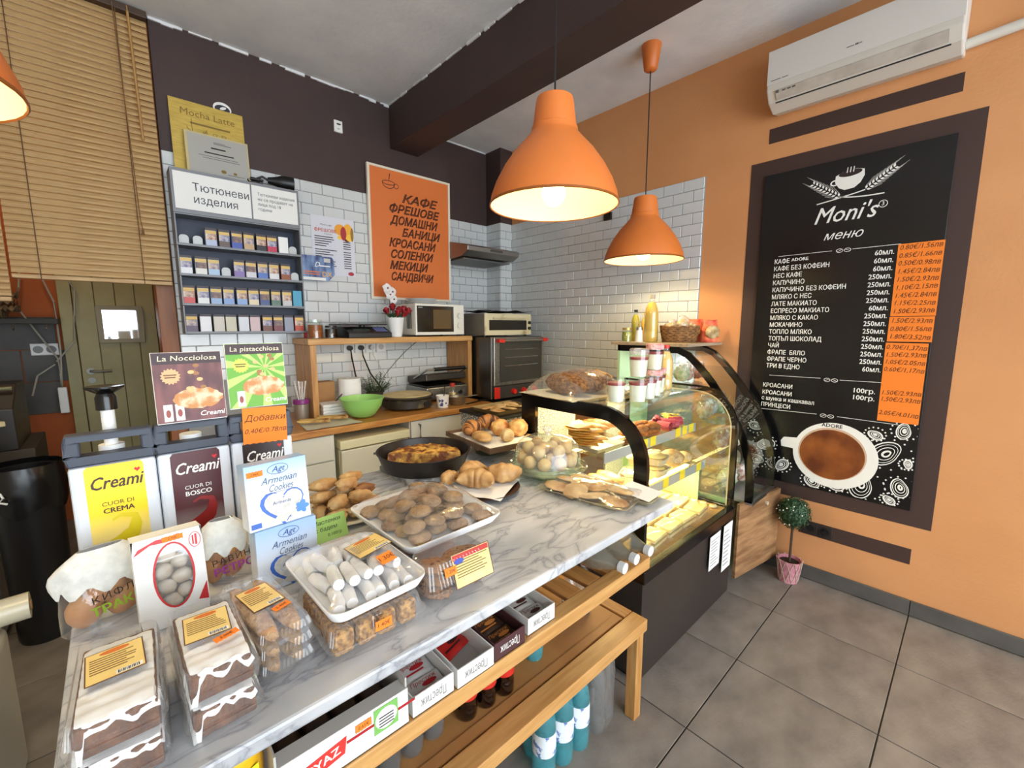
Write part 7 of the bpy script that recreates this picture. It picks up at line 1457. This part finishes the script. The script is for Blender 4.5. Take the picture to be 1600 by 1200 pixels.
bar('single red wrapped bar in the nearly empty carton', 0.605, 0.91, MS + 0.016, 0.1, 0.07, rdw, mat('dark print', (60, 20, 20), 0.4), '', (0.2, 0, 0.3))
for k in range(3): bar('brown cookie bar, %s from the front in the dark carton' % ordinal(k), 0.667 + 0.056, 0.83 + 0.062 * k, MS + 0.02, 0.1, 0.058, bw_, ow, '', (0.12, 0, 0.05))
for k in range(3): bar('white bar with brown print, %s from the front in the right carton' % ordinal(k), 0.802 + 0.057, 0.84 + 0.062 * k, MS + 0.02, 0.1, 0.058, sil, mat('brown print', (70, 36, 28), 0.5), '', (0.12, 0, -0.05))
bg = thing('croissant_carton', 'big white open carton with a red stripe and logo', 'carton', (0.145, 0.79, MS))
gw = 0.268
obj('base', B().box(0, 0, 0, gw, 0.3, 0.002), gc, bg); obj('front_wall', B().box(0, 0, 0, gw, 0.004, 0.086), wc, bg); obj('back_wall', B().box(0, 0.296, 0, gw, 0.3, 0.13), wc, bg)
for xx in (0, gw - 0.004): obj('side_wall', B().box(xx, 0.004, 0, xx + 0.004, 0.296, 0.11), gc, bg)
obj('flap', B().box(0, 0, 0.0862, gw, 0.035, 0.0875), gc, bg)
Fb = face(FRONT)
for k in (0.155, 0.235): plate('stripe', rw, bg, Fb, k + 0.012, 0.05, 0.075, 0.006, off=0.0006)
shape('logo_patch', mat('logo red', (206, 52, 44), 0.5), bg, Fb, [(0.02, 0.012), (0.125, 0.03), (0.13, 0.066), (0.03, 0.05)], off=0.0006); txt('ЕРYAZ', 0.026, wink, bg, Fb, 0.075, 0.039, off=0.0014, rot=0.16, bold=0.0006)
gp_ = plate('green_label', mat('green white print', (120, 180, 90), 0.5), bg, Fb, 0.215, 0.052, 0.055, 0.058, off=0.001); shape('label_oval', paper, gp_, Fb, ell(0.025, 0.024, 20), x=0.215, y=0.052, off=0.0018, t=0.0002); stripes('label_print', ink, gp_, Fb, [(0.198, 0.056 - 0.007 * i, 0.034, 0.0028) for i in range(4)], 0.0024)
sticker('price_sticker', 'orange price sticker', bg, Fb, 0.165, 0.066, 0.034, 0.018, '0.65€', off=0.0016)
dkp = mat('dark brown packet', (48, 32, 24), 0.3, 0, (70, 48, 30), 10); gdp = mat('yellow green packet edge', (140, 132, 30), 0.35, 0, (90, 84, 20), 20)
for k in range(4):
    t = thing('croissant_packet', 'dark brown packet with gold crimped ends, %s from the left in the big carton' % ordinal(k), 'packet', (0.185 + 0.06 * k, 0.94, MS + 0.036), 0, 'packets in the big carton')
    obj('packet', B().sheet(14, 12, lambda u, v: (0.028 * cos(2 * pi * u), (v - 0.5) * 0.2, 0.032 * sin(2 * pi * u) * min(1, 0.25 + 4 * min(v, 1 - v)))), dkp, t, smooth=True); obj('crimped_end', B().sheet(12, 3, lambda u, v: ((u - 0.5) * 0.055, 0.1 + 0.024 * v, 0.004 * sin(u * 40))), gdp, t); obj('crimped_end', B().sheet(12, 3, lambda u, v: ((u - 0.5) * 0.055, -0.1 - 0.024 * v, 0.006 + 0.004 * sin(u * 40))), gdp, t)
    txt('YAZ', 0.012, mat('red cream ink', (180, 60, 50), 0.5), t, face(TOP, 0, -0.05, 0.0325))
# chips bags left of the big carton
def chips(label, x, y, m, h, rz, patch):
    t = thing('crisps_bag', label, 'bag', (x, y, MS), rz, 'crisps bags on the middle shelf')
    obj('bag', B().sheet(14, 14, lambda u, v: (0.045 * cos(2 * pi * u) * (1 - 0.15 * abs(v - 0.5)), 0.03 * sin(2 * pi * u) * min(1, 0.1 + 3.2 * min(v + 0.15, 1 - v)), h * v)), m, t, smooth=True)
    plate('price_patch', patch, t, face(FRONT, 0, -0.031), 0, h * 0.5, 0.045, 0.028); return t
chips('bright yellow crisps bag left of the big carton', 0.095, 0.84, mat('yellow bag', (226, 180, 30), 0.35, 0, (206, 140, 20), 10), 0.17, 0.3, mat('neon yellow', (226, 236, 30), 0.5))
t = chips('brown and olive snack bag at the left end of the middle shelf', 0.0, 0.85, mat('olive bag', (70, 60, 24), 0.4, 0, (40, 26, 18), 12), 0.17, -0.1, mat('olive patch', (150, 150, 60), 0.5)); txt('БАКЕ', 0.02, mat('yellow print', (200, 190, 60), 0.5), t, face(FRONT, 0, -0.031), 0, 0.13)
chips('dark snack bag standing at the far left of the middle shelf', -0.07, 0.86, mat('dark bag', (50, 34, 26), 0.4, 0, (90, 70, 30), 12), 0.16, 0.0, mat('olive patch2', (120, 110, 40), 0.5))
# lying water bottles
pet = clear('bottle plastic', (236, 242, 244), 1.0, 0.03, 0.16, (210, 214, 214)); petlab = mat('clear white label', (220, 222, 224), 0.4)
wtr = clear('pale cider', (226, 212, 170), 0.6, 0.02, 0.2, (206, 186, 130))
for k, (cx_, cy_) in enumerate(((1.222, 0.76), (1.322, 0.765), (1.418, 0.76))):
    t = thing('lying_bottle', ['leftmost clear bottle lying on the slatted shelf, cap to the front', 'middle clear bottle lying on the slatted shelf, cap to the front', 'rightmost clear bottle lying on the slatted shelf against the display case'][k], 'bottle', (cx_, cy_ + 0.31, MS + 0.0475), rot=(pi / 2, 0, (0.06, 0, -0.02)[k]), group='bottles lying on the shelf')
    bottle(t, 0.0455, 0.31, wtr, petlab, shell=pet, fill=0.95)
# ------------------------------------------------------------------ bottles on the lower board
LB = 0.4255
cola = mat('cola', (22, 12, 10), 0.15); colab = mat('red cola label', (196, 40, 30), 0.4)
for k, (x, y) in enumerate(((0.675, 0.93), (0.745, 0.925), (0.815, 0.92))):
    t = thing('cola_bottle', 'dark cola bottle with a red label, %s from the left on the lower board' % ordinal(k), 'bottle', (x, y, LB), 0, 'cola bottles under the counter'); bottle(t, 0.033, 0.225, cola, rdw, shell=clear('brown clear', (220, 210, 205), 1, 0.03), lab=colab)
for k, (x, y) in enumerate(((0.36, 0.93), (0.43, 0.94), (0.50, 0.945), (0.57, 0.95), (0.615, 1.01))):
    t = thing('water_bottle', 'small clear water bottle, %s from the left on the lower board' % ordinal(k), 'bottle', (x, y, LB), 0, 'water bottles under the counter'); bottle(t, 0.033, 0.215, clear('water', (214, 222, 226), 0.8, 0.02, 0.05, (200, 206, 210)), petlab, shell=clear('crinkled clear', (240, 244, 246), 1.0, 0.08, 0.06, bump=0.6))
tealw = clear('teal bottle', (170, 234, 238), 1.0, 0.03, 0.3, (110, 206, 218))
t = thing('teal_bottle', 'teal mineral water bottle on the lower board', 'bottle', (0.985, 0.955, LB)); bottle(t, 0.034, 0.225, None, mat('teal cap', (40, 120, 150), 0.4), shell=tealw)
for k, (x, y) in enumerate(((1.22, 0.99), (1.30, 0.985))):
    t = thing('blue_bottle', ['small clear bottle with a blue base on the lower board', 'second small clear bottle with a blue base, nearer the end rail'][k], 'bottle', (x, y, LB), 0, 'blue based bottles under the counter'); bottle(t, 0.032, 0.215, clear('blue water', (120, 150, 220), 0.8, 0.02, 0.25, (40, 70, 160)), petlab, shell=pet, fill=0.3)
# packs on the floor
lbl = mat('water label', (226, 232, 236), 0.5, 0, (90, 120, 180), 30, lo=0.58, hi=0.62)
for k, (x, y) in enumerate(((0.985, 0.90), (1.075, 0.895), (1.162, 0.89), (1.02, 0.985), (1.11, 0.98), (1.195, 0.975))):
    t = thing('large_water_bottle', 'large teal water bottle, %s of the pack on the floor under the counter' % ordinal(k), 'bottle', (x, y, 0.001), 0, 'teal water pack on the floor'); bottle(t, 0.042, 0.33, None, mat('teal cap', (40, 120, 150), 0.4), shell=tealw, lab=lbl)
for k, (x, y, h) in enumerate(((1.265, 0.885, 0.33), (1.345, 0.90, 0.34), (1.30, 0.985, 0.33))):
    t = thing('clear_bottle', ['clear empty bottle in plastic beside the teal pack', 'clear empty bottle with a red neck beside the counter leg', 'clear empty bottle behind the others near the counter leg'][k], 'bottle', (x, y, 0.001), 0, 'clear bottles on the floor'); bottle(t, 0.041, h, None, mat('pink neck', (200, 130, 120), 0.4), shell=clear('cloudy bottle', (228, 228, 228), 1.0, 0.05, 0.22, (180, 178, 174)))
tag(obj('plastic_wrap', B().sheet(18, 14, lambda u, v: (0.09 * cos(2 * pi * u) * (1.0 - 0.3 * v + 0.12 * noise.noise((u * 6, v * 4, 1))), 0.055 * sin(2 * pi * u) * (1 - 0.3 * v), 0.002 + 0.32 * v)), film, None, (1.30, 0.905, 0), smooth=True), 'crumpled clear plastic wrap around the empty bottles by the counter leg', 'plastic wrap')
# ------------------------------------------------------------------ topiary plant and sockets by the orange wall
tp = thing('topiary', 'small ball topiary in a pink woven pot on the floor by the wall', 'plant', (2.955, 0.668, 0.001))
pink = mat('pink woven pot', (206, 140, 150), 0.7, 0, (186, 116, 128), 60, 0.6, 60)
obj('pot', B().lathe([(0, 0), (0.05, 0), (0.066, 0.14), (0.06, 0.14), (0.056, 0.12), (0, 0.12)], 24), pink, tp, smooth=True)
for k in range(10):
    a = 2 * pi * k / 10
    for s in (-1, 1): obj('lattice_wire', B().tube([(0.0525 * cos(a), 0.0525 * sin(a), 0.004), (0.063 * cos(a + s * 0.31), 0.063 * sin(a + s * 0.31), 0.08), (0.07 * cos(a + s * 0.6), 0.07 * sin(a + s * 0.6), 0.145)], 0.0018, 5), mat('cream wire', (196, 180, 160), 0.6), tp)
obj('soil', B().disk(0.057, 0.122, 20), mat('soil', (50, 36, 26), 0.9), tp); obj('stem', B().tube([(0, 0, 0.12), (0.003, 0, 0.25), (0, 0, 0.38)], 0.007, 8), mat('brown stem', (70, 50, 36), 0.8), tp, smooth=True)
obj('ball_core', B().blob(0.075, 0.075, 0.085, 16, 10), mat('dark core green', (34, 58, 34), 0.8), tp, (0, 0, 0.44), smooth=True)  # dark green core under the leaves
lv = B()
for k in range(1100):
    z = random.uniform(-1, 1); a = random.uniform(0, 2 * pi); r = math.sqrt(1 - z * z); n = Vector((r * cos(a), r * sin(a), z)); c = Vector((n.x * 0.083, n.y * 0.083, n.z * 0.093 + 0.44)) * 1.0 + n * random.uniform(-0.006, 0.008); u = n.orthogonal().normalized(); u.rotate(Matrix.Rotation(random.uniform(0, 6), 3, n)); w2 = n.cross(u)
    lv.add([c - u * 0.009, c + w2 * 0.004 + n * 0.003, c + u * 0.009 + n * 0.005, c - w2 * 0.004 + n * 0.003], [(0, 1, 2, 3)])
tag(obj('leaves', lv, mat('box leaf', (58, 92, 56), 0.6, 0, (36, 66, 38), 60), tp), kind='stuff')
for k in range(14):
    z = random.uniform(-0.6, 0.9); a = random.uniform(pi * 0.6, pi * 1.9); r = math.sqrt(1 - z * z); obj('white_berry', B().blob(0.004, 0.004, 0.004, 6, 4), wax, tp, (0.091 * r * cos(a), 0.091 * r * sin(a), 0.44 + 0.1 * z))
for k, y in enumerate((0.60, 0.525)):
    t = thing('wall_socket', ['dark socket on the low brown strip behind the topiary', 'dark socket with a plug on the low brown strip'][k], 'socket', (XW - 0.0025, y, 0.332), 0, 'dark sockets on the low brown strip')
    obj('cover', B().box(-0.008, -0.038, -0.038, 0, 0.038, 0.038), mat('dark socket plastic', (46, 38, 36), 0.4), t, bevel=0.003); obj('outlet', B().cyl(0.022, 0.008, 0.0092, 16, RIGHTW), black, t)
    if k: obj('plug', B().cyl(0.016, 0.009, 0.035, 12, RIGHTW), black, t)
t = PX(950, 338, XW - 0.02)
tag(obj('junction_box', B().box(-0.02, -0.035, -0.03, 0, 0.035, 0.03), black, None, (XW - 0.011, t.y, t.z), bevel=0.003), 'small black box on the tiled right wall behind the big lamp', 'box')
# ------------------------------------------------------------------ speckled freezer behind the case
fz = thing('chest_freezer', 'low unit with a black and white speckled front behind the display case', 'freezer', (2.02, 2.1, 0))
obj('body', B().box(-0.3, -0.1, 0.03, 0.16, 0.28, 0.98), mat('speckled front', (200, 200, 196), 0.5, 0, (50, 48, 46), 110, lo=0.46, hi=0.54), fz); obj('top', B().box(-0.31, -0.11, 0.981, 0.17, 0.29, 1.0), black, fz, bevel=0.003); obj('plinth', B().box(-0.28, -0.08, 0, 0.14, 0.26, 0.03), black, fz)
tt = tag(obj('baking_tray', loft([(0.34, 0.26, 0.01, 0.0), (0.36, 0.28, 0.012, 0.025), (0.365, 0.285, 0.012, 0.025)], True, False), mat('worn tin', (140, 120, 80), 0.5, 0.4), None, (1.93, 2.17, 1.001)), 'worn tin tray of flat pies on the speckled unit', 'tray')
for k in range(6): put('flat_pie', fb_[k % 3], 'flat golden pie in the tin tray on the speckled unit, %s row, %s' % (('front', 'back')[k // 3], ('left', 'middle', 'right')[k % 3]), 'pie', (1.82 + 0.11 * (k % 3), 2.11 + 0.11 * (k // 3), 1.018), (0.1, 0.1, k), 'flat pies on the speckled unit')
# ------------------------------------------------------------------ left edge: bin, cabinets, roll
bn = thing('waste_bin', 'tall black waste bin lined with a black bag', 'bin', (-0.375, 3.12, 0.001))
obj('bin', B().lathe([(0, 0), (0.10, 0), (0.105, 0.02), (0.125, 0.86), (0.13, 0.875), (0.12, 0.87), (0.1, 0.05), (0, 0.04)], 32), mat('black bin', (20, 20, 22), 0.35), bn, smooth=True)
obj('bin_bag', B().sheet(40, 10, lambda u, v: ((0.130 + 0.012 * abs(noise.noise((cos(2 * pi * u) * 4, sin(2 * pi * u) * 4, v * 3))) + 0.01 * sin(pi * v)) * cos(2 * pi * u), (0.130 + 0.012 * abs(noise.noise((cos(2 * pi * u) * 4, sin(2 * pi * u) * 4, v * 3))) + 0.01 * sin(pi * v)) * sin(2 * pi * u), 0.9 - 0.22 * v - 0.04 * noise.noise((u * 9, 1, 2)) * v)), mat('black bin bag', (14, 14, 16), 0.25), bn, smooth=True)
obj('bag_tie', B().tube([(-0.07, -0.125, 0.8), (-0.06, -0.14, 0.78), (-0.075, -0.145, 0.765), (-0.05, -0.14, 0.75)], 0.005, 6), white, bn, smooth=True)
wcb = mat('grey white cabinet', (176, 174, 166), 0.5)
cbn = thing('side_cabinet', 'pale cabinet edge behind the black waste bin', 'cabinet', (-0.86, 3.2, 0)); obj('body', B().box(-0.34, -0.12, 0.05, 0.34, 0.2, 1.0), wcb, cbn, bevel=0.006); obj('door', B().box(-0.33, -0.136, 0.08, 0.33, -0.122, 0.97), wcb, cbn, bevel=0.003); obj('plinth', B().box(-0.32, -0.1, 0, 0.32, 0.18, 0.05), black, cbn)
lc = thing('low_cabinet', 'pale low cabinet cut off by the left edge of the picture', 'cabinet', (-0.71, 1.9, 0)); obj('body', B().box(-0.35, -0.4, 0.0, 0.35, 0.32, 0.54), mat('cream low cabinet', (188, 184, 170), 0.5), lc, bevel=0.03, seg=4); obj('top', B().box(-0.33, -0.37, 0.541, 0.33, 0.3, 0.555), mat('cream low cabinet', (188, 184, 170), 0.5), lc, bevel=0.006)
rl = thing('film_roll', 'roll of clear wrapping film lying on the low cabinet', 'film roll', (-0.495, 2.16, 0.556), 0.05); obj('roll', B().cyl(0.045, -0.2, 0.2, 24, Matrix.Translation((0, 0, 0.046)) @ Matrix.Rotation(pi / 2, 4, 'Y')), mat('cloudy film', (206, 200, 176), 0.25), rl, smooth=True); obj('core', B().cyl(0.018, 0.2, 0.204, 14, Matrix.Translation((0, 0, 0.046)) @ Matrix.Rotation(pi / 2, 4, 'Y')), mat('cardboard core', (150, 120, 84), 0.8), rl)
kb2 = thing('coffee_machine', 'dark coffee machine with a steel bar behind the bin', 'machine', (-0.75, 3.95, 0)); obj('stand', B().box(-0.4, -0.25, 0, 0.36, 0.3, 0.86), mat('dark stand', (70, 60, 48), 0.6), kb2, bevel=0.004)
obj('body', B().prism([(-0.25, 0.861), (0.28, 0.861), (0.28, 1.22), (-0.02, 1.22), (-0.25, 1.1)], -0.38, 0.3, YZ), mat('dark machine', (44, 38, 32), 0.4), kb2, bevel=0.006); obj('steel_bar', B().tube([(-0.36, -0.1, 1.205), (0.29, -0.1, 1.205)], 0.012, 8), mat('olive steel', (150, 146, 110), 0.35, 0.7), kb2, smooth=True); obj('steam_wand', B().tube([(-0.05, -0.27, 1.08), (0.12, -0.27, 1.1)], 0.008, 8), mat('olive steel', (150, 146, 110), 0.35, 0.7), kb2, smooth=True)
for k in range(4): tag(obj('paper_packet', B().box(-0.1, -0.06, 0, 0.1, 0.06, 0.025), mat('cream packets', (206, 190, 150), 0.7), None, (-0.60 + 0.02 * k, 3.2 + 0.02 * (k % 2), 1.001 + 0.0255 * k), (0, 0, 0.3 * k - 0.3), bevel=0.004), 'cream paper packet, %s from the bottom of the pile behind the bin' % ordinal(k), 'packet', 'packets behind the bin')
